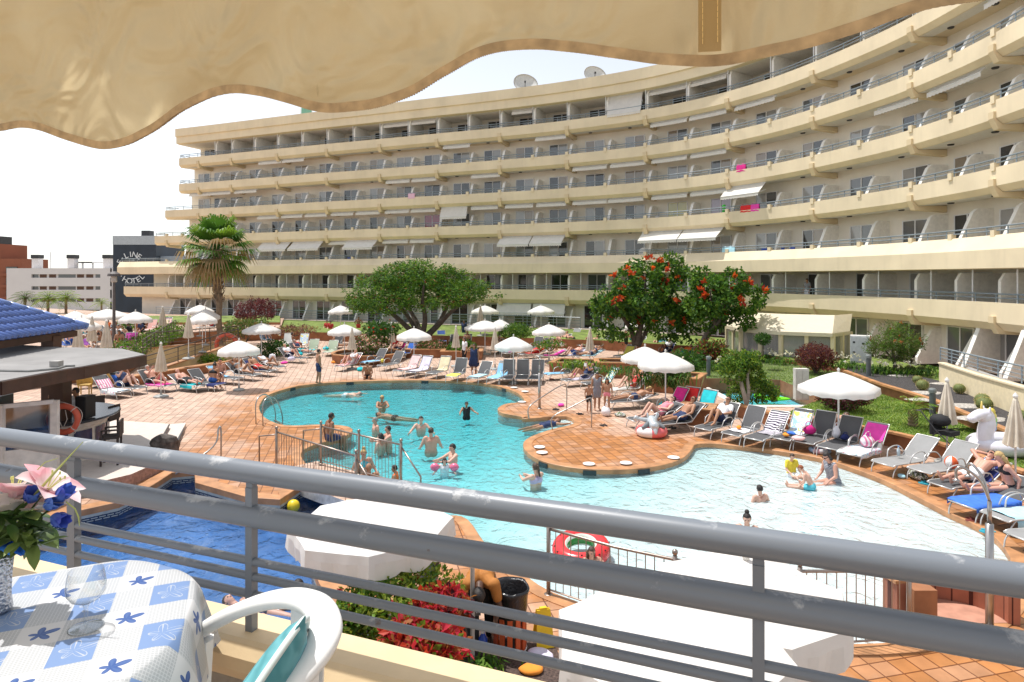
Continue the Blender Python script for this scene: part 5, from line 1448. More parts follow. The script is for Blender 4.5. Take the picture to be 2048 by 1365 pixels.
# handrails at the steps
def handrail(pts, lb):
 b = MB(); b.tube(catmull(pts, 5), .022, 10); o = b.build('handrail', M_steel, None, True); tag(o, lb, 'handrail')
a, c = G(1058,838), G(1133,822); handrail([a, a+V((0,0,.42)), a.lerp(c,.35)+V((0,0,.72)), a.lerp(c,.85)+V((0,0,1.02)), c+V((0,0,.92)), c], 'curved steel handrail between the small peninsula and the steps')
a, c = G(1105,860), G(1183,855); handrail([a, a+V((0,0,.42)), a.lerp(c,.5)+V((0,0,.75)), a.lerp(c,.92)+V((0,0,1.0)), c+V((0,0,.9)), c], 'steel handrail at the edge of the round island beside the children')
a, c = G(410,935), G(442,925); handrail([a+V((-.5,-.6,.0)), a.lerp(c,.5)+V((0,0,.5)), c+V((-.05,-.05,.95)), c+V((0,0,.9)), c], 'short steel handrail on the left deck above the blue pool')
t = thing('pool_ladder', 'steel ladder at the left end of the turquoise pool', 'ladder')
for (ax, ay), (bx, by) in (((512,848),(549,838)),((526,852),(563,846))):
 a, c = G(ax,ay), G(bx,by,-.1); b = MB(); b.tube(catmull([a, a+V((0,0,.75)), a.lerp(c,.3)+V((0,.1,.98)), a.lerp(c,.7)+V((0,.1,.8)), c+V((0,.1,.2)), c+V((0,0,-.35))], 5), .022, 8); b.build('rail', M_steel, t, True)
b = MB();
for z in (-.05,-.22): b.beam(G(549,838,-.1)+V((0,0,z)), G(563,846,-.1)+V((0,0,z)), .08, .03)
b.build('tread', M_steel, t)
t = thing('pool_ladder', 'white handrails of the blue pool ladder beside the large white parasol', 'ladder')
for (ax, ay), (bx, by) in (((652,1192),(668,1165)),((690,1180),(700,1152))):
 a, c = G(ax,ay,-.3), G(bx,by); b = MB(); b.tube(catmull([a, a+V((.05,.1,.8)), a.lerp(c,.6)+V((.1,.1,1.0)), c+V((.25,.1,.85)), c+V((.45,.1,0))], 5), .022, 8); b.build('rail', mat('white_rail',(.75,.74,.72),.35), t, True)
b = MB(); b.beam(G(652,1192,-.3)+V((.03,.05,.3)), G(690,1180,-.3)+V((.03,.05,.3)), .08,.03); b.build('tread', M_steel, t)
def shower(g_, h, lb, heads):
 t = thing('outdoor_shower', lb, 'shower', g_); b = MB(); b.tube([(0,0,0),(0,0,h*.66)], .055, 12); b.lathe([(.09,0),(.09,.02),(.055,.03)],(0,0,0),12); b.build('column', M_steel, t, True)
 b = MB(); b.tube([(0,0,h*.66),(0,0,h*.8)], .03, 10)
 for x, y_ in heads:
  b.tube(catmull([(0,0,h*.8),(x*.3,y_*.3,h*.93),(x*.8,y_*.8,h),(x,y_,h*.985),(x,y_,h*.93)], 5), .02, 8); b.lathe([(.02,0),(.05,-.03),(.05,-.04)],(x,y_,h*.93),10)
 b.build('shower_pipe', M_steel, t, True)
shower(G(1979,1258), 2.36, 'steel outdoor shower with two bent heads at the near right', ((-.42,.1),(-.1,.3)))
shower(G(1079,818), 2.15, 'slim grey shower pole on the small peninsula', ((.02,-.1),))
# curved shower wall
cw = G(1912,1248); n = 18; R0 = .78
pa = [((cw.x+R0*math.cos(a), cw.y+.1+R0*.8*math.sin(a)), (math.cos(a), math.sin(a))) for a in [R(-12+204*i/n) for i in range(n+1)]]
t = thing('shower_wall', 'low curved brick-coloured shower wall at the right end of the fence', 'wall')
b = MB(); b.sweep(pa, [(.16,0),(.16,.62),(0,.62),(0,0)]); b.build('wall_body', tiles('brick_face', (.36,.13,.075), (.36,.13,.075), (.2,.09,.06), .22, 0), t)
b = MB(); b.sweep(pa, [(.19,.622),(.19,.67),(-.03,.67),(-.03,.622)]); b.build('coping', M_cope, t)
b = MB(); b.add([(cw.x+R0*math.cos(R(a)), cw.y+.1+R0*.8*math.sin(R(a)), .02) for a in range(-10,195,12)], [tuple(range(18))]); b.build('floor', mat('pink_tile', (.5,.25,.17), .7, var=.15), t)
b = MB(); q = G(1850,1262); b.box((q.x,q.y+.1,.3),(.34,.24,.6)); b.build('end_block', M_brown, t)
# lamp post, grey post
t = thing('lamp_post', 'dark lamp post with mushroom lantern behind the bar roof', 'street lamp', (*P(228,600,38.0).to_2d(), .9))
b = MB(); b.tube([(0,0,0),(0,0,1.2),(0,0,4.0)], [.13,.09,.07], 10); b.build('pole', mat('lamp_brown', (.10,.085,.08), .6), t)
b = MB(); b.lathe([(.14,4.0),(.17,4.05),(.16,4.35),(.16,4.36)],(0,0,0),14); b.build('lantern', mat('frosted_lamp', (.42,.38,.34), .5), t)
b = MB(); b.lathe([(.36,4.36),(.33,4.5),(.16,4.62),(.001,4.66)],(0,0,0),16); b.lathe([(.34,4.36),(.01,4.37)],(0,0,0),16); b.build('hood', MC['lamp_brown'], t)
b = MB(); g_ = G(945,1328); b.tube([(0,0,0),(0,0,1.45)], .03, 10); b.lathe([(.05,1.45),(.05,1.5)],(0,0,0),10); tag(b.build('metal_post', mat('pale_post', (.5,.47,.44), .5), None, loc=g_), 'slim pale metal post in front of the bending man', 'post')
# gravel and soil bed at the foot of our building
gb = [G(x,y) for x,y in ((640,1310),(720,1230),(905,1235),(1000,1270),(1105,1290),(1140,1350),(1150,1480),(500,1560))]
b = MB(); b.prism([(p.x,p.y) for p in gb], .0, .03); struct(b.build('flower_bed', mat('brown_gravel', (.09,.06,.05), .95, var=.6, vscale=30, bump=.8, bscale=70)))
# ================================================================== VEGETATION
def leafmat(nm, c, t=.33, rough=.5):
 return mat(nm, c, rough, var=.35, vscale=1.3, trans=t, spec=.2, back=(c[0]*1.5, c[1]*1.45, c[2]*.9))
LG = {'deep': leafmat('leaf_deep', (.036,.092,.022)), 'mid': leafmat('leaf_mid', (.065,.155,.022)), 'lite': leafmat('leaf_light', (.14,.25,.032)), 'yel': leafmat('leaf_yellow_green', (.27,.34,.05)),
      'olive': leafmat('leaf_olive', (.14,.155,.06)), 'burg': leafmat('leaf_burgundy', (.085,.022,.028)), 'burg2': leafmat('leaf_plum', (.16,.05,.06)), 'red': leafmat('petal_red', (.45,.05,.025)), 'orange': leafmat('petal_orange', (.62,.13,.03)),
      'pink': leafmat('petal_pink', (.6,.3,.28)), 'white': leafmat('petal_white', (.75,.72,.66)), 'dry': leafmat('leaf_dry', (.33,.23,.12)), 'rust': leafmat('leaf_rust', (.24,.08,.03)), 'crim': leafmat('petal_crimson', (.50,.035,.06)), 'copper': leafmat('leaf_copper', (.36,.14,.05)), 'blue': leafmat('leaf_blue_green', (.06,.12,.06))}
M_bark = mat('grey_brown_bark', (.12,.095,.075), .9, var=.3, vscale=6, bump=.5, bscale=18)
M_bark2 = mat('pale_bark', (.36,.31,.25), .85, var=.25, vscale=5, bump=.3, bscale=18)
vr = random.Random(5)
def rdir(r=vr):
 z = r.uniform(-1, 1); a = r.uniform(0, 2*math.pi); s = math.sqrt(1-z*z); return V((s*math.cos(a), s*math.sin(a), z))
def crown(b, blobs, n, size, w=(5,4,2), thr=-.15, fq=1.4, flat=.0, inner=.55, r=vr, asp=.55):
 wt = [bl[1][0]*bl[1][1]*bl[1][2] for bl in blobs]
 for _ in range(n):
  c, rad = r.choices(blobs, wt)[0]; d = rdir(r)
  f_ = inner+(1-inner)*r.random()**.6
  p = V(c)+V((d.x*rad[0], d.y*rad[1], d.z*rad[2]))*f_*(1+.22*noise.noise(V((d.x*2.3+c[0], d.y*2.3+c[1], d.z*2.3))))
  if noise.noise(p*fq) < thr: continue
  for k in range(3):
   ld = (rdir(r)*1.0+d*.6); ld.z = ld.z*(1-flat)-.1
   b.leaf(p+rdir(r)*size*.5, ld, d+rdir(r)*.7, size*r.uniform(.7,1.3), size*asp, mi=r.choices(range(len(w)), w)[0])
def limb(b, pts, r0, r1, n=8):
 q = catmull(pts, 5); b.tube(q, [r0+(r1-r0)*i/(len(q)-1) for i in range(len(q))], n)
def tree(nm, label, base, limbs, blobs, n, size, mats, w, bark=M_bark, cat='tree', flowers=None, **kw):
 base = V(base); t = thing(nm, label, cat, base)
 b = MB()
 for pts, r0, r1 in limbs: limb(b, [V(p) for p in pts], r0, r1)
 b.build('trunk', bark, t, True)
 b = MB(); crown(b, blobs, n, size, w=w, **kw); b.build('crown', [LG[m] for m in mats], t)
 if flowers:
  fm_, k, fs_, up = flowers; b = MB()
  wt = [bl[1][0]*bl[1][1]*bl[1][2] for bl in blobs]
  for _ in range(k):
   c, rad = vr.choices(blobs, wt)[0]; d = rdir(); d.z = abs(d.z)*.9 if up else d.z; d.y = -abs(d.y)
   p = V(c)+V((d.x*rad[0], d.y*rad[1], d.z*rad[2]))*1.04
   for j in range(9): b.leaf(p+rdir()*fs_*.25, rdir()+d, rdir(), fs_*vr.uniform(.6,1.1), fs_*.5, mi=vr.choice(range(len(fm_))))
  b.build('blossom', [LG[m] for m in fm_], t)
 return t
# --- flamboyant tree (umbrella crown)
Y0 = 46.; b0 = P(842,683,Y0)
def R0_(px, py, dy=0): q = P(px, py, Y0+dy)-b0; return (q.x, q.y, q.z)
lm_ = []
for ends, r in (([(842,683,0),(815,655,-.5),(770,615,-1),(735,585,-1.5)],.28),([(842,683,.2),(835,650,1),(815,610,2),(800,570,2)],.26),([(842,683,-.2),(850,640,-.6),(845,600,-1),(850,560,-1)],.24),([(842,683,0),(872,655,0),(905,622,-1),(940,595,-1)],.28),([(842,683,.3),(878,645,1.5),(900,600,2),(915,575,2.5)],.22),([(842,683,0),(820,640,.4),(790,600,.5),(770,570,.8)],.2)):
 lm_.append(([R0_(*e) for e in ends], r, .05))
bl_ = [(R0_(px,py,dy),(rx/F*Y0,ry_,rz/F*Y0)) for px,py,dy,rx,ry_,rz in ((745,585,-1,52,2.2,36),(800,560,0,60,2.6,32),(855,552,-.5,62,2.6,30),(905,572,-.5,50,2.3,34),(770,605,-2,60,1.8,26),(870,595,-2,70,2.0,26),(940,588,0,44,1.8,20),(720,605,0,28,1.4,22),(845,575,2,100,2.2,32),(978,590,-.5,30,1.2,11),(955,575,-.3,34,1.4,14),(830,535,1,40,2,14))]
tree('flamboyant_tree', 'wide umbrella-shaped green tree with forked trunks at mid left', b0, lm_, bl_, 13500, .20, ['deep','mid','lite','rust'], (3,6,5,.5), thr=-.12, fq=1.0, flat=.45, inner=.6, asp=.42)
# --- tulip trees
Y0 = 41.; b0 = P(1270,690,Y0)
lm_ = [([R0_(1270,692),R0_(1262,660),R0_(1235,620,-1),R0_(1215,590,-1)],.2,.05),([R0_(1272,692),R0_(1282,650),R0_(1290,600),R0_(1290,550)],.24,.05),([R0_(1276,692),R0_(1300,650,.5),R0_(1330,610,.5),R0_(1350,580)],.17,.04)]
bl_ = [(R0_(px,py,dy),(rx/F*Y0,ry_,rz/F*Y0)) for px,py,dy,rx,ry_,rz in ((1290,545,0,48,1.8,30),(1255,570,-.6,44,1.7,34),(1335,545,.2,34,1.4,28),(1225,605,-.4,40,1.6,40),(1290,600,-.6,60,1.9,44),(1350,600,0,52,1.7,50),(1215,640,0,30,1.1,44),(1240,655,-.5,34,1.,26),(1345,530,.2,30,1.2,20),(1200,600,.3,22,1,30),(1320,650,0,52,1.5,36),(1380,640,0,38,1.3,44),(1365,560,.4,24,1.2,22))]
tree('tulip_tree', 'tall green tree covered in orange-red flowers right of centre', b0, lm_, bl_, 6800, .27, ['deep','mid','lite'], (4,5,3), thr=-.02, fq=1.0, flowers=(['orange','red'], 34, .36, True), inner=.5)
Y0 = 37.5; b0 = P(1398,702,Y0)
lm_ = [([R0_(1398,702),R0_(1412,670),R0_(1440,640),R0_(1450,600)],.17,.06),([R0_(1405,690),R0_(1432,655,.4),R0_(1470,640,.4),R0_(1492,610)],.12,.04),([R0_(1430,655),R0_(1425,620),R0_(1420,580)],.1,.04)]
bl_ = [(R0_(px,py,dy),(rx/F*Y0,ry_,rz/F*Y0)) for px,py,dy,rx,ry_,rz in ((1420,575,0,40,1.3,34),(1388,600,.3,26,1,30),(1400,550,.5,20,.9,20),(1465,575,0,38,1.3,30),(1490,605,0,34,1.2,26),(1440,610,-.3,46,1.4,30),(1515,595,0,24,.9,20),(1485,640,0,26,.8,18),(1418,630,.4,30,1,40),(1525,612,0,14,.5,12),(1470,548,.3,18,.7,12))]
tree('tulip_tree', 'smaller leaning tree with few orange flowers right of the big flowering tree', b0, lm_, bl_, 3900, .25, ['mid','deep','lite'], (5,3,3), thr=-.02, fq=1.2, flowers=(['orange','red'], 12, .36, True), inner=.45)
# --- fan palm
def fanpalm(px, pyb, pyt, Y, lab, nm='fan_palm', nf=46, rl_=2.3, skirt=True):
 base = P(px, pyb, Y); top = P(px-6, pyt, Y); h = top.z-base.z
 t = thing(nm, lab, 'palm tree', base); b = MB(); k = 26
 dx = top.x-base.x
 pts = [(dx*(i/k)+.04*math.sin(i*.7), 0, h*i/k) for i in range(k+1)]
 b.tube(pts, [(.19 if i < 12 else .22+.04*((i % 2)))*(1.18 if i < 1 else 1) for i in range(k+1)], 12)
 for i in range(14*7):
  z = h*(.45+.55*(i/98)); a = i*2.4; r_ = .29
  p = V((dx*z/h+r_*math.cos(a), r_*math.sin(a), z)); b.beam(p, p+V((math.cos(a)*.10, math.sin(a)*.10, .2)), .10, .035)
 b.build('trunk', mat('palm_trunk', (.24,.17,.11), .9, var=.35, vscale=4, bump=.6, bscale=14), t)
 g_ = MB(); r_ = random.Random(8); tp = V((dx,0,h))
 for i in range(nf):
  f_ = i/nf; el = R(82-128*f_+r_.uniform(-12,12)); a = i*2.39996+r_.uniform(-.3,.3)
  d = V((math.cos(a)*math.cos(el), math.sin(a)*math.cos(el), math.sin(el)))
  pl_ = rl_*r_.uniform(.30,.52); c = tp+d*pl_+V((0,0,-.25*(1-math.sin(el))))
  g_.beam(tp, c, .05, .03, mi=0)
  side = d.cross(V((0,0,1))); side = side.normalized() if side.length > .05 else V((1,0,0)); upn = side.cross(d).normalized()
  mi = 1 if r_.random() < .35 else 0
  if skirt and f_ > .5 and r_.random() < (.40 if f_ < .85 else .5): mi = 2
  n = 17
  for j in range(n):
   an = R(-78+156*j/(n-1)); ld = d*math.cos(an)+side*math.sin(an)
   L_ = rl_*.62*(1-.3*abs(an)/1.4)*r_.uniform(.85,1.1); w_ = .12
   m_ = c+ld*L_*.6; tip = m_+(ld*.6+V((0,0,-.7 if mi != 2 else -1.2)))*L_*.42
   x = upn.cross(ld).normalized()*w_*.5
   g_.add([c-x*.35, c+x*.35, m_+x, m_-x, tip], [(0,1,2,3),(3,2,4)], mi)
 g_.build('crown', [LG['mid'], LG['lite'], LG['dry']], t)
 return t
fanpalm(440, 690, 500, 42.0, 'tall fan palm with a skirt of dry fronds at left centre', nf=60, rl_=2.9)
def featherpalm(px, pyb, pyt, Y, lab, L=2.0, nf=22, mats=('mid','lite'), tr=.14, nm='feather_palm', group=None, bark=None):
 base = P(px, pyb, Y); top = P(px, pyt, Y); h = top.z-base.z; t = thing(nm, lab, 'palm tree', base, 0, group)
 b = MB(); b.tube([(0,0,h*i/10) for i in range(11)], [tr*(1.15 if i % 2 else 1) for i in range(11)], 10); b.build('trunk', bark or MC['palm_trunk'], t)
 g_ = MB(); r_ = random.Random(int(px))
 for i in range(nf):
  a = i*2.4; el = R(75-95*i/nf); d = V((math.cos(a)*math.cos(el), math.sin(a)*math.cos(el), math.sin(el))); pts = []
  for k in range(7):
   f_ = k/6; pts.append(V((0,0,h))+d*L*f_+V((0,0,-L*.55*f_*f_)))
  g_.tube(pts, [.025*L/2*(1-.8*k/6) for k in range(7)], 4)
  for k in range(1, 13):
   f_ = k/12.5; q = f_*6; i0 = min(5, int(q)); p = pts[i0].lerp(pts[i0+1], q-i0); tg = (pts[i0+1]-pts[i0]).normalized(); sd = tg.cross(V((0,0,1)))
   if sd.length < .05: continue
   sd.normalize()
   for sg in (-1, 1): g_.leaf(p, sd*sg+tg*.6+V((0,0,-.35)), V((0,0,1)), L*.30*math.sin(math.pi*(.15+.8*f_)), L*.035, mi=r_.randint(0, 1))
 g_.build('crown', [LG[m] for m in mats], t); return t
for px, py, lb in ((50,597,'dark feather palm leftmost beside the white hotel'),(96,597,'pale green feather palm between two others by the white hotel'),(132,596,'feather palm rightmost of the three before the white hotel')):
 featherpalm(px, 660, py, 76, lb, 2.1, 24, ('olive','mid') if px < 60 else ('lite','yel'), group='palms in front of the white hotel')
featherpalm(203, 640, 606, 66, 'small yellowish palm left of the lamp post', 1.2, 16, ('yel','lite'), .08)
featherpalm(1826, 853, 818, 1280*4.78/(853-555), 'young palm with short thick trunk on the right lawn', .95, 16, ('lite','yel'), .135, nm='young_palm')
# --- bushes
def bush(nm, lab, px, py, Y, rx, rz, n, size, mats, w, ry_=None, flowers=None, cat='bush', thr=-.25, fq=2.0, asp=.55, stems=True, group=None, zb=None, lumps=6):
 """px,py: centre of the crown in the photo; rx, rz in metres"""
 c = P(px, py, Y); zb = c.z-rz*1.0 if zb is None else zb
 t = thing(nm, lab, cat, (c.x, c.y, zb), 0, group); r_ = random.Random(int(px*7+py)); cz = c.z-zb; ry_ = ry_ or rx
 blobs = [((0,0,cz),(rx*.8,ry_*.8,rz*.8))]
 for k in range(lumps):
  a = k*6.28/lumps+r_.random(); e = r_.uniform(-.2,.5); blobs.append(((rx*.5*math.cos(a), ry_*.5*math.sin(a), cz+rz*.45*e), (rx*.5, ry_*.5, rz*.52)))
 b = MB(); crown(b, blobs, n, size, w=w, thr=thr, fq=fq, r=r_, inner=.6, asp=asp); b.build('foliage', [LG[m] for m in mats], t)
 if stems:
  b = MB()
  for k in range(5):
   a = k*1.25; b.tube([(.05*math.cos(a),.05*math.sin(a),0),(rx*.3*math.cos(a),ry_*.3*math.sin(a),cz*.55),(rx*.5*math.cos(a),ry_*.5*math.sin(a),cz)], [.035,.025,.012], 5)
  b.build('stem', M_bark, t)
 if flowers:
  ms_, k, fs_ = flowers; b = MB()
  for _ in range(k):
   c_, rad = r_.choice(blobs); d = rdir(r_); d.z = abs(d.z); d.y = -abs(d.y)*.9; p = V(c_)+V((d.x*rad[0], d.y*rad[1], d.z*rad[2]))*1.05
   for j in range(6): b.leaf(p, rdir(r_)+d, rdir(r_), fs_*r_.uniform(.7,1.2), fs_*.6, mi=r_.randrange(len(ms_)))
  b.build('blossom', [LG[m] for m in ms_], t)
 return t
bush('plum_tree', 'airy burgundy-leaved small tree right of the fan palm', 512, 622, 50, 1.85, 1.25, 1500, .17, ['burg','burg2'], (4,4), thr=.0, cat='tree', zb=.9)
bush('hedge_bush', 'olive green bush beside the fan palm trunk', 490, 655, 46, 1.7, .75, 700, .18, ['olive','mid','dry'], (4,3,1), zb=.5)
bush('hibiscus_bush', 'brownish shrub bed behind the row of green sunbeds', 590, 660, 50, 2.0, .5, 500, .16, ['burg2','dry','olive'], (3,2,2), zb=.6)
bush('oleander_bush', 'pink-flowered oleander in the round planter', 745, 690, G(735,722).y, 1.5, .85, 900, .14, ['olive','mid','pink'], (4,3,2), flowers=(['pink','white'], 60, .12))
bush('round_bush', 'dense green bush behind the closed parasol under the umbrella tree', 765, 663, 40.5, 1.2, .9, 800, .17, ['deep','mid'], (4,3), flowers=(['red'], 10, .12))
bush('round_bush', 'bright round green bush right of the stacked white parasols', 1032, 664, 43, 1.35, .72, 1100, .13, ['mid','lite','deep'], (5,3,2))
bush('flower_shrub', 'rosy flowering shrub in the planter behind the pink towel', 862, 692, G(862,712).y, 1.2, .6, 600, .12, ['olive','mid','pink'], (4,3,1), flowers=(['pink'], 30, .1))
bush('flower_shrub', 'leafy green shrub behind the woman in navy', 925, 696, G(925,716).y, 1.1, .6, 700, .16, ['lite','mid','deep'], (3,4,2))
bush('flower_shrub', 'low shrub with rose leaves near the far grey sunbeds', 1100, 690, 38, 1.0, .38, 380, .12, ['mid','lite','pink'], (4,3,1))
bush('clipped_bush', 'round burgundy clipped bush in the right garden', 1632, 713, 31.5, 1.02, .82, 2600, .075, ['burg','rust','burg2'], (5,2,3), thr=-.5, lumps=8)
bush('clipped_bush', 'dark burgundy bush behind the single white parasol on the right lawn', 1690, 795, 23.0, .95, .62, 1800, .085, ['burg','deep','burg2'], (5,2,2), thr=-.35)
bush('hedge_bush', 'green bush between lawn and sun terrace at far left', 255, 650, 52, 1.3, .6, 500, .16, ['mid','lite'], (4,3))
bush('hedge_bush', 'dark red and green croton bush at the foot of the leaning tree', 1420, 705, 35, .95, .8, 800, .17, ['rust','burg','lite','mid'], (3,3,2,2))
bush('hedge_bush', 'deep green shrubs at the base of the flowering trees', 1370, 722, 33.5, 1.4, .65, 800, .17, ['deep','mid'], (4,3))
bush('hedge_bush', 'green shrubs at the foot of the ramp, left of the lowest white parasol', 420, 722, 36.5, .8, .42, 400, .14, ['lite','yel','mid'], (3,2,2))
bush('hedge_bush', 'dark shrubs on the ramp slope under the tilted far parasol', 545, 700, 42, 1.1, .75, 600, .16, ['deep','mid'], (4,3))
# hedge line along the upper terrace edge
for k in range(6):
 f_ = k/5; q = V((-20.9,34.5,0)).lerp(V((-25.6,48.5,0)), f_); px = CX+F*q.x/q.y
 c = V((q.x,q.y,1.35)); t = thing('hedge_bush', ['bushy green hedge plant nearest the bar roof','second hedge plant up the terrace edge from the bar roof','third hedge plant up the terrace edge from the bar roof','fourth hedge plant up the terrace edge from the bar roof','fifth hedge plant up the terrace edge from the bar roof','farthest hedge plant of the terrace edge'][k], 'hedge', (c.x,c.y,.9), 0, 'hedge along the upper terrace')
 b = MB(); crown(b, [((0,0,.3),(.9,1.5,.55))], 420, .15, w=(4,3,2), thr=-.2); b.build('foliage', [LG['mid'],LG['lite'],LG['olive']], t)
for px, py in ((350,735),(385,726)):
 pass
# pale-trunk tree in front of the paddling pool
Y0 = 24.2; b0 = P(1494,815,Y0)
tree('weeping_fig', 'bushy light-green tree with pale twisted trunk before the paddling pool', b0, [([R0_(1496,822,-.35),R0_(1490,795,-.35),R0_(1482,765,-.25),R0_(1478,735)],.10,.06),([R0_(1494,812,-.35),R0_(1497,785,-.35),R0_(1495,755,-.2),R0_(1500,735)],.075,.05)],
     [(R0_(px,py,dy),(rx/F*Y0,ry_,rz/F*Y0)) for px,py,dy,rx,ry_,rz in ((1478,728,0,36,.7,28),(1500,720,0,28,.6,20),(1462,745,-.1,24,.5,26),(1505,745,.1,20,.5,26),(1512,778,.5,42,.55,26),(1476,790,.5,22,.4,20),(1535,785,.5,24,.4,20))], 3600, .105, ['lite','mid','yel','deep'], (5,4,2,2), bark=M_bark2, thr=-.15, fq=3.0, inner=.5)
Y0 = 29.5; b0 = P(1790,738,Y0)
tree('bottlebrush_tree', 'feathery olive-green tree with thin trunk beside the white cabinet', b0, [([R0_(1790,742),R0_(1789,725),R0_(1785,700)],.09,.06),([R0_(1788,722),R0_(1805,700),R0_(1815,680)],.05,.03),([R0_(1788,722),R0_(1770,700),R0_(1760,680)],.05,.03)],
     [(R0_(px,py,dy),(rx/F*Y0,ry_,rz/F*Y0)) for px,py,dy,rx,ry_,rz in ((1785,690,0,48,1.,34),(1765,680,0,30,.8,26),(1810,685,0,34,.8,28),(1790,662,0,26,.7,18),(1755,705,0,20,.5,14),(1820,705,0,20,.5,14))], 2600, .16, ['olive','mid','lite'], (5,3,2), thr=-.1, fq=2.2, inner=.4, flowers=(['rust','copper'], 10, .12, True), asp=.22)
# small topiary standard by the conservatory
Y0 = 33.; b0 = P(1526,708,Y0); tree('topiary_tree', 'small mop-headed topiary in a pot by the garden room', b0, [([R0_(1526,712),R0_(1526,690)],.04,.03)], [(R0_(1526,678),(.42,.4,.26))], 500, .09, ['mid','deep'], (3,3), cat='shrub', fq=3)
# strap-leaf clumps and agapanthus beds
def clump(nm, lab, px, py, z, n, L, mats, spread=.4, flowers=None, group=None, wd=.05, cat='plant'):
 g_ = G(px, py, z); t = thing(nm, lab, cat, g_, 0, group); r_ = random.Random(int(px+py*3)); b = MB()
 for i in range(n):
  a = r_.uniform(0,6.28); q = V((r_.gauss(0,spread), r_.gauss(0,spread*.7), 0)); d = V((math.cos(a)*.6, math.sin(a)*.6, 1)); l = L*r_.uniform(.6,1.1)
  m_ = q+d*l*.55; tip = m_+(d+V((math.cos(a),math.sin(a),-1.3)))*l*.4; x = V((-math.sin(a), math.cos(a),0))*wd*.5
  b.add([q-x*.6, q+x*.6, m_+x, m_-x, tip], [(0,1,2,3),(3,2,4)], r_.randrange(len(mats)))
 b.build('leaves', [LG[m] for m in mats], t)
 if flowers:
  ms_, k, fs_ = flowers; b = MB()
  for _ in range(k):
   q = V((r_.gauss(0,spread), r_.gauss(0,spread*.7), L*r_.uniform(.75,1.15)))
   for j in range(8): b.leaf(q+rdir(r_)*fs_*.2, rdir(r_), rdir(r_), fs_*.6, fs_*.4, mi=r_.randrange(len(ms_)))
  b.build('blossom', [LG[m] for m in ms_], t)
 return t
clump('strap_plant', 'green strappy leaves in the angled planter behind the reading woman', 1155, 738, .5, 150, .75, ('lite','mid','yel'), .55, wd=.06)
clump('strap_plant', 'dark strappy plants below the left of the twin parasols', 1240, 748, .75, 130, .6, ('deep','mid'), .6)
clump('strap_plant', 'tall strappy leaves in the planter between the twin parasol poles', 1312, 772, .7, 170, .95, ('olive','mid','deep'), .6, wd=.05)
bush('oleander_bush', 'white-flowered oleander behind the red towel', 1352, 752, 27.0, .62, .75, 700, .12, ['olive','mid'], (3,3), flowers=(['white','pink'], 26, .12))
for px, py, z, lb in ((1440,742,.45,'white agapanthus clump between bollard and pale-trunked tree'),(1540,722,.45,'white agapanthus in front of the garden room'),(1570,730,.45,'white agapanthus left of the burgundy ball bush'),(1690,738,.75,'white agapanthus right of the burgundy ball bush'),(1755,748,.75,'agapanthus clump left of the feathery tree trunk'),(1812,752,.75,'agapanthus clump right of the feathery tree trunk'),(1855,748,.75,'dark strappy clump beside the terrace partition')):
 clump('agapanthus', lb, px, py, z, 120, .62, ('mid','lite','deep'), .55, flowers=(['white'], 16, .16) if px < 1850 else None, group='agapanthus in the right garden')
clump('strap_plant', 'tufted red-leaved plant on the bed behind the burgundy ball bush', 1645, 742, .45, 80, .4, ('rust','burg2'), .5)
# barrel cacti on white pebble patches
M_peb = mat('white_pebbles', (.42,.39,.35), .9, var=.6, vscale=22, bump=.8, bscale=45)
for px, py, rx in ((1805,752,1.0),(1848,786,1.1),(1846,800,.95),(1926,812,1.25),(1960,838,1.3),(1890,768,.9)):
 g_ = G(px, py, .785); rx *= .62; b = MB(); b.lathe([(.001,.05),(rx*.5,.04),(rx*.85,.02),(rx,.0)], (0,0,0), 18); b.v = [(p[0]*(1+.15*math.sin(p[1]*5)), p[1]*.55, p[2]) for p in b.v]
 o = b.build('pebble_patch', M_peb, None, False, loc=g_); o['kind'] = 'structure'
def cactus(px, py, r, lab):
 r *= .7
 g_ = G(px, py, .8); t = thing('barrel_cactus', lab, 'cactus', g_, 0, 'barrel cacti in the dark gravel'); b = MB(); n = 40; k = 10; vs = []
 for i in range(k+1):
  th = math.pi*(.04+.9*i/k)
  for j in range(n):
   a = 2*math.pi*j/n; rr_ = r*(1+.07*(1 if j % 2 else -1)); vs.append((rr_*math.sin(th)*math.cos(a), rr_*math.sin(th)*math.sin(a), r*.95+r*.95*math.cos(th)))
 b.add(vs, [(i*n+j, (i+1)*n+j, (i+1)*n+(j+1) % n, i*n+(j+1) % n) for i in range(k) for j in range(n)]); b.build('body', mat('cactus_green', (.13,.16,.045), .7, var=.2), t, True)
 b = MB(); r_ = random.Random(int(px))
 for i in range(1, k):
  th = math.pi*(.04+.9*i/k)
  for j in range(1, n, 2):
   a = 2*math.pi*j/n; p = V((r*1.07*math.sin(th)*math.cos(a), r*1.07*math.sin(th)*math.sin(a), r*.95+r*.95*math.cos(th)))
   for s_ in range(2): d = (p-V((0,0,r*.95))).normalized()+rdir(r_)*.6; b.leaf(p, d, rdir(r_), r*.22, r*.045)
 b.build('spines', mat('cactus_spine', (.6,.48,.16), .6), t)
for px, py, r, lb in ((1797,746,.27,'barrel cactus leftmost, beside the white cabinet plants'),(1820,746,.26,'barrel cactus under the feathery tree'),(1842,745,.22,'barrel cactus close to the terrace partition'),(1835,768,.25,'smaller barrel cactus above the pair by the pebbles'),(1845,780,.29,'barrel cactus on the middle pebble patch'),(1919,787,.27,'barrel cactus near the cream ramp wall'),(1965,812,.31,'barrel cactus behind the stacked pair at the right'),(1969,822,.33,'large barrel cactus with orange-brown crown before the unicorn'),(2040,850,.34,'barrel cactus at the far right frame edge')):
 cactus(px, py, r, lb)
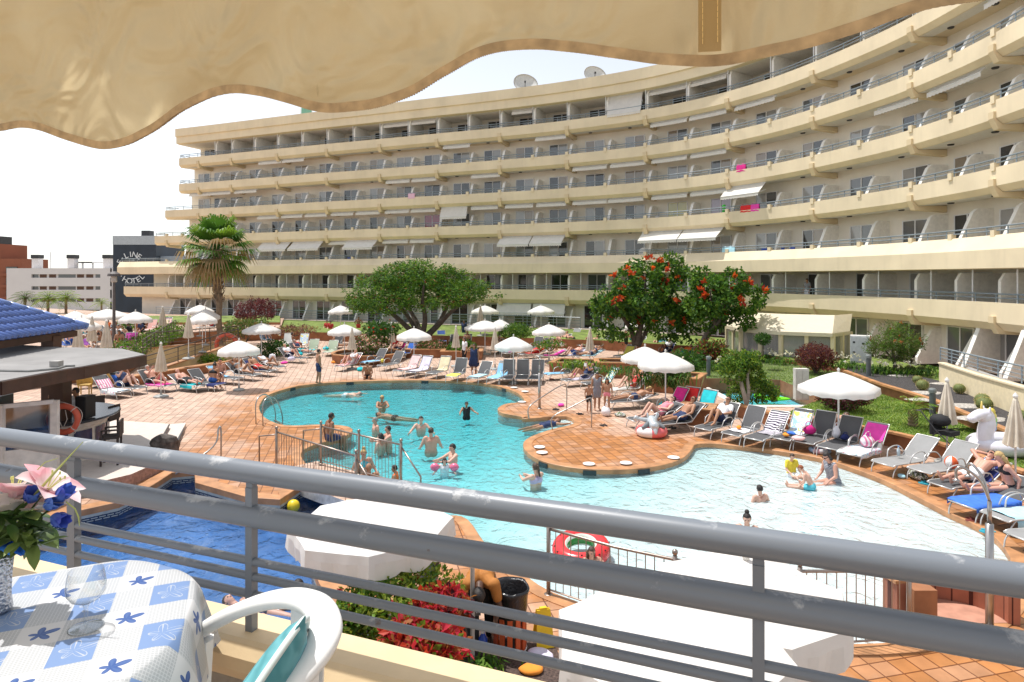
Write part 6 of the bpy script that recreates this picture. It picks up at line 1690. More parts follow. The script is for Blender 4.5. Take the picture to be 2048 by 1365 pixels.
# flower bed under the balcony: lime hibiscus shrubs, red coleus
bush('hibiscus_bush', 'lime-green hibiscus with red flowers below the large white parasol', 800, 1190, 8.3, .80, .42, 1500, .075, ['yel','lite','mid'], (5,4,2), flowers=(['crim'], 9, .085), thr=-.3, fq=4, asp=.6, zb=.0)
bush('hibiscus_bush', 'lime-green bush at the left of the red-leaved plants', 715, 1240, 7.9, .40, .36, 700, .075, ['lite','yel','mid'], (4,3,3), thr=-.3, fq=4, asp=.6, zb=.0)
bush('coleus', 'red coleus plants in front of the dark planter box', 880, 1215, 7.9, .36, .24, 420, .11, ['crim','red','copper','burg'], (5,3,3,2), thr=-.3, fq=4, asp=.6, zb=.0, cat='plant')
bush('coleus', 'crimson and orange coleus plants along the balcony wall', 840, 1280, 7.3, .52, .26, 720, .12, ['crim','copper','red','lite'], (5,3,3,1), thr=-.3, fq=4, asp=.6, zb=.0, cat='plant', ry_=.4)
clump('strap_plant', 'small green plants at the foot of the pale post', 975, 1335, .02, 60, .25, ('lite','mid'), .14, wd=.035)
# short grass blades on the near lawns (uncountable)
def grass_blades(nm, poly, z, n, h):
 xs = [p[0] for p in poly]; ys = [p[1] for p in poly]; b = MB(); k = 0; r_ = random.Random(2)
 while k < n:
  p = (r_.uniform(min(xs), max(xs)), r_.uniform(min(ys), max(ys)))
  if p[1] > 34 or not inpoly(p, poly): continue
  k += 1; a = r_.uniform(0,6.28); q = V((p[0],p[1],z)); x = V((math.cos(a),math.sin(a),0))*.012; t_ = q+V((r_.gauss(0,.03),r_.gauss(0,.03),h*r_.uniform(.5,1.2)))
  b.add([q-x, q+x, t_], [(0,1,2)], r_.choice((0,0,1,2)))
 o = b.build(nm, [LG['lite'], LG['mid'], LG['yel']]); o['kind'] = 'stuff'
grass_blades('grass', [tuple(p) for p in lawnpoly], .42, 26000, .05)
grass_blades('grass', [tuple(p) for p in bedpoly], .45, 9000, .06)
# ================================================================== PARASOLS
M_par = mat('parasol_white', (.86,.84,.80), .75, var=.04, trans=.28)
M_ecru = mat('parasol_ecru', (.70,.62,.50), .8, var=.14, vscale=3, trans=.12)
M_pole = mat('white_pole', (.72,.71,.69), .4, var=.05)
def open_parasol_proto(r, hr=1.85, rise=.45, ns=8, val=.17, name='parasol', pw=1.25):
 t = thing(name, '', 'parasol'); b = MB(); sub = 4 if pw > 1.1 else 12; n = ns*sub; rings = 6; vs = []
 def rad(a):   # polygon radius with scallop sag between ribs
  f_ = (a/(2*math.pi)*ns) % 1; x = abs(f_-.5)*2
  return r*(math.cos(math.pi/ns)/math.cos((f_-.5)*2*math.pi/ns))*(1-.02*(1-x*x))
 for i in range(1, rings+1):
  f_ = i/rings
  for j in range(n):
   a = 2*math.pi*j/n; fr_ = (j % sub)/sub; sag = math.sin(math.pi*fr_)*(.035 if pw > 1.1 else .012)*f_
   vs.append((rad(a)*f_*math.cos(a), rad(a)*f_*math.sin(a), hr+rise*(1-f_**pw)-sag))
 top = len(vs); vs.append((0,0,hr+rise))
 fs = [(top, j, (j+1) % n) for j in range(n)]+[(i*n+j, (i+1)*n+j, (i+1)*n+(j+1) % n, i*n+(j+1) % n) for i in range(rings-1) for j in range(n)]
 o = len(vs)
 for k, (dz, sc_) in enumerate(((-.10,1.012),(-val,1.02))):
  for j in range(n):
   a = 2*math.pi*j/n; fr_ = (j % sub)/sub
   z = hr+dz-((.035 if pw > 1.1 else .07)*abs(math.sin(math.pi*fr_*2)) if k else 0)-math.sin(math.pi*fr_)*.035
   w_ = 1-.03*k*math.sin(math.pi*fr_)+(.022*math.sin(a*ns*2.5+1)*(.4+.6*k) if pw < 1.1 else 0); vs.append((rad(a)*sc_*math.cos(a)*w_, rad(a)*sc_*math.sin(a)*w_, z))
 e = (rings-1)*n
 fs += [(e+j, o+j, o+(j+1) % n, e+(j+1) % n) for j in range(n)]+[(o+j, o+n+j, o+n+(j+1) % n, o+(j+1) % n) for j in range(n)]
 b.add(vs, fs); c_ = b.build('canopy', M_par, t, True)
 if pw < 1.1: c_.data.set_sharp_from_angle(angle=R(9))
 b = MB(); b.tube([(0,0,.0),(0,0,hr+rise-.02)], .024, 10); b.build('pole', M_pole, t)
 b = MB(); b.lathe([(.035,hr+rise),(.03,hr+rise+.05),(.045,hr+rise+.07),(.001,hr+rise+.13)], (0,0,0), 10); b.build('finial', M_par, t, True)
 b = MB(); b.lathe([(.05,hr-.25),(.05,hr-.15)], (0,0,0), 10); b.build('hub', M_pole, t)
 for k in range(ns):
  a = 2*math.pi*k/ns; b = MB(); d = V((math.cos(a), math.sin(a), 0))
  b.tube([V((0,0,hr+rise-.06)), d*r*.5+V((0,0,hr+rise*(1-.5**1.25)-.03)), d*r*.98+V((0,0,hr-.02))], .010, 5); b.tube([V((0,0,hr-.2)), d*r*.5+V((0,0,hr+rise*(1-.5**1.25)-.04))], .008, 5)
  b.build('rib', M_pole, t)
 b = MB(); b.lathe([(.26,0),(.27,.05),(.2,.09),(.05,.11),(.04,.25)], (0,0,0), 20); b.build('base', mat('grey_base', (.33,.33,.31), .6, var=.15), t)
 return t
PAR = [ # px, rim_y, width px, ground z, override Y, label
 (478,700,84,0,None,'open white parasol lowest at the left, over the lying woman with raised knees'),
 (523,660,73,0,None,'open white parasol over the dark shrubs right of the fan palm, canopy half facing us'),
 (828,672,73,0,None,'open white parasol in front of the umbrella tree over the pink and white towels'),
 (689,663,66,0,None,'open white parasol behind the closed one by the round planter'),
 (681,631,50,.7,50.,'small white parasol on the lawn left of the umbrella tree'),
 (763,641,48,0,44.,'white parasol tucked under the left side of the umbrella tree'),
 (970,654,82,0,None,'open white parasol in front of a second one right of the umbrella tree'),
 (1000,657,52,0,44.,'white parasol mostly hidden behind another right of the umbrella tree'),
 (970,630,55,.7,50.,'small white parasol before the ground floor windows, above the front pair'),
 (1082,632,55,.7,50.,'small white parasol before the dark ground floor opening'),
 (1027,691,77,0,None,'white parasol just behind the row of dark upright sunbeds'),
 (1098,663,68,0,None,'white parasol over the far grey sunbeds right of the round bush'),
 (1273,664,52,0,43.,'white parasol behind the trunk of the flowering tree'),
 (1290,714,95,0,None,'left one of the twin overlapping white parasols'),
 (1331,727,112,0,None,'right one of the twin overlapping white parasols'),
 (1677,772,150,0,None,'single big white parasol standing on the right lawn'),
 (150,637,56,.9,None,'leftmost open parasol on the upper terrace, beyond the blue roof'),
 (163,652,68,.9,None,'upper terrace parasol just above the tip of the blue roof'),
 (215,632,84,.9,None,'wide upper terrace parasol left of the lamp post'),
 (271,638,64,.9,None,'upper terrace parasol right of the lamp post'),
 (400,622,52,.9,None,'topmost of the three stacked parasols left of the palm'),
 (411,632,54,.9,None,'middle of the three stacked parasols left of the palm'),
 (405,640,58,.9,None,'lowest of the three stacked parasols left of the palm')]
pp = None
for px, ry, w_, zb, Yo, lb in PAR:
 Y = Yo or F*(H-zb-1.87)/(ry-HY); r = w_/2/F*Y; x = (px-CX)/F*Y
 if pp is None: pp = open_parasol_proto(1.0); o = pp; o.location = (x,Y,zb)
 else: o = dup(pp, (x,Y,zb), rnd.uniform(0,.7))
 o.scale = (r, r, 1); o['label'] = lb; o['group'] = 'open white parasols'
o = None
# three big parasols just below the balcony
bp_ = None
for px, py, Y, w_, rz, rise, lb in ((745,1045,9.0,322,R(10),.46,'large white parasol by the blue pool, seen from above under the top rail'),(1338,1272,5.35,470,R(20),.42,'largest white parasol at the bottom centre, seen from above'),(1492,1186,6.35,392,R(2),.42,'large white parasol behind the largest one, beside the pool fence')):
 zr_ = H-(py-HY)/F*Y; r = w_/2/F*Y; x = (px-CX)/F*Y
 o = open_parasol_proto(r, zr_, rise*.8, 8, .26, pw=1.02); o.location = (x,Y,0); o.rotation_euler.z = rz; o['label'] = lb; o['group'] = 'large white parasols below the balcony'
def closed_proto():
 t = thing('closed_parasol', '', 'parasol'); b = MB(); n = 64; prof_ = [(2.30,.035),(2.2,.06),(1.95,.10),(1.6,.15),(1.3,.19),(1.12,.215)]; vs = []
 for z, r in prof_:
  for j in range(n):
   a = 2*math.pi*j/n; q = r*(1+.26*math.sin(8*a+.6*math.sin(z*3))*min(1,(2.3-z)*2)); vs.append((q*math.cos(a), q*math.sin(a), z+(.03*math.sin(8*a) if z < 1.2 else 0)))
 b.add(vs, [(i*n+j, (i+1)*n+j, (i+1)*n+(j+1) % n, i*n+(j+1) % n) for i in range(len(prof_)-1) for j in range(n)]+[tuple(range(n))]); b.build('canopy', M_ecru, t, True)
 b = MB(); b.tube([(0,0,0),(0,0,2.32)], .022, 8); b.build('pole', M_pole, t)
 b = MB(); b.lathe([(.05,2.29),(.06,2.33),(.03,2.38),(.001,2.42)], (0,0,0), 10); b.build('finial', M_par, t)
 b = MB(); b.lathe([(.30,0),(.31,.05),(.24,.09),(.05,.11),(.04,.3)], (0,0,0), 20); b.build('base', MC['grey_base'], t); return t
CLS = [(322,685,0,None,'closed ecru parasol on a round grey base by the pink towel sunbed'),(213,640,.9,None,'closed ecru parasol left of the lamp post, nearer the bar'),(184,632,.9,None,'closed ecru parasol just right of the blue roof tip'),(325,613,.9,None,'closed ecru parasol in front of the yellow curtained door'),(377,628,.9,None,'closed ecru parasol beside the three stacked white parasols'),(156,664,.9,28,'closed ecru parasol partly behind the bar roof'),(704,655,0,None,'closed ecru parasol before the round planter'),(783,645,0,None,'closed ecru parasol under the umbrella tree'),(912,652,0,None,'closed ecru parasol left of the woman in navy'),(990,655,0,None,'closed pale parasol left of the white one behind the dark sunbeds'),(1180,655,0,None,'closed striped-looking parasol left of the flowering tree'),(961,620,.7,49,'slim closed parasol against the ground floor windows'),(1894,757,0,None,'closed ecru parasol on the right lawn beside the black pushchair'),(2031,788,0,None,'closed ecru parasol at the right frame edge before the unicorn float'),(117,632,.9,None,'closed ecru parasol furthest left, above the blue roof')]
cp_ = None
for px, ty, zb, Yo, lb in CLS:
 Y = Yo or F*(H-zb-2.38)/(ty-HY); x = (px-CX)/F*Y
 if cp_ is None: cp_ = closed_proto(); o = cp_; o.location = (x,Y,zb)
 else: o = dup(cp_, (x,Y,zb), rnd.uniform(0,3))
 o['label'] = lb; o['group'] = 'closed parasols'
# ================================================================== SUNBEDS
M_alu = mat('sunbed_aluminium', (.60,.59,.57), .35, metal=.5, var=.05)
def slingmat(nm, c):
 return mat(nm, c, .75, var=.08, vscale=3, bump=.25, bscale=180)
SL_ = {'grey': slingmat('grey_sling', (.085,.085,.088)), 'pale': slingmat('pale_grey_sling', (.27,.27,.265)), 'white': slingmat('white_sling', (.6,.6,.57)), 'green': slingmat('green_sling', (.36,.42,.30)), 'pink': slingmat('magenta_sling', (.62,.07,.42)), 'rose': slingmat('rose_sling', (.75,.42,.36)), 'blush': slingmat('blush_sling', (.78,.62,.42)), 'blue': slingmat('blue_sling', (.05,.12,.42))}
SLN, SH, BK = 1.25, .34, .80
def prof(th):
 """lounger surface: list of (y,z) from foot to head"""
 p = [(-.02,SH-.03),(.08,SH),(.6,SH-.01),(1.05,SH-.015),(SLN,SH-.01)]
 for k in range(1, 6): f_ = k/5*BK; p.append((SLN+f_*math.cos(th), SH-.01+f_*math.sin(th)+.03*math.sin(math.pi*k/5)))
 return p
LP_ = {}
def lounger(px, py, rz, lb, th=45, fab='grey', z=0., group='sunbeds around the pools', at=None):
 g_ = at if at is not None else G(px, py, z+SH); loc = (g_.x, g_.y, z); key = (th, fab)
 if key not in LP_:
  t = thing('sunbed', lb, 'sunbed'); W_ = .31; tr = R(th); P_ = prof(tr)
  def sheet(ps, nm):
   b = MB(); k = len(ps); vs = []
   for y_, z_ in ps:
    for i in range(5): u = i/4*2-1; vs.append((u*(W_-.015), y_, z_-.012*(1-u*u)))
   b.add(vs, [(i*5+j, i*5+j+1, (i+1)*5+j+1, (i+1)*5+j) for i in range(k-1) for j in range(4)]); b.build(nm, SL_[fab], t, True)
  sheet(P_[:5], 'seat'); sheet(P_[4:], 'backrest')
  b = MB()
  for x in (-W_, W_): b.tube([(x,y_,z_-.01) for y_, z_ in P_[:5]], .018, 6)
  b.tube([(-W_,-.02,SH-.04),(W_,-.02,SH-.04)], .018, 6); b.tube([(-W_,SLN,SH-.02),(W_,SLN,SH-.02)], .016, 6); b.build('frame', M_alu, t, True)
  b = MB(); b.tube([(-W_,y_,z_-.008) for y_, z_ in P_[4:]]+[(W_,y_,z_-.008) for y_, z_ in P_[:3:-1]], .017, 6); b.build('back_frame', M_alu, t, True)
  for s_ in (-1, 1):
   b = MB(); b.tube(catmull([(s_*W_,.62,SH-.02),(s_*(W_+.03),.70,SH+.17),(s_*(W_+.035),.92,SH+.25),(s_*(W_+.03),1.16,SH+.22),(s_*W_,1.30,SH+.06)], 4), .017, 6); b.build('armrest', M_alu, t, True)
   b = MB(); b.tube(catmull([(s_*W_,.16,SH-.02),(s_*W_,.02,.16),(s_*(W_-.01),-.02,.0)], 4), .016, 6); b.build('leg', M_alu, t, True)
   b = MB(); b.tube(catmull([(s_*W_,1.0,SH-.02),(s_*W_,1.16,.16),(s_*W_,1.22,0)], 4), .016, 6); b.build('leg', M_alu, t, True)
  LP_[key] = t; t.location = loc; t.rotation_euler.z = R(rz); t['group'] = group
  return t
 return dup(LP_[key], loc, R(rz), lb, group)
def stripemat(nm, c0, c1, sc_, ax='Y', dist=.6):
 if nm in MC: return MC[nm]
 m, N, L, b = nodes(nm); tc = N.new('ShaderNodeTexCoord'); wv = N.new('ShaderNodeTexWave'); wv.inputs['Scale'].default_value = sc_; wv.inputs['Distortion'].default_value = dist; wv.bands_direction = ax
 L.new(tc.outputs['Object'], wv.inputs['Vector']); cr = N.new('ShaderNodeValToRGB'); cr.color_ramp.interpolation = 'CONSTANT'; cr.color_ramp.elements[0].color = (*c0,1); cr.color_ramp.elements[1].color = (*c1,1); cr.color_ramp.elements[1].position = .5
 L.new(wv.outputs['Fac'], cr.inputs[0]); L.new(cr.outputs[0], b.inputs['Base Color']); b.inputs['Roughness'].default_value = .9; return m
def printmat(nm, cols, sc_=5.):
 if nm in MC: return MC[nm]
 m, N, L, b = nodes(nm); tc = N.new('ShaderNodeTexCoord'); ns = N.new('ShaderNodeTexNoise'); ns.inputs['Scale'].default_value = sc_; ns.inputs['Detail'].default_value = 1; ns.inputs['Distortion'].default_value = 1.5; L.new(tc.outputs['Object'], ns.inputs['Vector'])
 cr = N.new('ShaderNodeValToRGB'); cr.color_ramp.interpolation = 'CONSTANT'; k = len(cols)
 for i, c in enumerate(cols):
  e = cr.color_ramp.elements[i] if i < 2 else cr.color_ramp.elements.new(.3+.4*i/k)
  e.position = 0 if i == 0 else .3+.4*i/k; e.color = (*c,1)
 L.new(ns.outputs['Fac'], cr.inputs[0]); L.new(cr.outputs[0], b.inputs['Base Color']); b.inputs['Roughness'].default_value = .9; return m
TW = {'magenta': mat('towel_magenta', (.62,.02,.22), .95, var=.15), 'red': mat('towel_red', (.72,.03,.03), .95, var=.15), 'white': mat('towel_white', (.80,.78,.80), .95, var=.06), 'lilac': mat('towel_lilac', (.66,.62,.76), .95, var=.1), 'pink': mat('towel_pink', (.85,.52,.50), .95, var=.1), 'hot': mat('towel_hot_pink', (.85,.07,.42), .95, var=.12), 'beige': mat('towel_beige', (.75,.64,.42), .95, var=.1), 'sky': mat('towel_sky', (.25,.52,.78), .95, var=.12), 'blue': mat('towel_blue', (.05,.17,.62), .95, var=.15), 'navy': mat('towel_navy', (.02,.03,.13), .95, var=.2), 'teal': mat('towel_teal', (.02,.50,.55), .95, var=.12), 'yellow': mat('towel_yellow', (.80,.70,.12), .95, var=.1), 'aqua': mat('towel_aqua', (.42,.70,.80), .95, var=.1), 'orange': mat('towel_orange', (.85,.30,.04), .95, var=.1), 'lime': mat('towel_lime', (.55,.75,.25), .95, var=.1),
 'zebra': stripemat('towel_zebra', (.80,.76,.80), (.03,.02,.05), 5.5, 'Y', 3.), 'redwhite': stripemat('towel_redwhite', (.8,.76,.76), (.6,.06,.06), 3.2, 'X', .2), 'candy': stripemat('towel_candy', (.82,.78,.8), (.75,.2,.35), 3., 'X', .5), 'surf': printmat('towel_surf', [(.8,.82,.85),(.75,.78,.83),(.4,.65,.8),(.85,.85,.85),(.85,.75,.15)], 3.), 'floral': printmat('towel_floral', [(.8,.8,.76),(.82,.82,.8),(.35,.55,.7),(.8,.8,.78),(.75,.2,.3)], 6.), 'tropic': printmat('towel_tropic', [(.15,.55,.65),(.5,.8,.82),(.85,.85,.8),(.85,.75,.2),(.3,.7,.75)], 4.), 'camo': printmat('towel_camo', [(.7,.7,.68),(.05,.06,.05),(.2,.24,.1),(.8,.8,.78),(.1,.1,.1)], 7.), 'whale': printmat('towel_navywhite', [(.02,.03,.16),(.025,.04,.2),(.02,.03,.16),(.7,.72,.8),(.02,.03,.15)], 4.)}
def towel(lo, th, t0, t1, col, lb, w=.56, over=0., nm='beach_towel', cat='towel'):
 """cloth lying on a sunbed from arc position t0 to t1"""
 P_ = prof(R(th)); S = [0.]
 for i in range(1, len(P_)): S.append(S[-1]+math.dist(P_[i], P_[i-1]))
 def at(s_):
  s_ = max(0, min(S[-1], s_)); i = max(0, min(len(P_)-2, bisect.bisect_right(S, s_)-1)); f_ = (s_-S[i])/(S[i+1]-S[i]); a, c = P_[i], P_[i+1]
  n_ = V((-(c[1]-a[1]), c[0]-a[0])).normalized(); return V((a[0]+(c[0]-a[0])*f_, a[1]+(c[1]-a[1])*f_)), n_
 k = 12; m_ = 9; b = MB(); vs = []; r_ = rnd.random()*9
 for i in range(k+1):
  s_ = t0+(t1-t0)*i/k; q, n_ = at(s_)
  for j in range(m_):
   u = (j/(m_-1)*2-1)*(w/2+over); x = max(-.31, min(.31, u)); dz = -(abs(u)-.31) if abs(u) > .31 else 0
   h_ = .016+.018*noise.noise(V((u*6+r_, s_*5, r_)))+(.01 if dz < 0 else 0)
   x += (.03 if dz < 0 else 0)*(1 if u > 0 else -1)+.02*noise.noise(V((s_*4, r_, u*2)))
   vs.append((x, q.x+n_.x*h_, q.y+n_.y*h_+dz))
 nv = len(vs); lowv = [(p[0]*.995, p[1], p[2]-.008) for p in vs]
 fs = [(i*m_+j, i*m_+j+1, (i+1)*m_+j+1, (i+1)*m_+j) for i in range(k) for j in range(m_-1)]
 b.add(vs+lowv, fs+[tuple(nv+q for q in f[::-1]) for f in fs])
 o = b.build(nm, TW[col], None, True, loc=lo.location.copy(), rz=lo.rotation_euler.z); tag(o, lb, cat); return o
def heap(px, py, z, r, h, col, lb, nm='beach_bag', cat='bag', seed=None):
 """slumped soft bag or bundle"""
 g_ = G(px, py, z); b = MB(); b.ball((0,0,h*.45), (r,r*.75,h*.55), 14, 9); s_ = seed or px*.13
 b.v = [(p[0]*(1+.3*noise.noise(V((p[0]*7+s_,p[1]*7,p[2]*7)))), p[1]*(1+.3*noise.noise(V((p[0]*6,p[1]*6+s_,p[2]*5)))), max(0, p[2]*(1+.3*noise.noise(V((p[0]*9,p[1]*9,s_)))))) for p in b.v]
 b2 = MB(); b2.tube(catmull([(-r*.5,0,h*.8),(-r*.3,-.02,h*1.35),(r*.3,-.02,h*1.35),(r*.5,0,h*.8)], 4), .012, 5)
 if cat == 'bag':
  t = thing(nm, lb, cat, g_, rnd.uniform(0,3)); b.build('bag_body', TW.get(col) or col, t, True); b2.build('handles', TW.get(col) or col, t); return t
 return tag(b.build(nm, TW.get(col) or col, None, True, loc=g_, rz=rnd.uniform(0,3)), lb, cat)
LO = {}
# right-hand row along the shallow pool
for k, px, py, rz, th, fab, lb in (('L1',1405,856,-50,50,'grey','sunbed of the man in the white T-shirt'),('L2',1461,867,-48,52,'grey','grey sunbed with white towel and orange toy, next to the man in white'),('L3',1507,876,-48,46,'grey','sunbed under the zebra-striped towel'),('L4',1560,876,-48,55,'grey','sunbed with the surfboard-print towel'),('L5',1607,883,-48,58,'grey','dark sunbed holding the raspberry bag'),('L6',1655,894,-50,55,'grey','dark sunbed with the white hat, right of the raspberry bag'),('L7',1697,906,-54,50,'pale','sunbed buried under pink and white beach things'),('L8',1765,925,-66,40,'pale','empty pale grey sunbed with curved metal arms and water bottle'),('L9',1838,939,-68,42,'pale','pale grey sunbed with the orange and white ball'),('L10',1880,968,-72,30,'grey','sunbed of the sunbathing man in white shorts'),('L11',1925,1006,-74,28,'grey','sunbed covered by the royal blue towel'),('L12',1990,1030,-78,38,'pale','sunbed of the blonde woman at the right frame edge'),('L13',2040,1072,-80,40,'pale','cut-off sunbed at the right frame edge below the blonde woman')):
 LO[k] = lounger(px, py, rz, lb, th, fab)
towel(LO['L2'],52,.35,.95,'white','white towel with a yellow toy on the grey sunbed beside the man in white')
towel(LO['L3'],46,.75,2.0,'zebra','black and white zebra-striped towel with pink border')
towel(LO['L4'],55,.85,1.95,'surf','white towel with yellow and blue surf print')
towel(LO['L7'],50,.0,1.2,'floral','white floral towel hanging over the side of the cluttered sunbed', .56, .16)
towel(LO['L7'],50,1.45,2.02,'hot','hot pink towel over the backrest')
towel(LO['L10'],30,.9,2.02,'whale','navy towel with white curls under the sunbathing man')
towel(LO['L11'],28,.0,1.3,'blue','royal blue towel hanging over the foot of the sunbed', .6, .12)
towel(LO['L12'],38,.2,1.2,'aqua','pale blue towel draped under the blonde woman', .6, .22)
heap(1618,868,.36,.2,.26,'magenta','raspberry red beach bag on the dark sunbed')
heap(1597,880,.36,.2,.12,'pink','crumpled pink cloth at the foot of the raspberry bag sunbed','crumpled_cloth','cloth')
heap(1672,876,.36,.13,.32,'white','white sun hat hanging on its bag beside the dark backrest')
heap(1690,880,.36,.14,.16,'navy','small navy bag beside the white hat')
heap(1735,893,.36,.22,.3,'candy','pink and white striped beach bag')
heap(1478,858,.36,.1,.1,'orange','orange and yellow toy on the white towel','beach_toy','toy')
heap(1572,873,.36,.12,.1,'orange','orange cloth on the surf-towel sunbed','crumpled_cloth','cloth')
heap(1582,869,.36,.14,.08,'blue','blue cloth beside the orange one on the surf-towel sunbed','crumpled_cloth','cloth')
heap(1835,957,0,.3,.2,'camo','black and white patterned bag on the deck near the big man\'s feet')
heap(1803,956,0,.12,.1,'aqua','small pale blue bundle beside the black and white bag','crumpled_cloth','cloth')
heap(1905,974,0,.2,.14,'navy','dark bag under the blue-towel sunbed')
heap(1915,968,.0,.1,.18,'white','white bag beside the dark bag by the blue towel')
# cluster by the children and twin parasols
for k, px, py, rz, th, fab, lb in (('K1',1262,838,-72,34,'grey','sunbed of the woman with raised knees'),('K2',1300,818,-60,56,'grey','sunbed with the magenta towel'),('K3',1337,822,-48,60,'grey','sunbed with the bright red towel'),('K4',1310,846,-68,44,'grey','sunbed of the man in navy trunks behind the inflatable'),('K5',1218,802,-74,16,'grey','flat sunbed under the woman lying on her front'),('K6',1222,778,-68,38,'white','sunbed of the reader with white towel beside the block planter'),('K7',1372,828,-48,58,'grey','sunbed with turquoise and coral towels behind the man in navy trunks'),('N1',1092,748,-62,38,'grey','grey sunbed with a blue towel beside the angled planter'),('N2',1128,760,-64,36,'grey','sunbed of the reading woman in front of the strappy leaves'),('N3',1168,766,-66,50,'grey','sunbed with the turquoise patterned towel')):
 LO[k] = lounger(px, py, rz, lb, th, fab)
towel(LO['K2'],56,1.1,2.02,'magenta','magenta towel over the upright sunbed back')
towel(LO['K3'],60,1.15,2.02,'red','bright red towel over the sunbed back')
towel(LO['K7'],58,1.2,2.02,'teal','turquoise and coral towel on the last sunbed of the cluster')
towel(LO['N1'],38,.0,1.0,'sky','blue towel on the sunbed beside the angled planter')
towel(LO['N3'],50,.9,2.02,'tropic','turquoise tropical print towel on the high sunbed back')
towel(LO['N2'],36,.4,1.6,'lilac','lilac towel under the reading woman')
towel(LO['K5'],16,.9,1.9,'white','white towel on the flat sunbed')
heap(1212,832,0,.22,.34,'white','white beach bag at the feet of the woman with raised knees')
heap(1240,833,0,.25,.14,'camo','heap of dark shoes and cloth beside the white bag','pile_of_clothes','cloth')
heap(1345,812,.36,.14,.22,'lilac','lilac net bag in front of the red towel')
heap(1322,812,.36,.12,.12,'teal','turquoise bag between magenta and red towels')
heap(1358,848,0,.18,.1,'orange','orange cloth on the deck under the man in navy trunks','crumpled_cloth','cloth')
heap(1376,848,0,.12,.07,'lime','lime green cloth beside the orange one','crumpled_cloth','cloth')
heap(1410,827,0,.22,.3,'surf','pale blue and black patterned bag beside the man in the white T-shirt')
heap(1150,752,.36,.1,.12,'hot','hot pink ball-shaped bag beside the reading woman')
# middle row on the far side of the pool
for k, px, py, rz, th, fab, lb in (('M1',678,732,-20,40,'grey','sunbed with red and white striped towel by the orange float'),('M2',727,725,-30,52,'grey','grey sunbed with blue towel and turquoise bag'),('M3',763,731,-26,50,'grey','bare grey sunbed left of the pink towel'),('M4',795,741,-28,52,'grey','sunbed with the pale pink towel'),('M5',820,744,-26,55,'grey','sunbed with the white towel beside the pink one'),('M6',862,746,-22,58,'grey','sunbed with the beige towel'),('M7',903,752,-14,60,'grey','grey upright sunbed with the yellow towel'),('M8',945,755,-22,46,'grey','sunbed with pale blue towel behind the woman in navy'),('M9',985,756,-20,50,'pale','sunbed with pale blue towel right of the woman in navy'),('M10',1012,757,-6,66,'grey','leftmost of the three dark upright sunbeds'),('M11',1043,757,-4,66,'grey','middle of the three dark upright sunbeds'),('M12',1070,757,-8,64,'grey','rightmost of the three dark upright sunbeds')):
 LO[k] = lounger(px, py, rz, lb, th, fab)
for k, th, t0, t1, c, lb in (('M1',40,.1,1.9,'redwhite','red and white striped towel by the orange float'),('M2',52,.0,1.1,'sky','blue towel on the first grey sunbed of the far row'),('M4',52,.3,2.0,'pink','pale pink towel in the far row'),('M5',55,.2,2.0,'lilac','white towel in the far row beside the pink one'),('M6',58,1.0,2.0,'beige','beige towel in the far row'),('M7',60,.0,.8,'yellow','yellow towel at the foot of the far-row sunbed'),('M8',46,.1,1.2,'aqua','pale blue towel left of the woman in navy'),('M9',50,.0,1.9,'sky','sky blue towel right of the woman in navy')):
 towel(LO[k], th, t0, t1, c, lb)
heap(721,742,0,.3,.2,'teal','turquoise bag on the deck under the blue towel')
heap(702,732,0,.16,.25,'white','white bag beside the striped-towel sunbed')
heap(765,725,.36,.12,.2,'yellow','yellow cloth hung beside the bare grey sunbed','crumpled_cloth','cloth')
# second far row
for i, (px, py, rz, th, fab, lb) in enumerate(((570,689,10,58,'white','white sling sunbed with white arms beside the rainbow towel'),(600,690,6,58,'white','white sling sunbed with the blue and violet towel'),(617,702,4,50,'green','pale green sunbed with the teal towel'),(655,704,2,48,'green','pale green sunbed with turquoise bag next to the teal one'),(667,690,0,60,'grey','dark sunbed behind the sitting man under the far parasol'),(688,704,-60,30,'grey','sunbed under the man by the closed parasol'),(1064,697,-20,55,'grey','grey sunbed left one of two behind the white parasol'),(1084,700,-20,55,'grey','grey sunbed right one of two behind the white parasol'),(1110,686,-40,45,'grey','far sunbed of the person under the right far parasol'),(1135,676,-35,55,'pale','far upright sunbed behind the bending boy'),(1158,690,-60,30,'grey','far sunbed of the person lying beside the closed striped parasol'),(1187,692,-50,55,'grey','far sunbed left one of two beside the lawn wall'),(1213,690,-50,58,'grey','far sunbed right one of two beside the lawn wall'),(1262,693,-40,50,'grey','sunbed behind the trunk of the flowering tree'),(1298,697,-50,50,'grey','sunbed with pale towel right of the flowering tree trunk'),(1342,712,-60,30,'blue','sunbed of the person with orange and turquoise towels under the trees'),(925,690,-10,55,'grey','shaded sunbed under the pair of parasols'),(885,682,10,58,'blue','blue sunbed in the shade of the umbrella tree'),(905,690,0,50,'red' if False else 'grey','dark shaded sunbed right of the blue one'))):
 LO['F%d' % i] = lounger(px, py, rz, lb, th, fab)
for k, th, t0, t1, c, lb in (('F1',58,1.1,2.0,'surf','blue and violet print towel over the white sunbed'),('F2',50,.3,.9,'teal','teal towel on the pale green sunbed'),('F5',30,.0,1.0,'navy','dark towel under the man by the closed parasol'),('F12',58,.3,1.0,'white','white towel on the far sunbed beside the lawn wall'),('F14',50,.8,1.9,'aqua','pale blue towel right of the flowering tree trunk'),('F15',30,.4,1.0,'teal','turquoise towel under the trees'),('F10',30,.2,1.2,'lime','pale green towel under the far sunbather')):
 towel(LO[k], th, t0, t1, c, lb)
heap(652,700,.36,.25,.2,'teal','turquoise bag on the pale green sunbed')
heap(560,672,.4,.22,.45,'surf','rainbow coloured towel bundle by the white sunbed','crumpled_cloth','cloth')
heap(790,690,.4,.3,.3,'red','red and white bundle under the umbrella tree','crumpled_cloth','cloth')
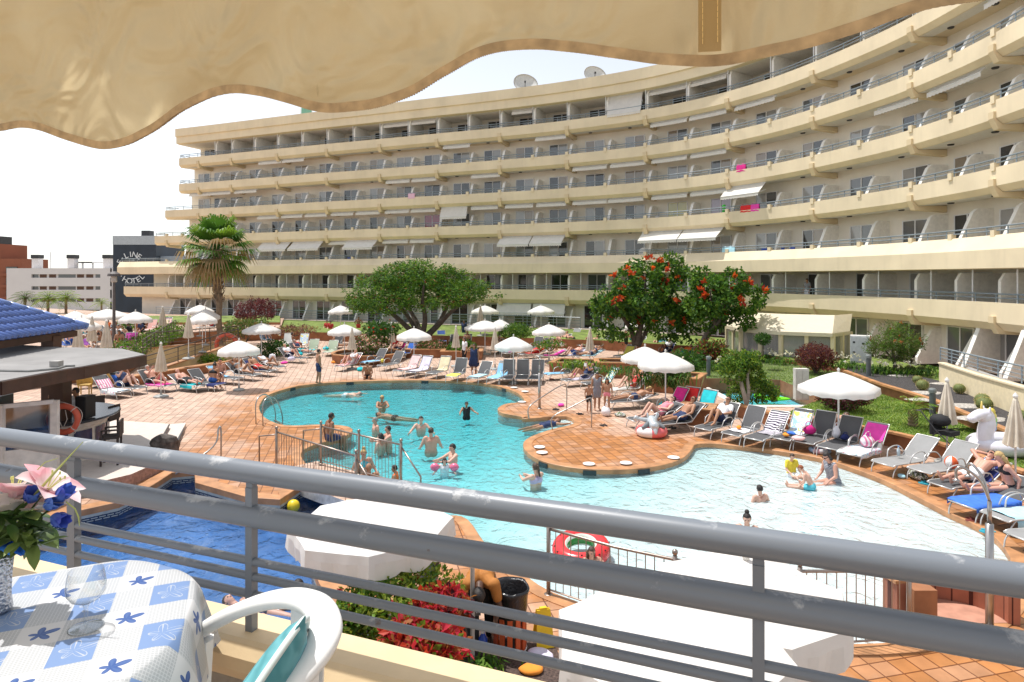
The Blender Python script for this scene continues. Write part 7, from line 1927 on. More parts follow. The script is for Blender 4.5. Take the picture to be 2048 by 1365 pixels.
heap(670,727,0,.25,.16,'orange','orange inflatable bundle beside the striped-towel sunbed','beach_toy','toy')
heap(682,716,0,.3,.18,'orange','second orange bundle behind the striped-towel sunbed','beach_toy','toy')
# left row
for k, px, py, rz, th, fab, lb in (('W1',248,782,62,42,'grey','leftmost sunbed with striped and pink towels beside the yellow chairs'),('W2',281,775,62,44,'grey','sunbed of the woman in navy swimsuit'),('W3',341,770,66,48,'grey','sunbed with the fuchsia towel behind the closed parasol'),('W4',405,770,64,28,'grey','sunbed with the turquoise towel hanging to the deck'),('W5',440,768,64,46,'grey','sunbed of the seated couple, navy cloth at its side'),('W6',478,756,66,40,'grey','sunbed just right of the seated couple'),('W7',515,749,66,40,'grey','sunbed of the woman lying with raised knees under the lowest left parasol'),('W8',545,741,66,44,'grey','dark sunbed with blue cover under the lowest left parasol'),('W9',564,733,66,34,'grey','sunbed with pink bags at its foot'),('W10',608,716,64,44,'grey','sunbed with pale round bag in the left row'),('W11',624,706,62,46,'grey','farthest sunbed of the left row')):
 LO[k] = lounger(px, py, rz, lb, th, fab)
for k, th, t0, t1, c, lb, ov in (('W1',42,.1,1.2,'floral','pale striped towel hanging from the leftmost sunbed',.2),('W1',42,1.3,1.8,'candy','pink towel on the leftmost backrest',0),('W3',48,.2,1.3,'hot','fuchsia towel on the sunbed behind the closed parasol',.1),('W4',28,.3,1.1,'teal','turquoise towel hanging down to the deck',.2),('W5',46,.0,.5,'navy','navy towel hanging at the foot beside the seated couple',.15),('W6',40,.9,2.0,'sky','sky blue towel on the sunbed right of the seated couple',0),('W8',44,.6,1.9,'navy','dark blue cover on the sunbed under the lowest left parasol',.1),('W2',44,1.2,1.9,'blue','deep blue towel behind the woman in navy',0)):
 towel(LO[k], th, t0, t1, c, lb, .56, ov)
heap(568,728,.0,.22,.14,'hot','pink bag on the deck at the end of a left row sunbed')
heap(583,722,.36,.22,.24,'lilac','pale round bag on the left row sunbed')
heap(600,712,.36,.2,.22,'teal','teal bag on the left row sunbed near the end')
heap(545,722,.5,.2,.4,'white','white and dark blue bundle hung on a left row backrest','crumpled_cloth','cloth')
# upper terrace
for i, (px, py, rz, th, fab, lb) in enumerate(((252,694,20,62,'pink','bright magenta sunbed on the upper terrace by the lamp post'),(287,660,5,60,'rose','rose sunbed on the upper terrace by the wooden box'),(308,660,0,60,'blush','pale cream sunbed on the upper terrace beside the rose one'),(395,655,-40,50,'pale','pale sunbed on the upper terrace with the sitting sunbather'),(280,682,70,40,'grey','upper terrace sunbed with dark towels right of the magenta one'),(205,684,30,45,'white','white sunbed on the upper terrace among the sitting group'),(140,690,60,30,'blue','blue sunbed seen under the blue roof'),(225,664,60,30,'grey','sunbed with teal towel left of the lamp post'))):
 LO['U%d' % i] = lounger(px, py, rz, lb, th, fab, .9)
for px, py in ((299,664),(285,664)):
 t = thing('wooden_box', 'brown wooden bin box %s the upper terrace sunbeds' % ('between' if px > 290 else 'in front of'), 'box', G(px, py, .9)); b = MB(); b.box((0,0,.42),(.85,.7,.8)); b.build('box_body', mat('brown_wood_box', (.28,.10,.04), .7, var=.2), t); b = MB(); b.box((0,0,.845),(.92,.77,.05)); b.build('lid', MC['brown_wood_box'], t)
# ================================================================== toys, prams, floats
def floatring(px, py, z, R_, r, lb, mts, nm='swim_ring', tilt=None, mi=None):
 g_ = G(px, py, z); n, k = 40, 14; b = MB()
 for i in range(n):
  for j in range(k):
   a, c = 2*math.pi*i/n, 2*math.pi*j/k; b.v.append(((R_+r*math.cos(c))*math.cos(a), (R_+r*math.cos(c))*math.sin(a), r+r*math.sin(c)))
 for i in range(n):
  for j in range(k): b.f.append((i*k+j, ((i+1) % n)*k+j, ((i+1) % n)*k+(j+1) % k, i*k+(j+1) % k)); b.m.append(mi(i/n, j/k) if mi else 0)
 o = b.build(nm, mts, None, True, loc=g_); tag(o, lb, 'swim ring')
 if tilt: o.rotation_euler = tilt
 return o
M_vin = lambda nm, c: mat(nm, c, .22, var=.05)
wm = floatring(1163,1112,-.1,.40,.155,'red watermelon swim ring with black seeds and green rim',[M_vin('melon_red',(.70,.035,.04)),M_vin('melon_green',(.05,.30,.06)),M_vin('melon_white',(.75,.78,.7)),M_vin('seed_black',(.02,.015,.015))],'watermelon_ring',mi=lambda u,v: 1 if .36 < v < .56 else (2 if .30 < v < .62 else 0))
wm.rotation_euler = (R(10),R(-4),0)
b = MB()
for i in range(18):
 a = 2*math.pi*i/18+.1; c = (.35,.8,.1)[i % 3]+.5*(i % 2); q = V(((.40+.158*math.cos(c))*math.cos(a), (.40+.158*math.cos(c))*math.sin(a), .155+.158*math.sin(c)))
 Mx = Matrix.Rotation(a, 3, 'Z'); b.ball(q, (.02,.014,.014), 6, 4)
b.build('seeds', MC['seed_black'], wm)
# pink ring with silver creature on the round island
t = thing('inflatable_ring', 'pink ring float with silver-white creature body lying on the round island', 'inflatable', G(1303,872))
b = MB(); n, k = 36, 12
for i in range(n):
 for j in range(k):
  a, c = 2*math.pi*i/n, 2*math.pi*j/k; b.v.append(((.36+.16*math.cos(c))*math.cos(a), (.36+.16*math.cos(c))*math.sin(a), .16+.16*math.sin(c)))
b.f = [(i*k+j, ((i+1) % n)*k+j, ((i+1) % n)*k+(j+1) % k, i*k+(j+1) % k) for i in range(n) for j in range(k)]; b.m = [1 if (f // k) > 18 and (f // k) < 26 else 0 for f in range(n*k)]
b.build('ring', [M_vin('pink_vinyl',(.75,.16,.17)), M_vin('white_vinyl',(.8,.78,.78))], t, True)
M_silv = mat('silver_vinyl', (.55,.60,.62), .2, metal=.3, var=.05)
b = MB(); b.cap2((0,-.02,.50),.17,(.02,-.3,.34),.14,14); b.ball((.03,-.36,.40),(.15,.13,.14),12,8); b.cap2((.03,-.42,.30),.09,(.03,-.48,.20),.06,10); b.build('creature_body', M_silv, t, True)
b = MB(); b.cap2((-.1,.0,.5),.08,(-.42,-.02,.56),.06,10); b.ball((-.5,-.03,.57),(.10,.05,.10),12,8); b.build('arm', M_silv, t, True)
b = MB(); b.cap2((.1,.05,.5),.08,(.22,.05,.68),.05,10); b.build('arm', M_silv, t, True)
for x in (-.1,.14): b = MB(); b.cap2((x,-.02,.56),.05,(x*1.3,.02,.72),.03,8); b.build('ear', M_silv, t, True)
for sg in (-1,1): b = MB(); b.cap2((.15*sg,-.15,.42),.09,(.33*sg,-.28,.34),.06,10); b.build('leg', mat('grey_vinyl',(.16,.18,.19),.3), t, True)
# unicorn float on the right lawn
t = thing('unicorn_float', 'white inflatable unicorn with rainbow mane lying on the right lawn', 'inflatable', G(2005,905,.42), R(8))
Mu = M_vin('unicorn_white', (.82,.80,.86)); b = MB(); b.v = []; n, k = 36, 12
for i in range(n):
 for j in range(k):
  a, c = 2*math.pi*i/n, 2*math.pi*j/k; b.v.append(((.72+.22*math.cos(c))*math.cos(a), (.5+.22*math.cos(c))*math.sin(a), .22+.22*math.sin(c)))
b.f = [(i*k+j, ((i+1) % n)*k+j, ((i+1) % n)*k+(j+1) % k, i*k+(j+1) % k) for i in range(n) for j in range(k)]; b.m = [0]*len(b.f); b.build('float_body', Mu, t, True)
b = MB(); q = catmull([(-.66,-.1,.25),(-.62,-.1,.6),(-.55,-.1,.9),(-.62,-.1,1.08),(-.85,-.1,1.06),(-1.02,-.1,.98)], 5); b.tube(q, [.20-.0*i for i in range(10)]+[.18-.004*i for i in range(len(q)-10)], 14); b.ball((-1.02,-.1,.98),(.13,.13,.12),12,8); b.ball((-.62,-.1,1.02),(.2,.18,.2),12,8); b.build('neck_and_head', Mu, t, True)
for i, c in enumerate(((.8,.65,.1),(.85,.75,.2),(.3,.65,.15),(.1,.6,.45),(.1,.35,.75))):
 b = MB(); b.ball((-.47+.05*i-.02*i*i*.5,-.1,1.14-.11*i),(.13,.09,.11),10,7); b.build('mane_tuft', M_vin('mane_%s' % ('gold','yellow','green','aqua','blue')[i], c), t, True)
b = MB(); b.lathe([(.05,0),(.012,.3)],(-.74,-.1,1.14),10); b.build('horn', M_vin('horn_gold',(.75,.55,.15)), t, True)
for y_ in (-.2,.0): b = MB(); b.cap2((-.6,y_,1.14),.05,(-.58,y_,1.27),.02,8); b.build('ear', Mu, t, True)
# pushchair
t = thing('pushchair', 'black folded pushchair on the right lawn behind the pale sunbed', 'pushchair', G(1888,900,.42), R(25)); Mb = mat('pram_black', (.012,.012,.014), .8, var=.3)
b = MB(); b.ball((0,.1,.80),(.23,.27,.17),14,9); b.v = [p for p in b.v]; b.build('hood', Mb, t, True)
b = MB(); b.box((0,-.05,.5),(.42,.5,.12)); b.box((0,.22,.6),(.42,.1,.4)); b.build('seat', Mb, t)
b = MB();
for x in (-.22,.22): b.tube([(x,-.45,.12),(x,.1,.55),(x,.5,1.0),(x,.62,1.0)], .016, 6); b.tube([(x,.42,.12),(x,.0,.55),(x,-.25,.62)], .016, 6)
b.tube([(-.22,.62,1.0),(.22,.62,1.0)], .02, 6); b.build('frame', M_dark, t)
for x in (-.24,.24):
 for y_ in (-.45,.42): b = MB(); b.tube([(x+.03*math.copysign(1,x)*0,y_+.11*math.cos(a),.12+.11*math.sin(a)) for a in [2*math.pi*i/14 for i in range(14)]], .022, 6, closed=True); b.build('wheel', Mb, t)
# lime inflatable and frame in paddling pool, striped ring on the deck
floatring(1640,905,0,.24,.075,'pale striped swim ring lying on the deck edge',[M_vin('ring_pale',(.7,.68,.7)),M_vin('ring_blue',(.4,.55,.75)),M_vin('ring_pinkish',(.8,.45,.5))],'swim_ring',mi=lambda u,v: int(u*9) % 3)
b = MB(); b.ball((0,0,.06),(.75,.3,.09),20,8); b.ball((-.55,.05,.14),(.22,.2,.14),12,8); tag(b.build('lime_lilo', M_vin('lime_vinyl',(.18,.75,.02)), None, True, loc=G(1545,800,-.05), rz=R(-10)), 'lime green inflatable floating in the paddling pool', 'inflatable')
b = MB(); b.ball((0,0,0), .15, 20, 12); tag(b.build('ball', mat('yellow_ball',(.80,.58,.02),.4,var=.2,vscale=8), None, True, loc=G(590,1013,-.28)+V((0,-.12,.05))), 'yellow ball floating in the blue pool under the bridge', 'ball')
t = thing('beach_ball', 'orange and white beach ball on the pale grey sunbed', 'ball', G(1903,925,.5)); b = MB(); b.ball((0,0,0), .16, 24, 12); b.m = [(f % 24)//4 % 2 for f in range(len(b.f))]; b.build('ball_skin', [M_vin('ball_orange',(.75,.12,.03)), M_vin('ball_white',(.8,.78,.75))], t, True)
t = thing('water_bottle', 'clear plastic water bottle standing on the empty pale sunbed', 'bottle', G(1797,912,.38)); b = MB(); b.lathe([(.04,0),(.042,.16),(.018,.22),(.018,.24)],(0,0,0),12); b.build('bottle_body', mat('bottle_clear',(.55,.65,.7),.15), t, True); b = MB(); b.lathe([(.02,.24),(.02,.265)],(0,0,0),10); b.build('cap', mat('cap_blue',(.1,.3,.7),.4), t)
def flipflops(px, py, col, lb):
 t = thing('flip_flops', lb, 'flip-flops', G(px,py), rnd.uniform(0,2));
 for x in (-.07,.07):
  b = MB(); b.prism([(x+.045*math.cos(a), .13*math.sin(a)) for a in [2*math.pi*i/14 for i in range(14)]], .002, .03); b.tube([(x-.04,0,.03),(x,.05,.07),(x+.04,0,.03)],.008,5); b.build('flip_flop', col, t)
Mbk = mat('rubber_black',(.02,.02,.022),.7); Mrd = mat('rubber_red',(.25,.05,.04),.7); Mbl = mat('rubber_teal',(.03,.35,.45),.6)
for px, py, c, lb in ((1112,820,Mbk,'black flip-flops on the small peninsula'),(1160,829,Mbk,'black sandals right of the peninsula handrail'),(1207,852,Mbk,'dark sandals at the back edge of the round island'),(1103,759,Mrd,'dark red flip-flops on the deck below the blue towel'),(1345,857,Mbk,'black and white shoes under the man in navy trunks'),(1850,968,Mbl,'turquoise flip-flops beside the patterned bag'),(1945,1062 if False else 1042,Mrd,'coral flip-flops on the deck below the blue towel'),(1975,1065,Mbl,'flip-flops near the right frame edge')): flipflops(px, py, c, lb)
heap(1122,813,0,.16,.12,'hot','pink and orange bundle on the small peninsula','crumpled_cloth','cloth')
# bin, boxes, cleaning things below the balcony
t = thing('litter_bin', 'litter bin with black bag and orange bars beside the bending man', 'bin', G(1020,1300))
b = MB(); n = 28; vs = []
for i, (r, z) in enumerate(((.20,.35),(.235,.6),(.25,.80),(.275,.86),(.265,.90),(.235,.86),(.22,.62),(.14,.5))):
 for j in range(n): a = 2*math.pi*j/n; q = r*(1+.06*noise.noise(V((math.cos(a)*3, math.sin(a)*3, z*6+i)))); vs.append((q*math.cos(a), q*math.sin(a), z+.02*noise.noise(V((a*2, z*4, 1)))))
b.add(vs, [(i*n+j, i*n+(j+1) % n, (i+1)*n+(j+1) % n, (i+1)*n+j) for i in range(7) for j in range(n)]+[tuple(7*n+j for j in range(n))]); b.build('bag', mat('black_bag',(.012,.012,.014),.28,var=.2,bump=.5,bscale=30), t, True)
for k in range(12): a = k*math.pi/6; b = MB(); b.box((.215*math.cos(a),.215*math.sin(a),.27),(.03,.07,.5),a); b.build('slat', mat('orange_slat',(.55,.10,.03),.5), t)
b = MB(); b.tube([(.23*math.cos(a),.23*math.sin(a),.05) for a in [2*math.pi*i/24 for i in range(24)]],.012,6,closed=True); b.build('base_ring', M_pole, t)
for px, py, w_, d_, h_, lb in ((925,1292,.42,.34,.5,'dark planter box with grey lid between the coleus and the post'),):
 t = thing('storage_box', lb, 'box', G(px,py), R(12)); b = MB(); b.box((0,0,h_/2),(w_,d_,h_)); b.build('box_body', mat('dark_box',(.035,.035,.038),.6,var=.2), t); b = MB(); b.box((0,0,h_+.02),(w_+.04,d_+.04,.04)); b.build('lid', mat('grey_lid',(.16,.15,.15),.6), t)
t = thing('warning_sign', 'yellow folding floor sign beside the litter bin', 'floor sign', G(1086,1292), R(15)); b = MB();
for s_ in (-1,1): b.add([(-.13,.12*s_,0),(.13,.12*s_,0),(.10,.012*s_,.52),(-.10,.012*s_,.52),(-.13,.135*s_,0),(.13,.135*s_,0),(.10,.026*s_,.52),(-.10,.026*s_,.52)],[(0,1,2,3),(7,6,5,4),(0,4,5,1),(2,6,7,3),(1,5,6,2),(0,3,7,4)])
b.build('panel', mat('sign_yellow',(.78,.52,.01),.5), t); b = MB(); b.box((0,0,.53),(.1,.05,.03)); b.build('hinge', MC['sign_yellow'], t)
t = thing('spray_bottle', 'blue cleaning bottle at the feet of the bending man', 'bottle', G(966,1305)); b = MB(); b.lathe([(.06,0),(.065,.02),(.06,.2),(.025,.26),(.025,.3)],(0,0,0),14); b.build('bottle_body', mat('bottle_blue',(.02,.09,.55),.3), t, True); b = MB(); b.box((0,-.02,.32),(.04,.1,.05)); b.build('trigger', M_frame, t)
heap(1062,1345,.02,.16,.1,'orange','orange cloth on the gravel at the bottom edge','crumpled_cloth','cloth'); heap(1082,1318,.02,.2,.1,'lilac','crumpled lilac and white cloths beside the yellow sign','crumpled_cloth','cloth')
# ------------------------------------------------ things on the balconies of the block
def on_balc(px, k, off): p, nn, d = bp(s_of(px), off); return V((p.x,p.y,FL[k])), math.atan2(d.y,d.x)
for px, k, col, w_, lb in ((821,4,'candy',.75,'pink checked towel hung over the balcony rail at upper left'),(1456,2,'aqua',1.1,'turquoise towel hung over the low balcony rail right of the two awnings'),(1480,4,'magenta',.8,'dark red towel hung on the balcony rail at upper right'),(1490,3,'red',.9,'bright red cloth on the balcony rail under the white awning'),(1508,3,'hot',.7,'crimson cloth beside the bright red one on the balcony rail')):
 g_, rz = on_balc(px, k, -.02); b = MB(); vs = []
 for j, (o, z) in enumerate(((-.14,.55),(-.12,.9),(-.06,1.08),(0,.95),(.03,.5))):
  for i in range(7): vs.append((w_*(i/6-.5), -o+.0+.02*math.sin(i*1.7+j)*0-.0, z+.02*math.sin(i*2.)))
 vs = [(v[0], -(v[1]), v[2]) for v in vs]; vs = [(x, -y_, z) for x, y_, z in vs]
 b.add(vs, [(j*7+i, j*7+i+1, (j+1)*7+i+1, (j+1)*7+i) for j in range(4) for i in range(6)]);
 tag(b.build('hanging_towel', TW[col], None, True, loc=g_+V((0,0,.03)), rz=rz), lb, 'towel')
def balcony_chair(col):
 t = thing('balcony_chair', '', 'chair'); b = MB(); b.box((0,0,.43),(.48,.46,.05)); b.build('seat', col, t); b = MB(); b.box((0,.22,.66),(.48,.05,.42)); b.build('backrest', col, t)
 for x in (-.21,.21):
  for y_ in (-.2,.2): b = MB(); b.box((x,y_,.2),(.045,.045,.41)); b.build('leg', col, t)
 return t
Mpb = mat('blue_resin',(.03,.10,.50),.4); Mpw = mat('white_resin_b',(.75,.75,.73),.4)
bc = balcony_chair(Mpb); bw = balcony_chair(Mpw); first = {0: bc, 1: bw}; used_ = set()
for px, k, ci, lb in ((1512,2,0,'blue chair alone on the lower balcony right of the turquoise towel'),(1545,2,0,'blue chair of the pair on the lower balcony, left one'),(1562,2,0,'blue chair of the pair on the lower balcony, right one'),(1150,5,0,'blue chair on the upper middle balcony'),(690,2,0,'blue chair on the balcony above the umbrella tree'),(990,2,1,'white chair on the balcony left of the two middle awnings'),(1035,4,1,'white chair behind the rail in the middle storey'),(1300,3,1,'white chair at the partition of the yellow curtained flat'),(640,3,1,'white chair on the balcony above the palm'),(1355,4,1,'white chair under the awnings at upper right'),(1250,3,1,'white chair left of the yellow curtained flat'),(1100,2,1,'white chair under the right one of the middle awnings')):
 g_, rz = on_balc(px, k, -.75)
 if ci not in used_: used_.add(ci); o = first[ci]; o.location = g_+V((0,0,.01)); o.rotation_euler.z = rz+.4; o['label'] = lb; o['group'] = 'chairs on the balconies'
 else: dup(first[ci], g_+V((0,0,.01)), rz+rnd.uniform(-1,1), lb, 'chairs on the balconies')
g_, rz = on_balc(1438,3,-.5); b = MB(); b.cap2((0,0,.35),.16,(0,0,1.0),.13,12); b.cap2((-.1,0,.3),.12,(.45,-.1,.16),.1,10); b.ball((0,0,1.18),(.17,.15,.15),12,8); tag(b.build('inflatable_toy', M_vin('green_vinyl',(.06,.55,.06)), None, True, loc=g_, rz=rz), 'green inflatable animal on the balcony left of the red cloths', 'inflatable')
g_, rz = on_balc(1282,2,-.4); t = thing('satellite_dish', 'round white satellite dish behind the balcony rail under the right awnings', 'satellite dish', g_, rz); b = MB(); b.lathe([(.01,.0),(.25,.02),(.42,.08),(.42,.1),(.01,.03)],(0,0,0),20); q = b.build('reflector', mat('dish_white',(.7,.68,.64),.6), t, True); q.location = (0,0,.85); q.rotation_euler = (R(75),0,R(10)); b = MB(); b.tube([(0,.05,0),(0,.05,.85)],.03,6); b.build('mast', M_frame, t)
# ------------------------------------------------ more of the far crowd: sunbeds with their towels
XT = [(770,706,-35,50,'magenta','under the left side of the umbrella tree',0),(802,708,-20,55,'blue','under the umbrella tree trunk',0),(842,702,10,50,'red','right of the umbrella tree trunk',0),(990,700,-10,50,'aqua','between the closed and the open parasol behind the dark sunbeds',0),(1012,706,-12,40,'hot','just behind the dark upright sunbeds',0),(1040,708,-60,25,'red','lying low behind the dark upright sunbeds',0),(1075,712,-70,25,'hot','right behind the rightmost dark sunbed',0),(1120,712,-60,30,'lilac','beside the hunched bare-backed man',0),(1150,712,-70,25,'aqua','left of the closed striped parasol, nearer the pool',0),(1235,712,-40,45,'yellow','below the man in black trunks by the tree',0),(1315,706,-45,50,'navy','right of the tree trunk beside a pale one',0),(1385,722,-55,45,'orange','at the foot of the leaning tree',0),(540,680,40,50,'sky','under the tilted parasol beyond the fan palm',0),(700,690,-40,45,'redwhite','behind the round oleander planter',0),(165,690,60,40,'blue','left end of the upper terrace group',.9),(185,700,50,40,'lilac','front of the upper terrace group by the bar roof',.9),(240,668,40,45,'navy','behind the magenta one on the upper terrace',.9),(330,652,20,50,'pink','far right of the upper terrace near the closed parasol',.9),(170,668,50,40,'teal','left upper terrace below the parasols',.9),(262,676,60,40,'white','between magenta sunbed and dark towels on the upper terrace',.9)]
for i, (px, py, rz, th, c, wh, z) in enumerate(XT):
 LO['X%d' % i] = lounger(px, py, rz, 'sunbed with %s towel %s' % (c.replace('hot','hot pink').replace('redwhite','red and white'), wh), th, 'grey' if i % 3 else 'pale', z)
 towel(LO['X%d' % i], th, .5, 1.9, c, '%s towel on the sunbed %s' % (c.replace('hot','hot pink').replace('redwhite','red and white'), wh))
# ================================================================== PEOPLE
PEND = []   # objects waiting for their voxel remesh to be applied
SK = {'pale': (.66,.40,.30), 'pink': (.62,.33,.24), 'tan': (.42,.215,.125), 'deep': (.27,.125,.07), 'brown': (.10,.05,.032)}
SKM = {k: mat('skin_'+k, c, .5, var=.10, vscale=5, spec=.4) for k, c in SK.items()}
HR = {'dark': (.018,.013,.011), 'brown': (.06,.035,.02), 'grey': (.28,.26,.24), 'blond': (.50,.34,.14), 'red': (.30,.09,.03), 'white': (.55,.52,.48)}
HRM = {k: mat('hair_'+k, c, .55, var=.35, vscale=30, bump=.4, bscale=90) for k, c in HR.items()}
CLM = {k: mat('cloth_'+k, c, .8, var=.12, vscale=6) for k, c in {'black': (.012,.012,.014), 'navy': (.02,.035,.10), 'white': (.78,.78,.80), 'red': (.6,.04,.04), 'blue': (.03,.12,.42), 'grey': (.25,.25,.25), 'orange': (.75,.16,.03), 'yellow': (.75,.6,.05), 'violet': (.25,.05,.3), 'pink': (.75,.25,.3), 'teal': (.02,.35,.38), 'ochre': (.42,.16,.03), 'aqua': (.1,.5,.6), 'lilac': (.5,.42,.6)}.items()}
CLM['stripe'] = stripemat('cloth_stripe', (.5,.5,.52), (.06,.07,.12), 9, 'Z', .3); CLM['denim'] = CLM['navy']
up = V((0,0,1))
def mirror(v): return V((-v[0], v[1], v[2]))
def J_stand(arm=0, lean=0., step=0.):
 J = dict(P=(0,0,.93), W=(0,.01,1.08), C=(0,.0,1.28), N=(0,-.015,1.45), H=(0,.02,1.60), face=(0,1,-.1))
 for s, n in ((-1,'L'),(1,'R')):
  st = step*s
  J['s'+n] = (.185*s,-.01,1.40); J['e'+n] = (.245*s,-.03,1.13); J['w'+n] = (.25*s,.06,.89)
  J['h'+n] = (.095*s,0,.90); J['k'+n] = (.10*s,.03+st*.6,.49); J['a'+n] = (.10*s,-.02+st,.08); J['t'+n] = (.12*s,.15+st,.03)
 if arm == 1:   # hands together before the chest
  for s, n in ((-1,'L'),(1,'R')): J['e'+n] = (.23*s,.10,1.17); J['w'+n] = (.09*s,.28,1.25)
 if arm == 2:   # hands on hips
  for s, n in ((-1,'L'),(1,'R')): J['e'+n] = (.36*s,-.06,1.16); J['w'+n] = (.2*s,.03,1.0)
 if arm == 3:   # one hand raised to the head
  J['eR'] = (.33,.10,1.38); J['wR'] = (.16,.12,1.58)
 return J
def J_lounge(th=40, legs='straight', arms='side'):
 """on a sunbed: feet towards -y, head towards +y"""
 t = R(th); py, pz = 1.10, SH+.125; c, s_ = math.cos(t), math.sin(t); n = V((0,-s_,c))
 def tr(d, o=0): return V((0, py+d*c-o*s_, pz+d*s_+o*c))
 J = dict(P=(0,py,pz), W=tr(.17,.0), C=tr(.38,.02), N=tr(.56,.02), H=tr(.71,.06), face=tuple(n+V((0,-.35,.15))))
 for s, k in ((-1,'L'),(1,'R')):
  J['s'+k] = tr(.50)+V((.185*s,0,0)); J['h'+k] = (.09*s,py-.02,pz-.02)
  if legs == 'straight' or (legs == 'one' and s < 0): J['k'+k] = (.11*s,py-.46,pz-.0); J['a'+k] = (.12*s,py-.90,pz-.055); J['t'+k] = (.15*s,py-.98,pz+.10)
  else: J['k'+k] = (.11*s,py-.33,pz+.33); J['a'+k] = (.12*s,py-.62,pz-.04); J['t'+k] = (.13*s,py-.80,pz-.08)
  if arms == 'side': J['e'+k] = tr(.24,-.02)+V((.27*s,0,.0)); J['w'+k] = (.24*s,py-.10,pz+.06)
  elif arms == 'head': J['e'+k] = tr(.62,.10)+V((.40*s,0,.02)); J['w'+k] = tr(.78,-.02)+V((.12*s,0,0))
  elif arms == 'book': J['e'+k] = tr(.28,.14)+V((.24*s,0,0)); J['w'+k] = tr(.42,.36)+V((.10*s,0,0))
  elif arms == 'lap': J['e'+k] = tr(.26,.03)+V((.26*s,0,0)); J['w'+k] = tr(.10,.16)+V((.07*s,0,0))
 return J
def J_prone(th=10):
 J = J_lounge(th, 'straight', 'side')
 for k in list(J):
  if k == 'face': J[k] = (.6,.2,-.4)
 for s, k in ((-1,'L'),(1,'R')):
  J['e'+k] = tuple(V(J['s'+k])+V((.12*s,.18,-.03))); J['w'+k] = tuple(V(J['H'])+V((.10*s,.10,-.06))); J['t'+k] = tuple(V(J['a'+k])+V((0,-.14,-.03)))
 return J
def J_sit(seat=.42, legs=0, arms=0, lean=0.):
 """sitting upright facing +y, seat height given"""
 l = lean
 J = dict(P=(0,0,seat+.11), W=(0,.0+l*.25,seat+.27), C=(0,.0+l*.6,seat+.46), N=(0,l*.95,seat+.63), H=(0,.05+l*1.2,seat+.77), face=(0,1,-.15-.5*l))
 for s, k in ((-1,'L'),(1,'R')):
  J['s'+k] = (.18*s,l*.85,seat+.57); J['e'+k] = (.25*s,.06+l*.7,seat+.31); J['w'+k] = (.20*s,.28+l*.3,seat+.20)
  J['h'+k] = (.09*s,0,seat+.09); J['k'+k] = (.12*s,.42,seat+.10); J['a'+k] = (.12*s,.44,max(.08,seat-.34)); J['t'+k] = (.13*s,.60,max(.03,seat-.40))
  if legs == 1: J['k'+k] = (.13*s,.44,seat+.06); J['a'+k] = (.12*s,.87,seat+.03); J['t'+k] = (.15*s,.94,seat+.15)      # stretched out
  if legs == 2: J['k'+k] = (.30*s,.36,seat+.13); J['a'+k] = (.10*s,.38,seat+.06); J['t'+k] = (-.02*s,.46,seat+.05)   # cross-legged
  if legs == 3: J['a'+k] = (.12*s,.46,seat-.38); J['t'+k] = (.13*s,.58,seat-.46)
  if arms == 1: J['e'+k] = (.26*s,-.08,seat+.33); J['w'+k] = (.27*s,-.04,seat+.06)
  if arms == 2: J['e'+k] = (.22*s,.16+l*.5,seat+.36); J['w'+k] = (.08*s,.33+l*.3,seat+.42)
 return J
def J_bend():
 J = dict(P=(0,-.10,.90), W=(0,.04,.99), C=(0,.25,1.04), N=(0,.43,1.03), H=(0,.56,.96), face=(0,.35,-1))
 for s, k in ((-1,'L'),(1,'R')):
  J['s'+k] = (.20*s,.39,1.02); J['e'+k] = (.27*s,.42,.74); J['w'+k] = (.20*s,.48,.50)
  J['h'+k] = (.095*s,-.10,.87); J['k'+k] = (.12*s,.03,.48); J['a'+k] = (.13*s,-.06,.08); J['t'+k] = (.16*s,.12,.03)
 return J
def J_bust(arm=0, z=0.):
 """standing in water: only what shows above the waist; z = height of the shoulder line"""
 J = J_stand(); dz = z-1.40
 J = {k: ((v[0], v[1], v[2]+dz) if k != 'face' else v) for k, v in J.items()}
 for s, k in ((-1,'L'),(1,'R')):
  if arm == 0: J['e'+k] = (.34*s,.12,z-.16); J['w'+k] = (.42*s,.34,z-.20)
  if arm == 1: J['e'+k] = (.30*s,-.02,z-.24); J['w'+k] = (.34*s,.14,z-.34)
  if arm == 2: J['e'+k] = (.24*s,.22,z-.12); J['w'+k] = (.12*s,.45,z-.12)
 return J
def J_swim(z=.0):
 """lying flat in the water, head towards +y"""
 J = dict(P=(0,0,z-.06), W=(0,.17,z-.05), C=(0,.38,z-.03), N=(0,.55,z), H=(0,.69,z+.04), face=(0,.8,.3))
 for s, k in ((-1,'L'),(1,'R')):
  J['s'+k] = (.18*s,.50,z-.01); J['e'+k] = (.36*s,.62,z-.02); J['w'+k] = (.36*s,.86,z-.02)
  J['h'+k] = (.09*s,-.02,z-.07); J['k'+k] = (.12*s,-.45,z-.08); J['a'+k] = (.13*s,-.86,z-.09); J['t'+k] = (.13*s,-1.0,z-.10)
 return J
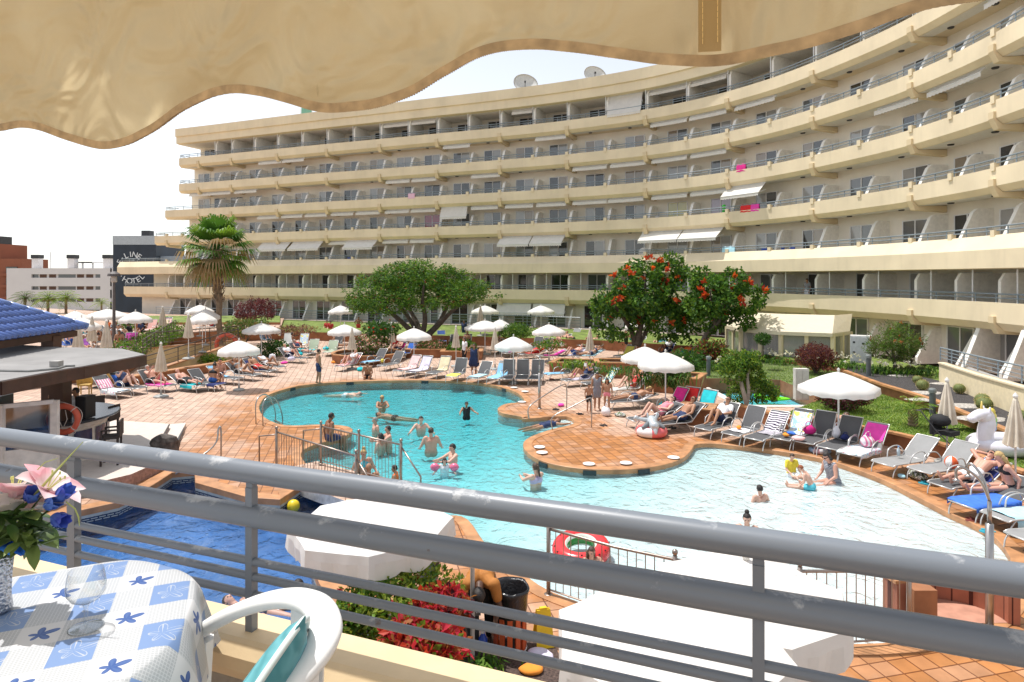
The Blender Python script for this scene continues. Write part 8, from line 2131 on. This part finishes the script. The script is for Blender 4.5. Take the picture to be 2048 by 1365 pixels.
def caps(J, part, k=1., e=0.):
 g_ = {n: V(v) for n, v in J.items()}; s = (g_['sR']-g_['sL']).normalized(); out = []
 def c(a, ra, b_, rb): out.append((a, ra+e, b_, rb+e))
 hp = (g_['hR']-g_['hL']).normalized()
 if part in ('torso', 'all'):
  for q in (-1, 1):
   c(g_['P']+hp*.075*q, .115*k, g_['W']+s*.055*q*k, .098*k); c(g_['W']+s*.055*q*k, .098*k, g_['C']+s*.075*q, .108*k)
   c(g_['C']+s*.075*q, .106*k, (g_['sR'] if q > 0 else g_['sL'])*.8+g_['N']*.2, .062)
 if part in ('hips',):
  for q in (-1, 1): c(g_['P']+hp*.075*q, .117*k, g_['P'].lerp(g_['W'], .4)+s*.06*q*k, .108*k); c(g_['hR' if q > 0 else 'hL'], .093*k, g_['hR' if q > 0 else 'hL'].lerp(g_['kR' if q > 0 else 'kL'], .12), .088*k)
 if part == 'chest':
  for q in (-1, 1): c(g_['C']+s*.075*q+(V(J['face'])-V((0,0,V(J['face']).z*.0)))*.0, .112*k, g_['C']+s*.07*q, .112*k)
 if part in ('thighs', 'shorts'):
  for q in 'LR': c(g_['h'+q], .095*k, g_['h'+q].lerp(g_['k'+q], .55), .078*k)
 if part in ('trouser',):
  for q in 'LR': c(g_['h'+q], .095*k, g_['k'+q], .068*k); c(g_['k'+q], .066*k, g_['a'+q]+V((0,0,.03)), .055*k)
 if part == 'sleeves':
  for q in 'LR': c(g_['s'+q], .066*k, g_['s'+q].lerp(g_['e'+q], .6), .055*k)
 if part == 'skirt':
  for q in 'LR': c(g_['h'+q], .125*k, g_['h'+q].lerp(g_['k'+q], .55)+hp*(.03 if q == 'R' else -.03), .13*k)
  c(g_['P'], .14*k, (g_['kL']+g_['kR'])*.27+(g_['hL']+g_['hR'])*.23, .13*k)
 if part == 'all':
  for q in 'LR':
   sg = 1 if q == 'R' else -1
   c(g_['s'+q], .058, g_['e'+q], .042*k**.5); c(g_['e'+q], .043*k**.5, g_['w'+q], .028)
   c(g_['h'+q], .088*k, g_['k'+q], .056*k**.6); m_ = g_['k'+q].lerp(g_['a'+q], .3); c(g_['k'+q], .055, m_, .057*k**.6); c(m_, .057*k**.6, g_['a'+q], .037)
   ft = (g_['t'+q]-g_['a'+q]); c(g_['a'+q]-ft*.2-V((0,0,0)), .036, g_['t'+q]-ft*.25, .036); c(g_['t'+q]-ft*.3, .036, g_['t'+q], .026)
   # hand: palm, four fingers, thumb
   d = (g_['w'+q]-g_['e'+q]).normalized(); sd = d.cross(V(J['face'])); sd = (sd if sd.length > .1 else d.orthogonal()).normalized(); nm_ = sd.cross(d)
   pe = g_['w'+q]+d*.085;
   for u in (-.022, .022): c(g_['w'+q]+sd*u*.5, .021, pe+sd*u, .019)
   for i, u in enumerate((-.033,-.011,.011,.033)):
    L_ = (.066,.078,.072,.056)[i]; b0_ = pe+sd*u; m2 = b0_+d*L_*.5+nm_*.008; c(b0_, .0105, m2, .0098); c(m2, .0098, m2+d*L_*.42+nm_*.022, .0085)
   tb = g_['w'+q]+d*.028+sd*.026; c(tb, .013, tb+d*.03+sd*.028+nm_*.008, .0115); c(tb+d*.03+sd*.028+nm_*.008, .0115, tb+d*.062+sd*.034+nm_*.014, .009)
  hd = (g_['H']-g_['N']).normalized(); c(g_['N'], .058, g_['H']-hd*.06, .052)
 return out
def headframe(J):
 g_ = {n: V(v) for n, v in J.items()}; hu = (g_['H']-g_['N']).normalized()
 if J.get('hup'): hu = V(J['hup']).normalized()
 f_ = V(J['face']); f_ = f_-hu*f_.dot(hu); f_ = f_.normalized() if f_.length > .05 else hu.orthogonal().normalized(); r_ = f_.cross(hu)
 return g_['H'], hu, f_, r_
def remesh(o, vox):
 m = o.modifiers.new('r', 'REMESH'); m.mode = 'VOXEL'; m.voxel_size = vox; m.use_smooth_shade = True
 s = o.modifiers.new('s', 'SMOOTH'); s.factor = .5; s.iterations = 3
 PEND.append(o)
def person(lab, J, loc, rz, skin='pink', hair='brown', clothes=(), k=1., sc_=1., hs='short', vox=.014, extra=None, group=None, hat=None, cut=None, glasses=False):
 b = MB()
 for a, ra, c, rb in caps(J, 'all', k):
  if cut is not None and max(a.z, c.z) < cut-.2: continue
  b.cap2(a, ra, c, rb, 12)
 hc, hu, hf, hr_ = headframe(J)
 Rm = Matrix((hr_, hf, hu)).transposed()
 b.ball(hc, (.076,.093,.102), 16, 10, M=Rm); b.cap2(hc-hu*.03+hf*.02, .066, hc-hu*.085+hf*.045, .036, 10)
 b.cap2(hc+hf*.088+hu*.012, .010, hc+hf*.108-hu*.018, .015, 8); b.cap2(hc+hf*.078-hu*.058-hr_*.016, .011, hc+hf*.078-hu*.058+hr_*.016, .011, 8)
 for q in (-1, 1): b.ball(hc+hr_*.078*q-hu*.005-hf*.005, (.012,.02,.03), 8, 6, M=Rm); b.ball(hc+hr_*.03*q+hf*.08+hu*.028, .016, 8, 5)
 o = b.build('person', SKM[skin], None, True, loc=loc, rz=rz); o.scale = (sc_,)*3; tag(o, lab, 'person', group); remesh(o, vox)
 # eyes
 e = MB()
 for q in (-1, 1): e.ball(hc+hr_*.031*q+hf*.088+hu*.012, (.014,.008,.009), 8, 5, M=Rm)
 e.build('eyes', CLM['black'] if not glasses else CLM['black'], o, True)
 if glasses:
  e = MB()
  for q in (-1, 1): e.ball(hc+hr_*.033*q+hf*.094+hu*.012, (.03,.012,.022), 10, 6, M=Rm)
  e.cap2(hc-hr_*.08+hu*.014, .005, hc-hr_*.06+hf*.085+hu*.014, .006, 6); e.cap2(hc+hr_*.08+hu*.014, .005, hc+hr_*.06+hf*.085+hu*.014, .006, 6); e.build('sunglasses', CLM['black'], o, True)
 # hair
 if hair and hs != 'bald':
  h_ = MB(); hb = MB(); hb.ball((0,0,0), (1,1,1), 22, 14); vs = [V(v) for v in hb.v]
  def ok(f):
   m_ = sum((vs[i] for i in f), V())/len(f); return (m_.y < .25 and m_.z > -.55) or m_.z > (.52 if hs != 'crop' else .6)
  h_.v = [tuple(hc-hf*.012+hu*.014+Rm @ V((v.x*.087, v.y*.099, v.z*.106))*(1+.05*noise.noise(v*4))) for v in vs]; h_.f = [f for f in hb.f if ok(f)]; h_.m = [0]*len(h_.f)
  if hs == 'long':
   for q in (-1, 0, 1): h_.cap2(hc-hf*.04+hr_*.05*q-hu*.02, .055, hc-hf*(.06-.09*abs(q)*0)+hr_*.085*q-hu*.24, .035, 8)
  if hs == 'pony': h_.cap2(hc-hf*.10+hu*.03, .035, hc-hf*.12-hu*.22, .022, 8)
  if hs == 'bun': h_.ball(hc-hf*.05+hu*.13, .05, 10, 7)
  if hs == 'bob':
   for q in (-1, 0, 1): h_.cap2(hc-hf*.03+hr_*.055*q, .05, hc-hf*.04+hr_*.07*q-hu*.1, .04, 8)
  h_.build('hair', HRM[hair], o, True)
 if hat:
  h_ = MB(); h_.lathe([(.001,.13),(.07,.12),(.10,.06),(.105,.0)]+([(.19,-.02),(.19,-.03),(.10,-.01)] if hat[1] else []), (0,0,0), 18, cap=False); Mx = Matrix.Translation(hc+hu*.035) @ Rm.to_4x4(); h_.v = [tuple(Mx @ V(v)) for v in h_.v];
  if not hat[1]: h_.cap2(hc+hu*.06+hf*.08, .05, hc+hu*.045+hf*.15, .04, 8)
  h_.build('hat', CLM[hat[0]] if isinstance(hat[0], str) else hat[0], o, True)
 for kind, col in clothes:
  parts = {'trunks': ('hips','shorts'), 'briefs': ('hips',), 'bikini_top': ('chest',), 'swimsuit': ('hips','torso'), 'tshirt': ('torso','sleeves'), 'dress': ('torso','skirt'), 'trousers': ('hips','trouser'), 'singlet': ('torso',)}[kind]
  b = MB()
  for p_ in parts:
   for a, ra, c, rb in caps(J, p_, k, .011 if kind in ('trunks','tshirt','trousers','dress') else .006): b.cap2(a, ra, c, rb, 12)
  c_ = b.build(kind, CLM[col] if isinstance(col, str) else col, o, True); remesh(c_, vox)
 return o
def onbed(key, lab, th, legs='straight', arms='side', prone=False, **kw):
 lo = LO[key]; J = J_prone(th) if prone else J_lounge(th, legs, arms)
 return person(lab, J, lo.location+V((0,0,.01)), lo.rotation_euler.z, **kw)
def face(px, py, tx, ty): pass
WZ = -.10
# ---- standing / sitting on the deck
person('man in navy trunks standing at the far left pool edge, seen from behind', J_stand(step=.05), G(637,769), R(-60), 'tan', 'dark', (('trunks','navy'),), hs='crop')
person('man sitting on the far pool edge with feet in the water', J_sit(.02, 3, 0, .25), G(736,757), R(185), 'tan', 'dark', (('trunks','black'),), hs='short')
person('older woman in navy swim dress standing at the far pool edge', J_stand(3), G(948,754), R(170), 'tan', 'brown', (('dress','navy'),), k=1.18, hs='bob')
person('man sitting on the pool edge beyond the bridge with his back to us', J_sit(.03, 3, 1), G(660,884), R(-50), 'deep', 'dark', (('trunks','navy'),), hs='crop')
person('small boy in trunks, front left of the three children on the deck', J_stand(), G(1178,826), R(200), 'tan', 'dark', (('trunks','black'),), sc_=.66, k=.92)
person('taller girl with striped towel, behind the other two children', J_stand(), G(1194,821), R(190), 'tan', 'dark', (('dress','stripe'),), sc_=.87, k=.92, hs='pony')
person('girl in pink bikini bottoms, right of the three children on the deck', J_stand(), G(1214,826), R(165), 'tan', 'dark', (('briefs','pink'),), sc_=.78, k=.9, hs='long')
person('man in black trunks standing by the flowering tree, looking at his phone', J_stand(1), G(1252,707), R(-80), 'tan', 'dark', (('trunks','black'),), hs='crop')
person('person in dark clothes standing by the pair of parasols', J_stand(), G(928,683), R(150), 'deep', 'dark', (('tshirt','navy'),('trunks','navy')), hs='short')
person('child in dark shorts bending over by the far sunbeds', J_bend(), G(1146,697), R(80), 'pink', 'brown', (('trunks','black'),), sc_=.8)
person('bare-backed man sitting on the ground end of a far sunbed, hunched', J_sit(.36, 0, 0, .35), G(1124,703), R(60), 'pink', 'grey', (('trunks','white'),), hs='crop', k=1.1)
person('man with hands on hips at the lawn edge behind the far parasol', J_stand(2), G(717,672), R(180), 'deep', 'dark', (('trunks','red'),), hs='short')
person('person in a red top sitting by the lawn left of the far parasol', J_sit(.5, 0), G(654,672), R(170), 'pink', 'brown', (('tshirt','red'),('trunks','navy')))
person('second person in a red top beside the first one by the lawn', J_sit(.5, 0), G(661,674), R(190), 'pink', 'dark', (('tshirt','red'),('trunks','grey')))
person('man sitting up on the dark sunbed beside the closed parasol', J_sit(SH+.01, 1), G(668,703), R(-70), 'tan', 'dark', (('trunks','navy'),), hs='crop')
person('person in yellow-white clothes walking behind the navy swim dress woman', J_stand(), G(929,734), R(120), 'tan', 'brown', (('tshirt','white'),('trousers','black')), hs='long')
# ---- in the main pool
def swimmer(px, py, lab, z=.28, arm=0, rz=0., **kw):
 return person(lab, J_bust(arm, z+WZ-.06), G(px, py, 0), R(rz), cut=WZ+.10, **kw)
person('pale swimmer floating flat near the far left pool edge', J_swim(WZ+.05), G(690,787,WZ), R(-95), 'pale', 'grey', (('briefs','white'),))
swimmer(764,806,'swimmer raising a goggle strap, centre of the far pool',.16,2,200,skin='tan',hair='blond',hs='short')
person('swimmer lying in the water with dark hair, arms forward', J_swim(WZ+.03), G(790,830,WZ), R(75), 'tan', 'dark', (('briefs','black'),))
swimmer(751,851,'grey-haired swimmer up to the shoulders left of the young man',.13,1,120,skin='pink',hair='grey')
swimmer(842,853,'smiling young man up to the chest in the pool centre',.2,0,190,skin='pale',hair='dark',hs='crop')
swimmer(777,880,'man up to the chest carrying someone, left of the pool centre',.3,2,110,skin='pink',hair='dark',hs='crop')
swimmer(762,884,'dark-haired swimmer leaning back in front of the man',.12,1,60,skin='pale',hair='dark',hs='bob')
swimmer(862,893,'broad man waist-deep with his bare back to us',.42,1,10,skin='pink',hair='brown',hs='crop',k=1.15)
swimmer(906,918,'woman lifting a child with pink armbands',.28,2,120,skin='pale',hair='dark',hs='short')
person('small child with pink armbands held in the pool', J_bust(0, WZ+.16), G(889,935,WZ), R(185), 'pale', 'dark', (('singlet','white'),), sc_=.7, cut=WZ+.1, hs='bob')
b = MB()
for dx in (-.27,.27): b.ball((dx,0,.03),(.13,.09,.11),14,8)
arm_f = thing('swim_armbands', 'pair of pink inflatable armbands on the child held in the pool', 'armbands', G(889,937,WZ))
for dx in (-.27,.27): b = MB(); b.ball((dx,0,.03),(.13,.09,.11),14,8); b.build('armband', M_vin('armband_pink',(.8,.16,.28)), arm_f, True)
swimmer(933,826,'child in a black wetsuit standing chest-high at the far right of the pool',.38,0,200,skin='tan',hair='dark',sc_=.8,clothes=(('singlet','black'),))
person('girl with long brown ponytail swimming with her back to us by the island', J_bust(2, WZ+.30), G(1072,967,WZ), R(40), 'pale', 'brown', (('bikini_top','lilac'),), cut=WZ+.1, hs='pony', vox=.011)
person('person in dark swimwear swimming beside the pool steps', J_swim(WZ+.12), G(1086,850,WZ), R(-55), 'tan', 'brown', (('swimsuit','navy'),))
swimmer(727,936,'woman with hair tied up behind the bridge fence',.36,1,-150,skin='pink',hair='blond',hs='bun',clothes=(('bikini_top','aqua'),))
swimmer(738,955,'broad-shouldered man below her behind the bridge fence',.22,1,20,skin='tan',hair='dark',hs='bald',k=1.15)
swimmer(790,952,'child in an orange float vest behind the bridge fence',.2,1,90,skin='tan',hair='dark',sc_=.8,clothes=(('singlet','orange'),))
# ---- shallow end
person('small boy in a yellow top wading in the shallow end', J_sit(WZ+.02, 0, 0), G(1583,950,WZ), R(190), 'pale', 'brown', (('tshirt','yellow'),('trunks','white')), sc_=.72, hs='short', vox=.011)
person('woman in striped swimsuit and sunglasses sitting in the shallow water', J_sit(WZ-.02, 1, 0, .15), G(1668,962,WZ), R(105), 'pink', 'dark', (('swimsuit','stripe'),), k=1.1, hs='bob', vox=.011, glasses=True)
person('red-haired toddler in blue shorts in the shallow water', J_sit(WZ+.06, 1, 0, .3), G(1625,978,WZ), R(60), 'pale', 'red', (('trunks','aqua'),), sc_=.66, vox=.010)
person('dark-haired boy up to his shoulders in the shallow end', J_bust(1, WZ+.20), G(1520,1000,WZ), R(15), 'pale', 'dark', (), cut=WZ+.1, hs='crop', sc_=.85, vox=.011)
person('swimmer with a topknot just above the top rail', J_bust(1, WZ+.16), G(1494,1062,WZ), R(160), 'pale', 'dark', (), cut=WZ+.1, hs='bun', vox=.011)
swimmer(1183,1128,'child inside the watermelon ring',.24,0,190,skin='pink',hair='brown',sc_=.8,hs='long')
# ---- blue pool
person('swimmer splashing beside the big white parasol in the blue pool', J_bust(0, -.30+.10), G(598,1172,-.30), R(60), 'deep', 'dark', (), cut=-.2, hs='short', vox=.011)
person('dark-haired bather by the table edge in the blue pool', J_bust(0, -.30+.08), G(375,1165,-.30), R(-60), 'tan', 'dark', (), cut=-.2, vox=.011)
person('bather behind the railing post in the blue pool', J_swim(-.26), G(520,1190,-.30), R(70), 'pink', 'brown', (('briefs','navy'),), vox=.011)
# ---- below the balcony
person('man in ochre T-shirt and dark trousers bending down by the litter bin', J_bend(), G(962,1286), R(180), 'brown', 'dark', (('tshirt','ochre'),('trousers','black')), hs='crop', vox=.010, k=1.08)
person('person in pale grey clothes hidden under the large white parasol', J_stand(), G(858,1232), R(140), 'brown', 'dark', (('tshirt','grey'),('trousers','grey')), vox=.012)
# ---- right-hand row
person('man in white T-shirt and sunglasses reclining on his sunbed', J_lounge(50, 'up', 'lap'), LO['L1'].location+V((0,0,.01)), LO['L1'].rotation_euler.z, 'tan', 'dark', (('tshirt','white'),('trunks','navy')), hs='crop', glasses=True, vox=.011)
onbed('L10','man in white shorts sunbathing with hands behind his head',30,'straight','head',skin='pink',hair='dark',clothes=(('trunks','white'),),k=1.1,hs='crop',vox=.010,glasses=True)
q = G(2018,985,SH); Jw = J_sit(SH+.03, 1, 1, .12)
person('blonde woman in dark bikini sitting up on her sunbed at the right edge', Jw, V((q.x,q.y,0)), R(78), 'pink', 'blond', (('bikini_top','black'),('briefs','black')), k=.9, hs='long', vox=.009)
person('sunbather lying on the lawn wall side behind the zebra towel', J_prone(6), G(1590,858,.42)+V((.2,1.0,-.32)), R(-100), 'pink', 'brown', (('briefs','violet'),))
onbed('K1','woman in coral swimsuit with raised knees on the sunbed',34,'up','lap',skin='pale',hair='dark',clothes=(('swimsuit','pink'),),glasses=True,vox=.011)
onbed('K4','man in navy trunks and sunglasses reclining by the inflatable',44,'straight','side',skin='tan',hair='brown',clothes=(('trunks','navy'),),glasses=True,k=1.08,hs='crop',vox=.011)
onbed('K5','woman lying on her front, propped on her elbows',16,prone=True,skin='tan',hair='blond',clothes=(('briefs','navy'),),hs='bob')
onbed('K6','sunbather holding up a book on the white sunbed by the block planter',38,'up','book',skin='pale',hair='brown',clothes=(('swimsuit','red'),))
onbed('N2','woman reading on her back in front of the strappy leaves',36,'up','book',skin='tan',hair='dark',clothes=(('swimsuit','navy'),))
bk = MB(); lo = LO['N2']; bk.box((0,0,0),(.22,.02,.16));
tag(bk.build('book', CLM['white'], None, loc=lo.location+Matrix.Rotation(lo.rotation_euler.z,3,'Z') @ V((0,1.20,.98)), rz=lo.rotation_euler.z), 'open white book held up by the reading woman', 'book')
# ---- left row
onbed('W2','heavy woman in navy swimsuit and cap reclining on the second sunbed',44,'up','book',skin='pale',hair='grey',clothes=(('swimsuit','navy'),),k=1.35,hat=('teal',False))
onbed('W3','sunbather on the fuchsia towel reading behind the closed parasol',48,'one','book',skin='pink',hair='white',clothes=(('briefs','black'),),k=1.15)
onbed('W4','man with bald head lying beside the turquoise towel',28,'straight','side',skin='pink',hair='grey',clothes=(('trunks','black'),),hs='bald',k=1.1)
lo = LO['W5']; person('woman in bikini sitting on the sunbed with her back to us', J_sit(SH+.02, 0, 0, .1), lo.location+Matrix.Rotation(lo.rotation_euler.z,3,'Z') @ V((.05,.55,0)), lo.rotation_euler.z+R(-70), 'tan', 'dark', (('bikini_top','black'),('briefs','blue')), hs='bun')
lo = LO['W6']; person('man facing her on the next sunbed', J_sit(SH+.02, 0, 0, .1), lo.location+Matrix.Rotation(lo.rotation_euler.z,3,'Z') @ V((-.1,1.15,0)), lo.rotation_euler.z+R(140), 'pink', 'dark', (('trunks','navy'),), hs='crop')
onbed('W7','woman lying with one knee raised, arm over her head',40,'one','head',skin='tan',hair='brown',clothes=(('bikini_top','grey'),('briefs','grey')))
onbed('W8','sunbather asleep under the lowest left parasol',44,'straight','side',skin='tan',hair='dark',clothes=(('trunks','red'),))
onbed('W9','sunbather in pale swimwear with red book in the left row',34,'one','lap',skin='tan',hair='blond',clothes=(('swimsuit','white'),))
onbed('W10','person in white top on the left row sunbed with pale bag',44,'up','lap',skin='pink',hair='blond',clothes=(('tshirt','white'),('trunks','navy')))
onbed('W11','red-shouldered person in dark clothes on the farthest left row sunbed',46,'straight','lap',skin='pink',hair='grey',clothes=(('singlet','navy'),('trunks','teal')))
person('sunbather with bent knee on the sunbed edge behind the left row', J_sit(.36, 0, 1, -.2), G(590,700), R(-60), 'deep', 'dark', (('trunks','red'),))
# ---- far rows and upper terrace
onbed('F8','person under the far right parasol on the reclined sunbed',45,'up','lap',skin='pink',hair='brown',clothes=(('trunks','red'),))
onbed('F10','sunbather lying beside the closed striped parasol',30,'up','side',skin='tan',hair='brown',clothes=(('trunks','teal'),))
onbed('F15','sunbather in orange top under the trees',30,'one','lap',skin='tan',hair='dark',clothes=(('tshirt','orange'),('trunks','teal')))
onbed('F14','person in pale blue shirt beside the flowering tree trunk',50,'up','lap',skin='pink',hair='dark',clothes=(('tshirt','aqua'),('trunks','black')))
onbed('F16','person resting in the shade under the pair of parasols',55,'up','lap',skin='tan',hair='dark',clothes=(('trunks','grey'),))
onbed('M1','sunbather lying on the red and white towel with knees up',40,'up','lap',skin='pink',hair='blond',clothes=(('swimsuit','white'),))
person('woman with long dark hair sitting on the sunbed behind the tree trunk', J_sit(.38, 0, 2, .2), G(1281,705), R(150), 'tan', 'dark', (('bikini_top','black'),('trunks','grey')), hs='long')
person('child in teal shorts standing behind the flowering tree trunk', J_stand(1), G(1263,700), R(180), 'tan', 'brown', (('trunks','teal'),), sc_=.8)
person('man hunched reading under the right far parasol', J_sit(.40, 0, 2, .3), G(1092,690), R(150), 'pink', 'grey', (('tshirt','pink'),('trunks','white')))
onbed('U3','sunbather sitting on the pale upper terrace sunbed right of the wooden boxes',50,'up','lap',skin='tan',hair='dark',clothes=(('bikini_top','red'),('briefs','red')))
for px, py, rz, sk, hr__, cl, lb in ((190,692,120,'pink','brown',(('trunks','blue'),),'sitting sunbather leftmost of the upper terrace group'),(203,694,150,'tan','dark',(('bikini_top','black'),('briefs','black')),'woman in the upper terrace group with knees drawn up'),(218,693,200,'pink','grey',(('trunks','black'),),'bare-chested man of the upper terrace group'),(231,692,170,'pale','dark',(('tshirt','white'),('trunks','navy')),'person in white on the upper terrace beside the lamp post'),(122,686,100,'tan','dark',(('trunks','navy'),),'person sitting on the upper terrace, seen under the blue roof'),(262,682,90,'deep','dark',(('tshirt','black'),('trunks','black')),'person in black behind the magenta sunbed'),(183,676,60,'pink','brown',(('trunks','red'),),'sunbather behind the closed parasol on the upper terrace'),(240,702,200,'tan','brown',(('trunks','orange'),),'person on the upper terrace just above the bar roof edge'),(285,676,160,'tan','dark',(('tshirt','navy'),('trunks','black')),'person bent over dark towels on the upper terrace'),(222,672,140,'deep','dark',(('tshirt','orange'),('trunks','grey')),'person in orange at the lamp post on the upper terrace')):
 person(lb, J_sit(.36, 0, 0, .15), G(px, py, .9)+V((0,0,.9-.9)), R(rz), sk, hr__, cl, vox=.018)
person('bare-chested man sitting among the yellow wicker chairs', J_sit(.46, 0, 0, .1), G(152,778), R(-60), 'tan', 'dark', (('trunks','blue'),), hs='crop')
person('person in dark shirt standing on the balcony under the first storey edge', J_stand(), (lambda q: q[0])(on_balc(1600,1,-.6)), on_balc(1600,1,-.6)[1]+R(180), 'tan', 'dark', (('tshirt','grey'),('trousers','white')), vox=.018)
XP = [(0,'pink','dark',(('trunks','navy'),),'up','lap'),(2,'tan','brown',(('trunks','red'),),'straight','side'),(3,'tan','dark',(('swimsuit','black'),),'up','book'),(4,'pink','blond',(('swimsuit','pink'),),'one','head'),(5,'tan','dark',(('swimsuit','red'),),'straight','side'),(7,'pink','grey',(('trunks','blue'),),'up','lap'),(8,'tan','brown',(('bikini_top','navy'),('briefs','navy')),'straight','head'),(10,'deep','dark',(('tshirt','white'),('trunks','navy')),'up','lap'),(11,'tan','dark',(('trunks','orange'),),'one','side'),(12,'pink','brown',(('tshirt','blue'),('trunks','grey')),'up','lap'),(13,'tan','grey',(('trunks','teal'),),'straight','lap'),(14,'pink','dark',(('trunks','blue'),),'up','side'),(15,'tan','brown',(('swimsuit','violet'),),'straight','head'),(16,'deep','dark',(('tshirt','black'),('trunks','black')),'up','lap'),(18,'pink','blond',(('briefs','teal'),),'one','side'),(19,'tan','dark',(('swimsuit','white'),),'up','book')]
for i, sk, hr__, cl, lg, ar in XP:
 onbed('X%d' % i, 'sunbather in %s %s %s' % (cl[0][1], cl[0][0].replace('tshirt','T-shirt').replace('_',' '), XT[i][5]), XT[i][3], lg, ar, skin=sk, hair=hr__, clothes=cl, vox=.018)
# people behind the bar glass
for px, Y, sk, cl, lb in ((40,16.6,'tan','black','bar worker in black behind the smoked windbreak, left'),(92,17.3,'tan','white','bar guest in white behind the smoked windbreak, right')):
 person(lb, J_stand(), V(((px-CX)/F*Y, Y+1.2, .3)), R(150), sk, 'dark', (('tshirt',cl),('trousers','black')), vox=.016)
# apply the remeshes in one go, so each body is one continuous mesh
bpy.context.view_layer.update()
dg = bpy.context.evaluated_depsgraph_get()
done = {}
for o in [o for o in bpy.data.objects if o.type == 'FONT']:
 me = bpy.data.meshes.new_from_object(o.evaluated_get(dg)); q = link('letter', me, o.parent, o.location.copy()); q.rotation_euler = o.rotation_euler.copy(); bpy.data.objects.remove(o)
for o in PEND:
 me = bpy.data.meshes.new_from_object(o.evaluated_get(dg)); me.name = o.name; done[o] = me
for o, me in done.items():
 o.modifiers.clear(); o.data = me
 for p_ in me.polygons: p_.use_smooth = True
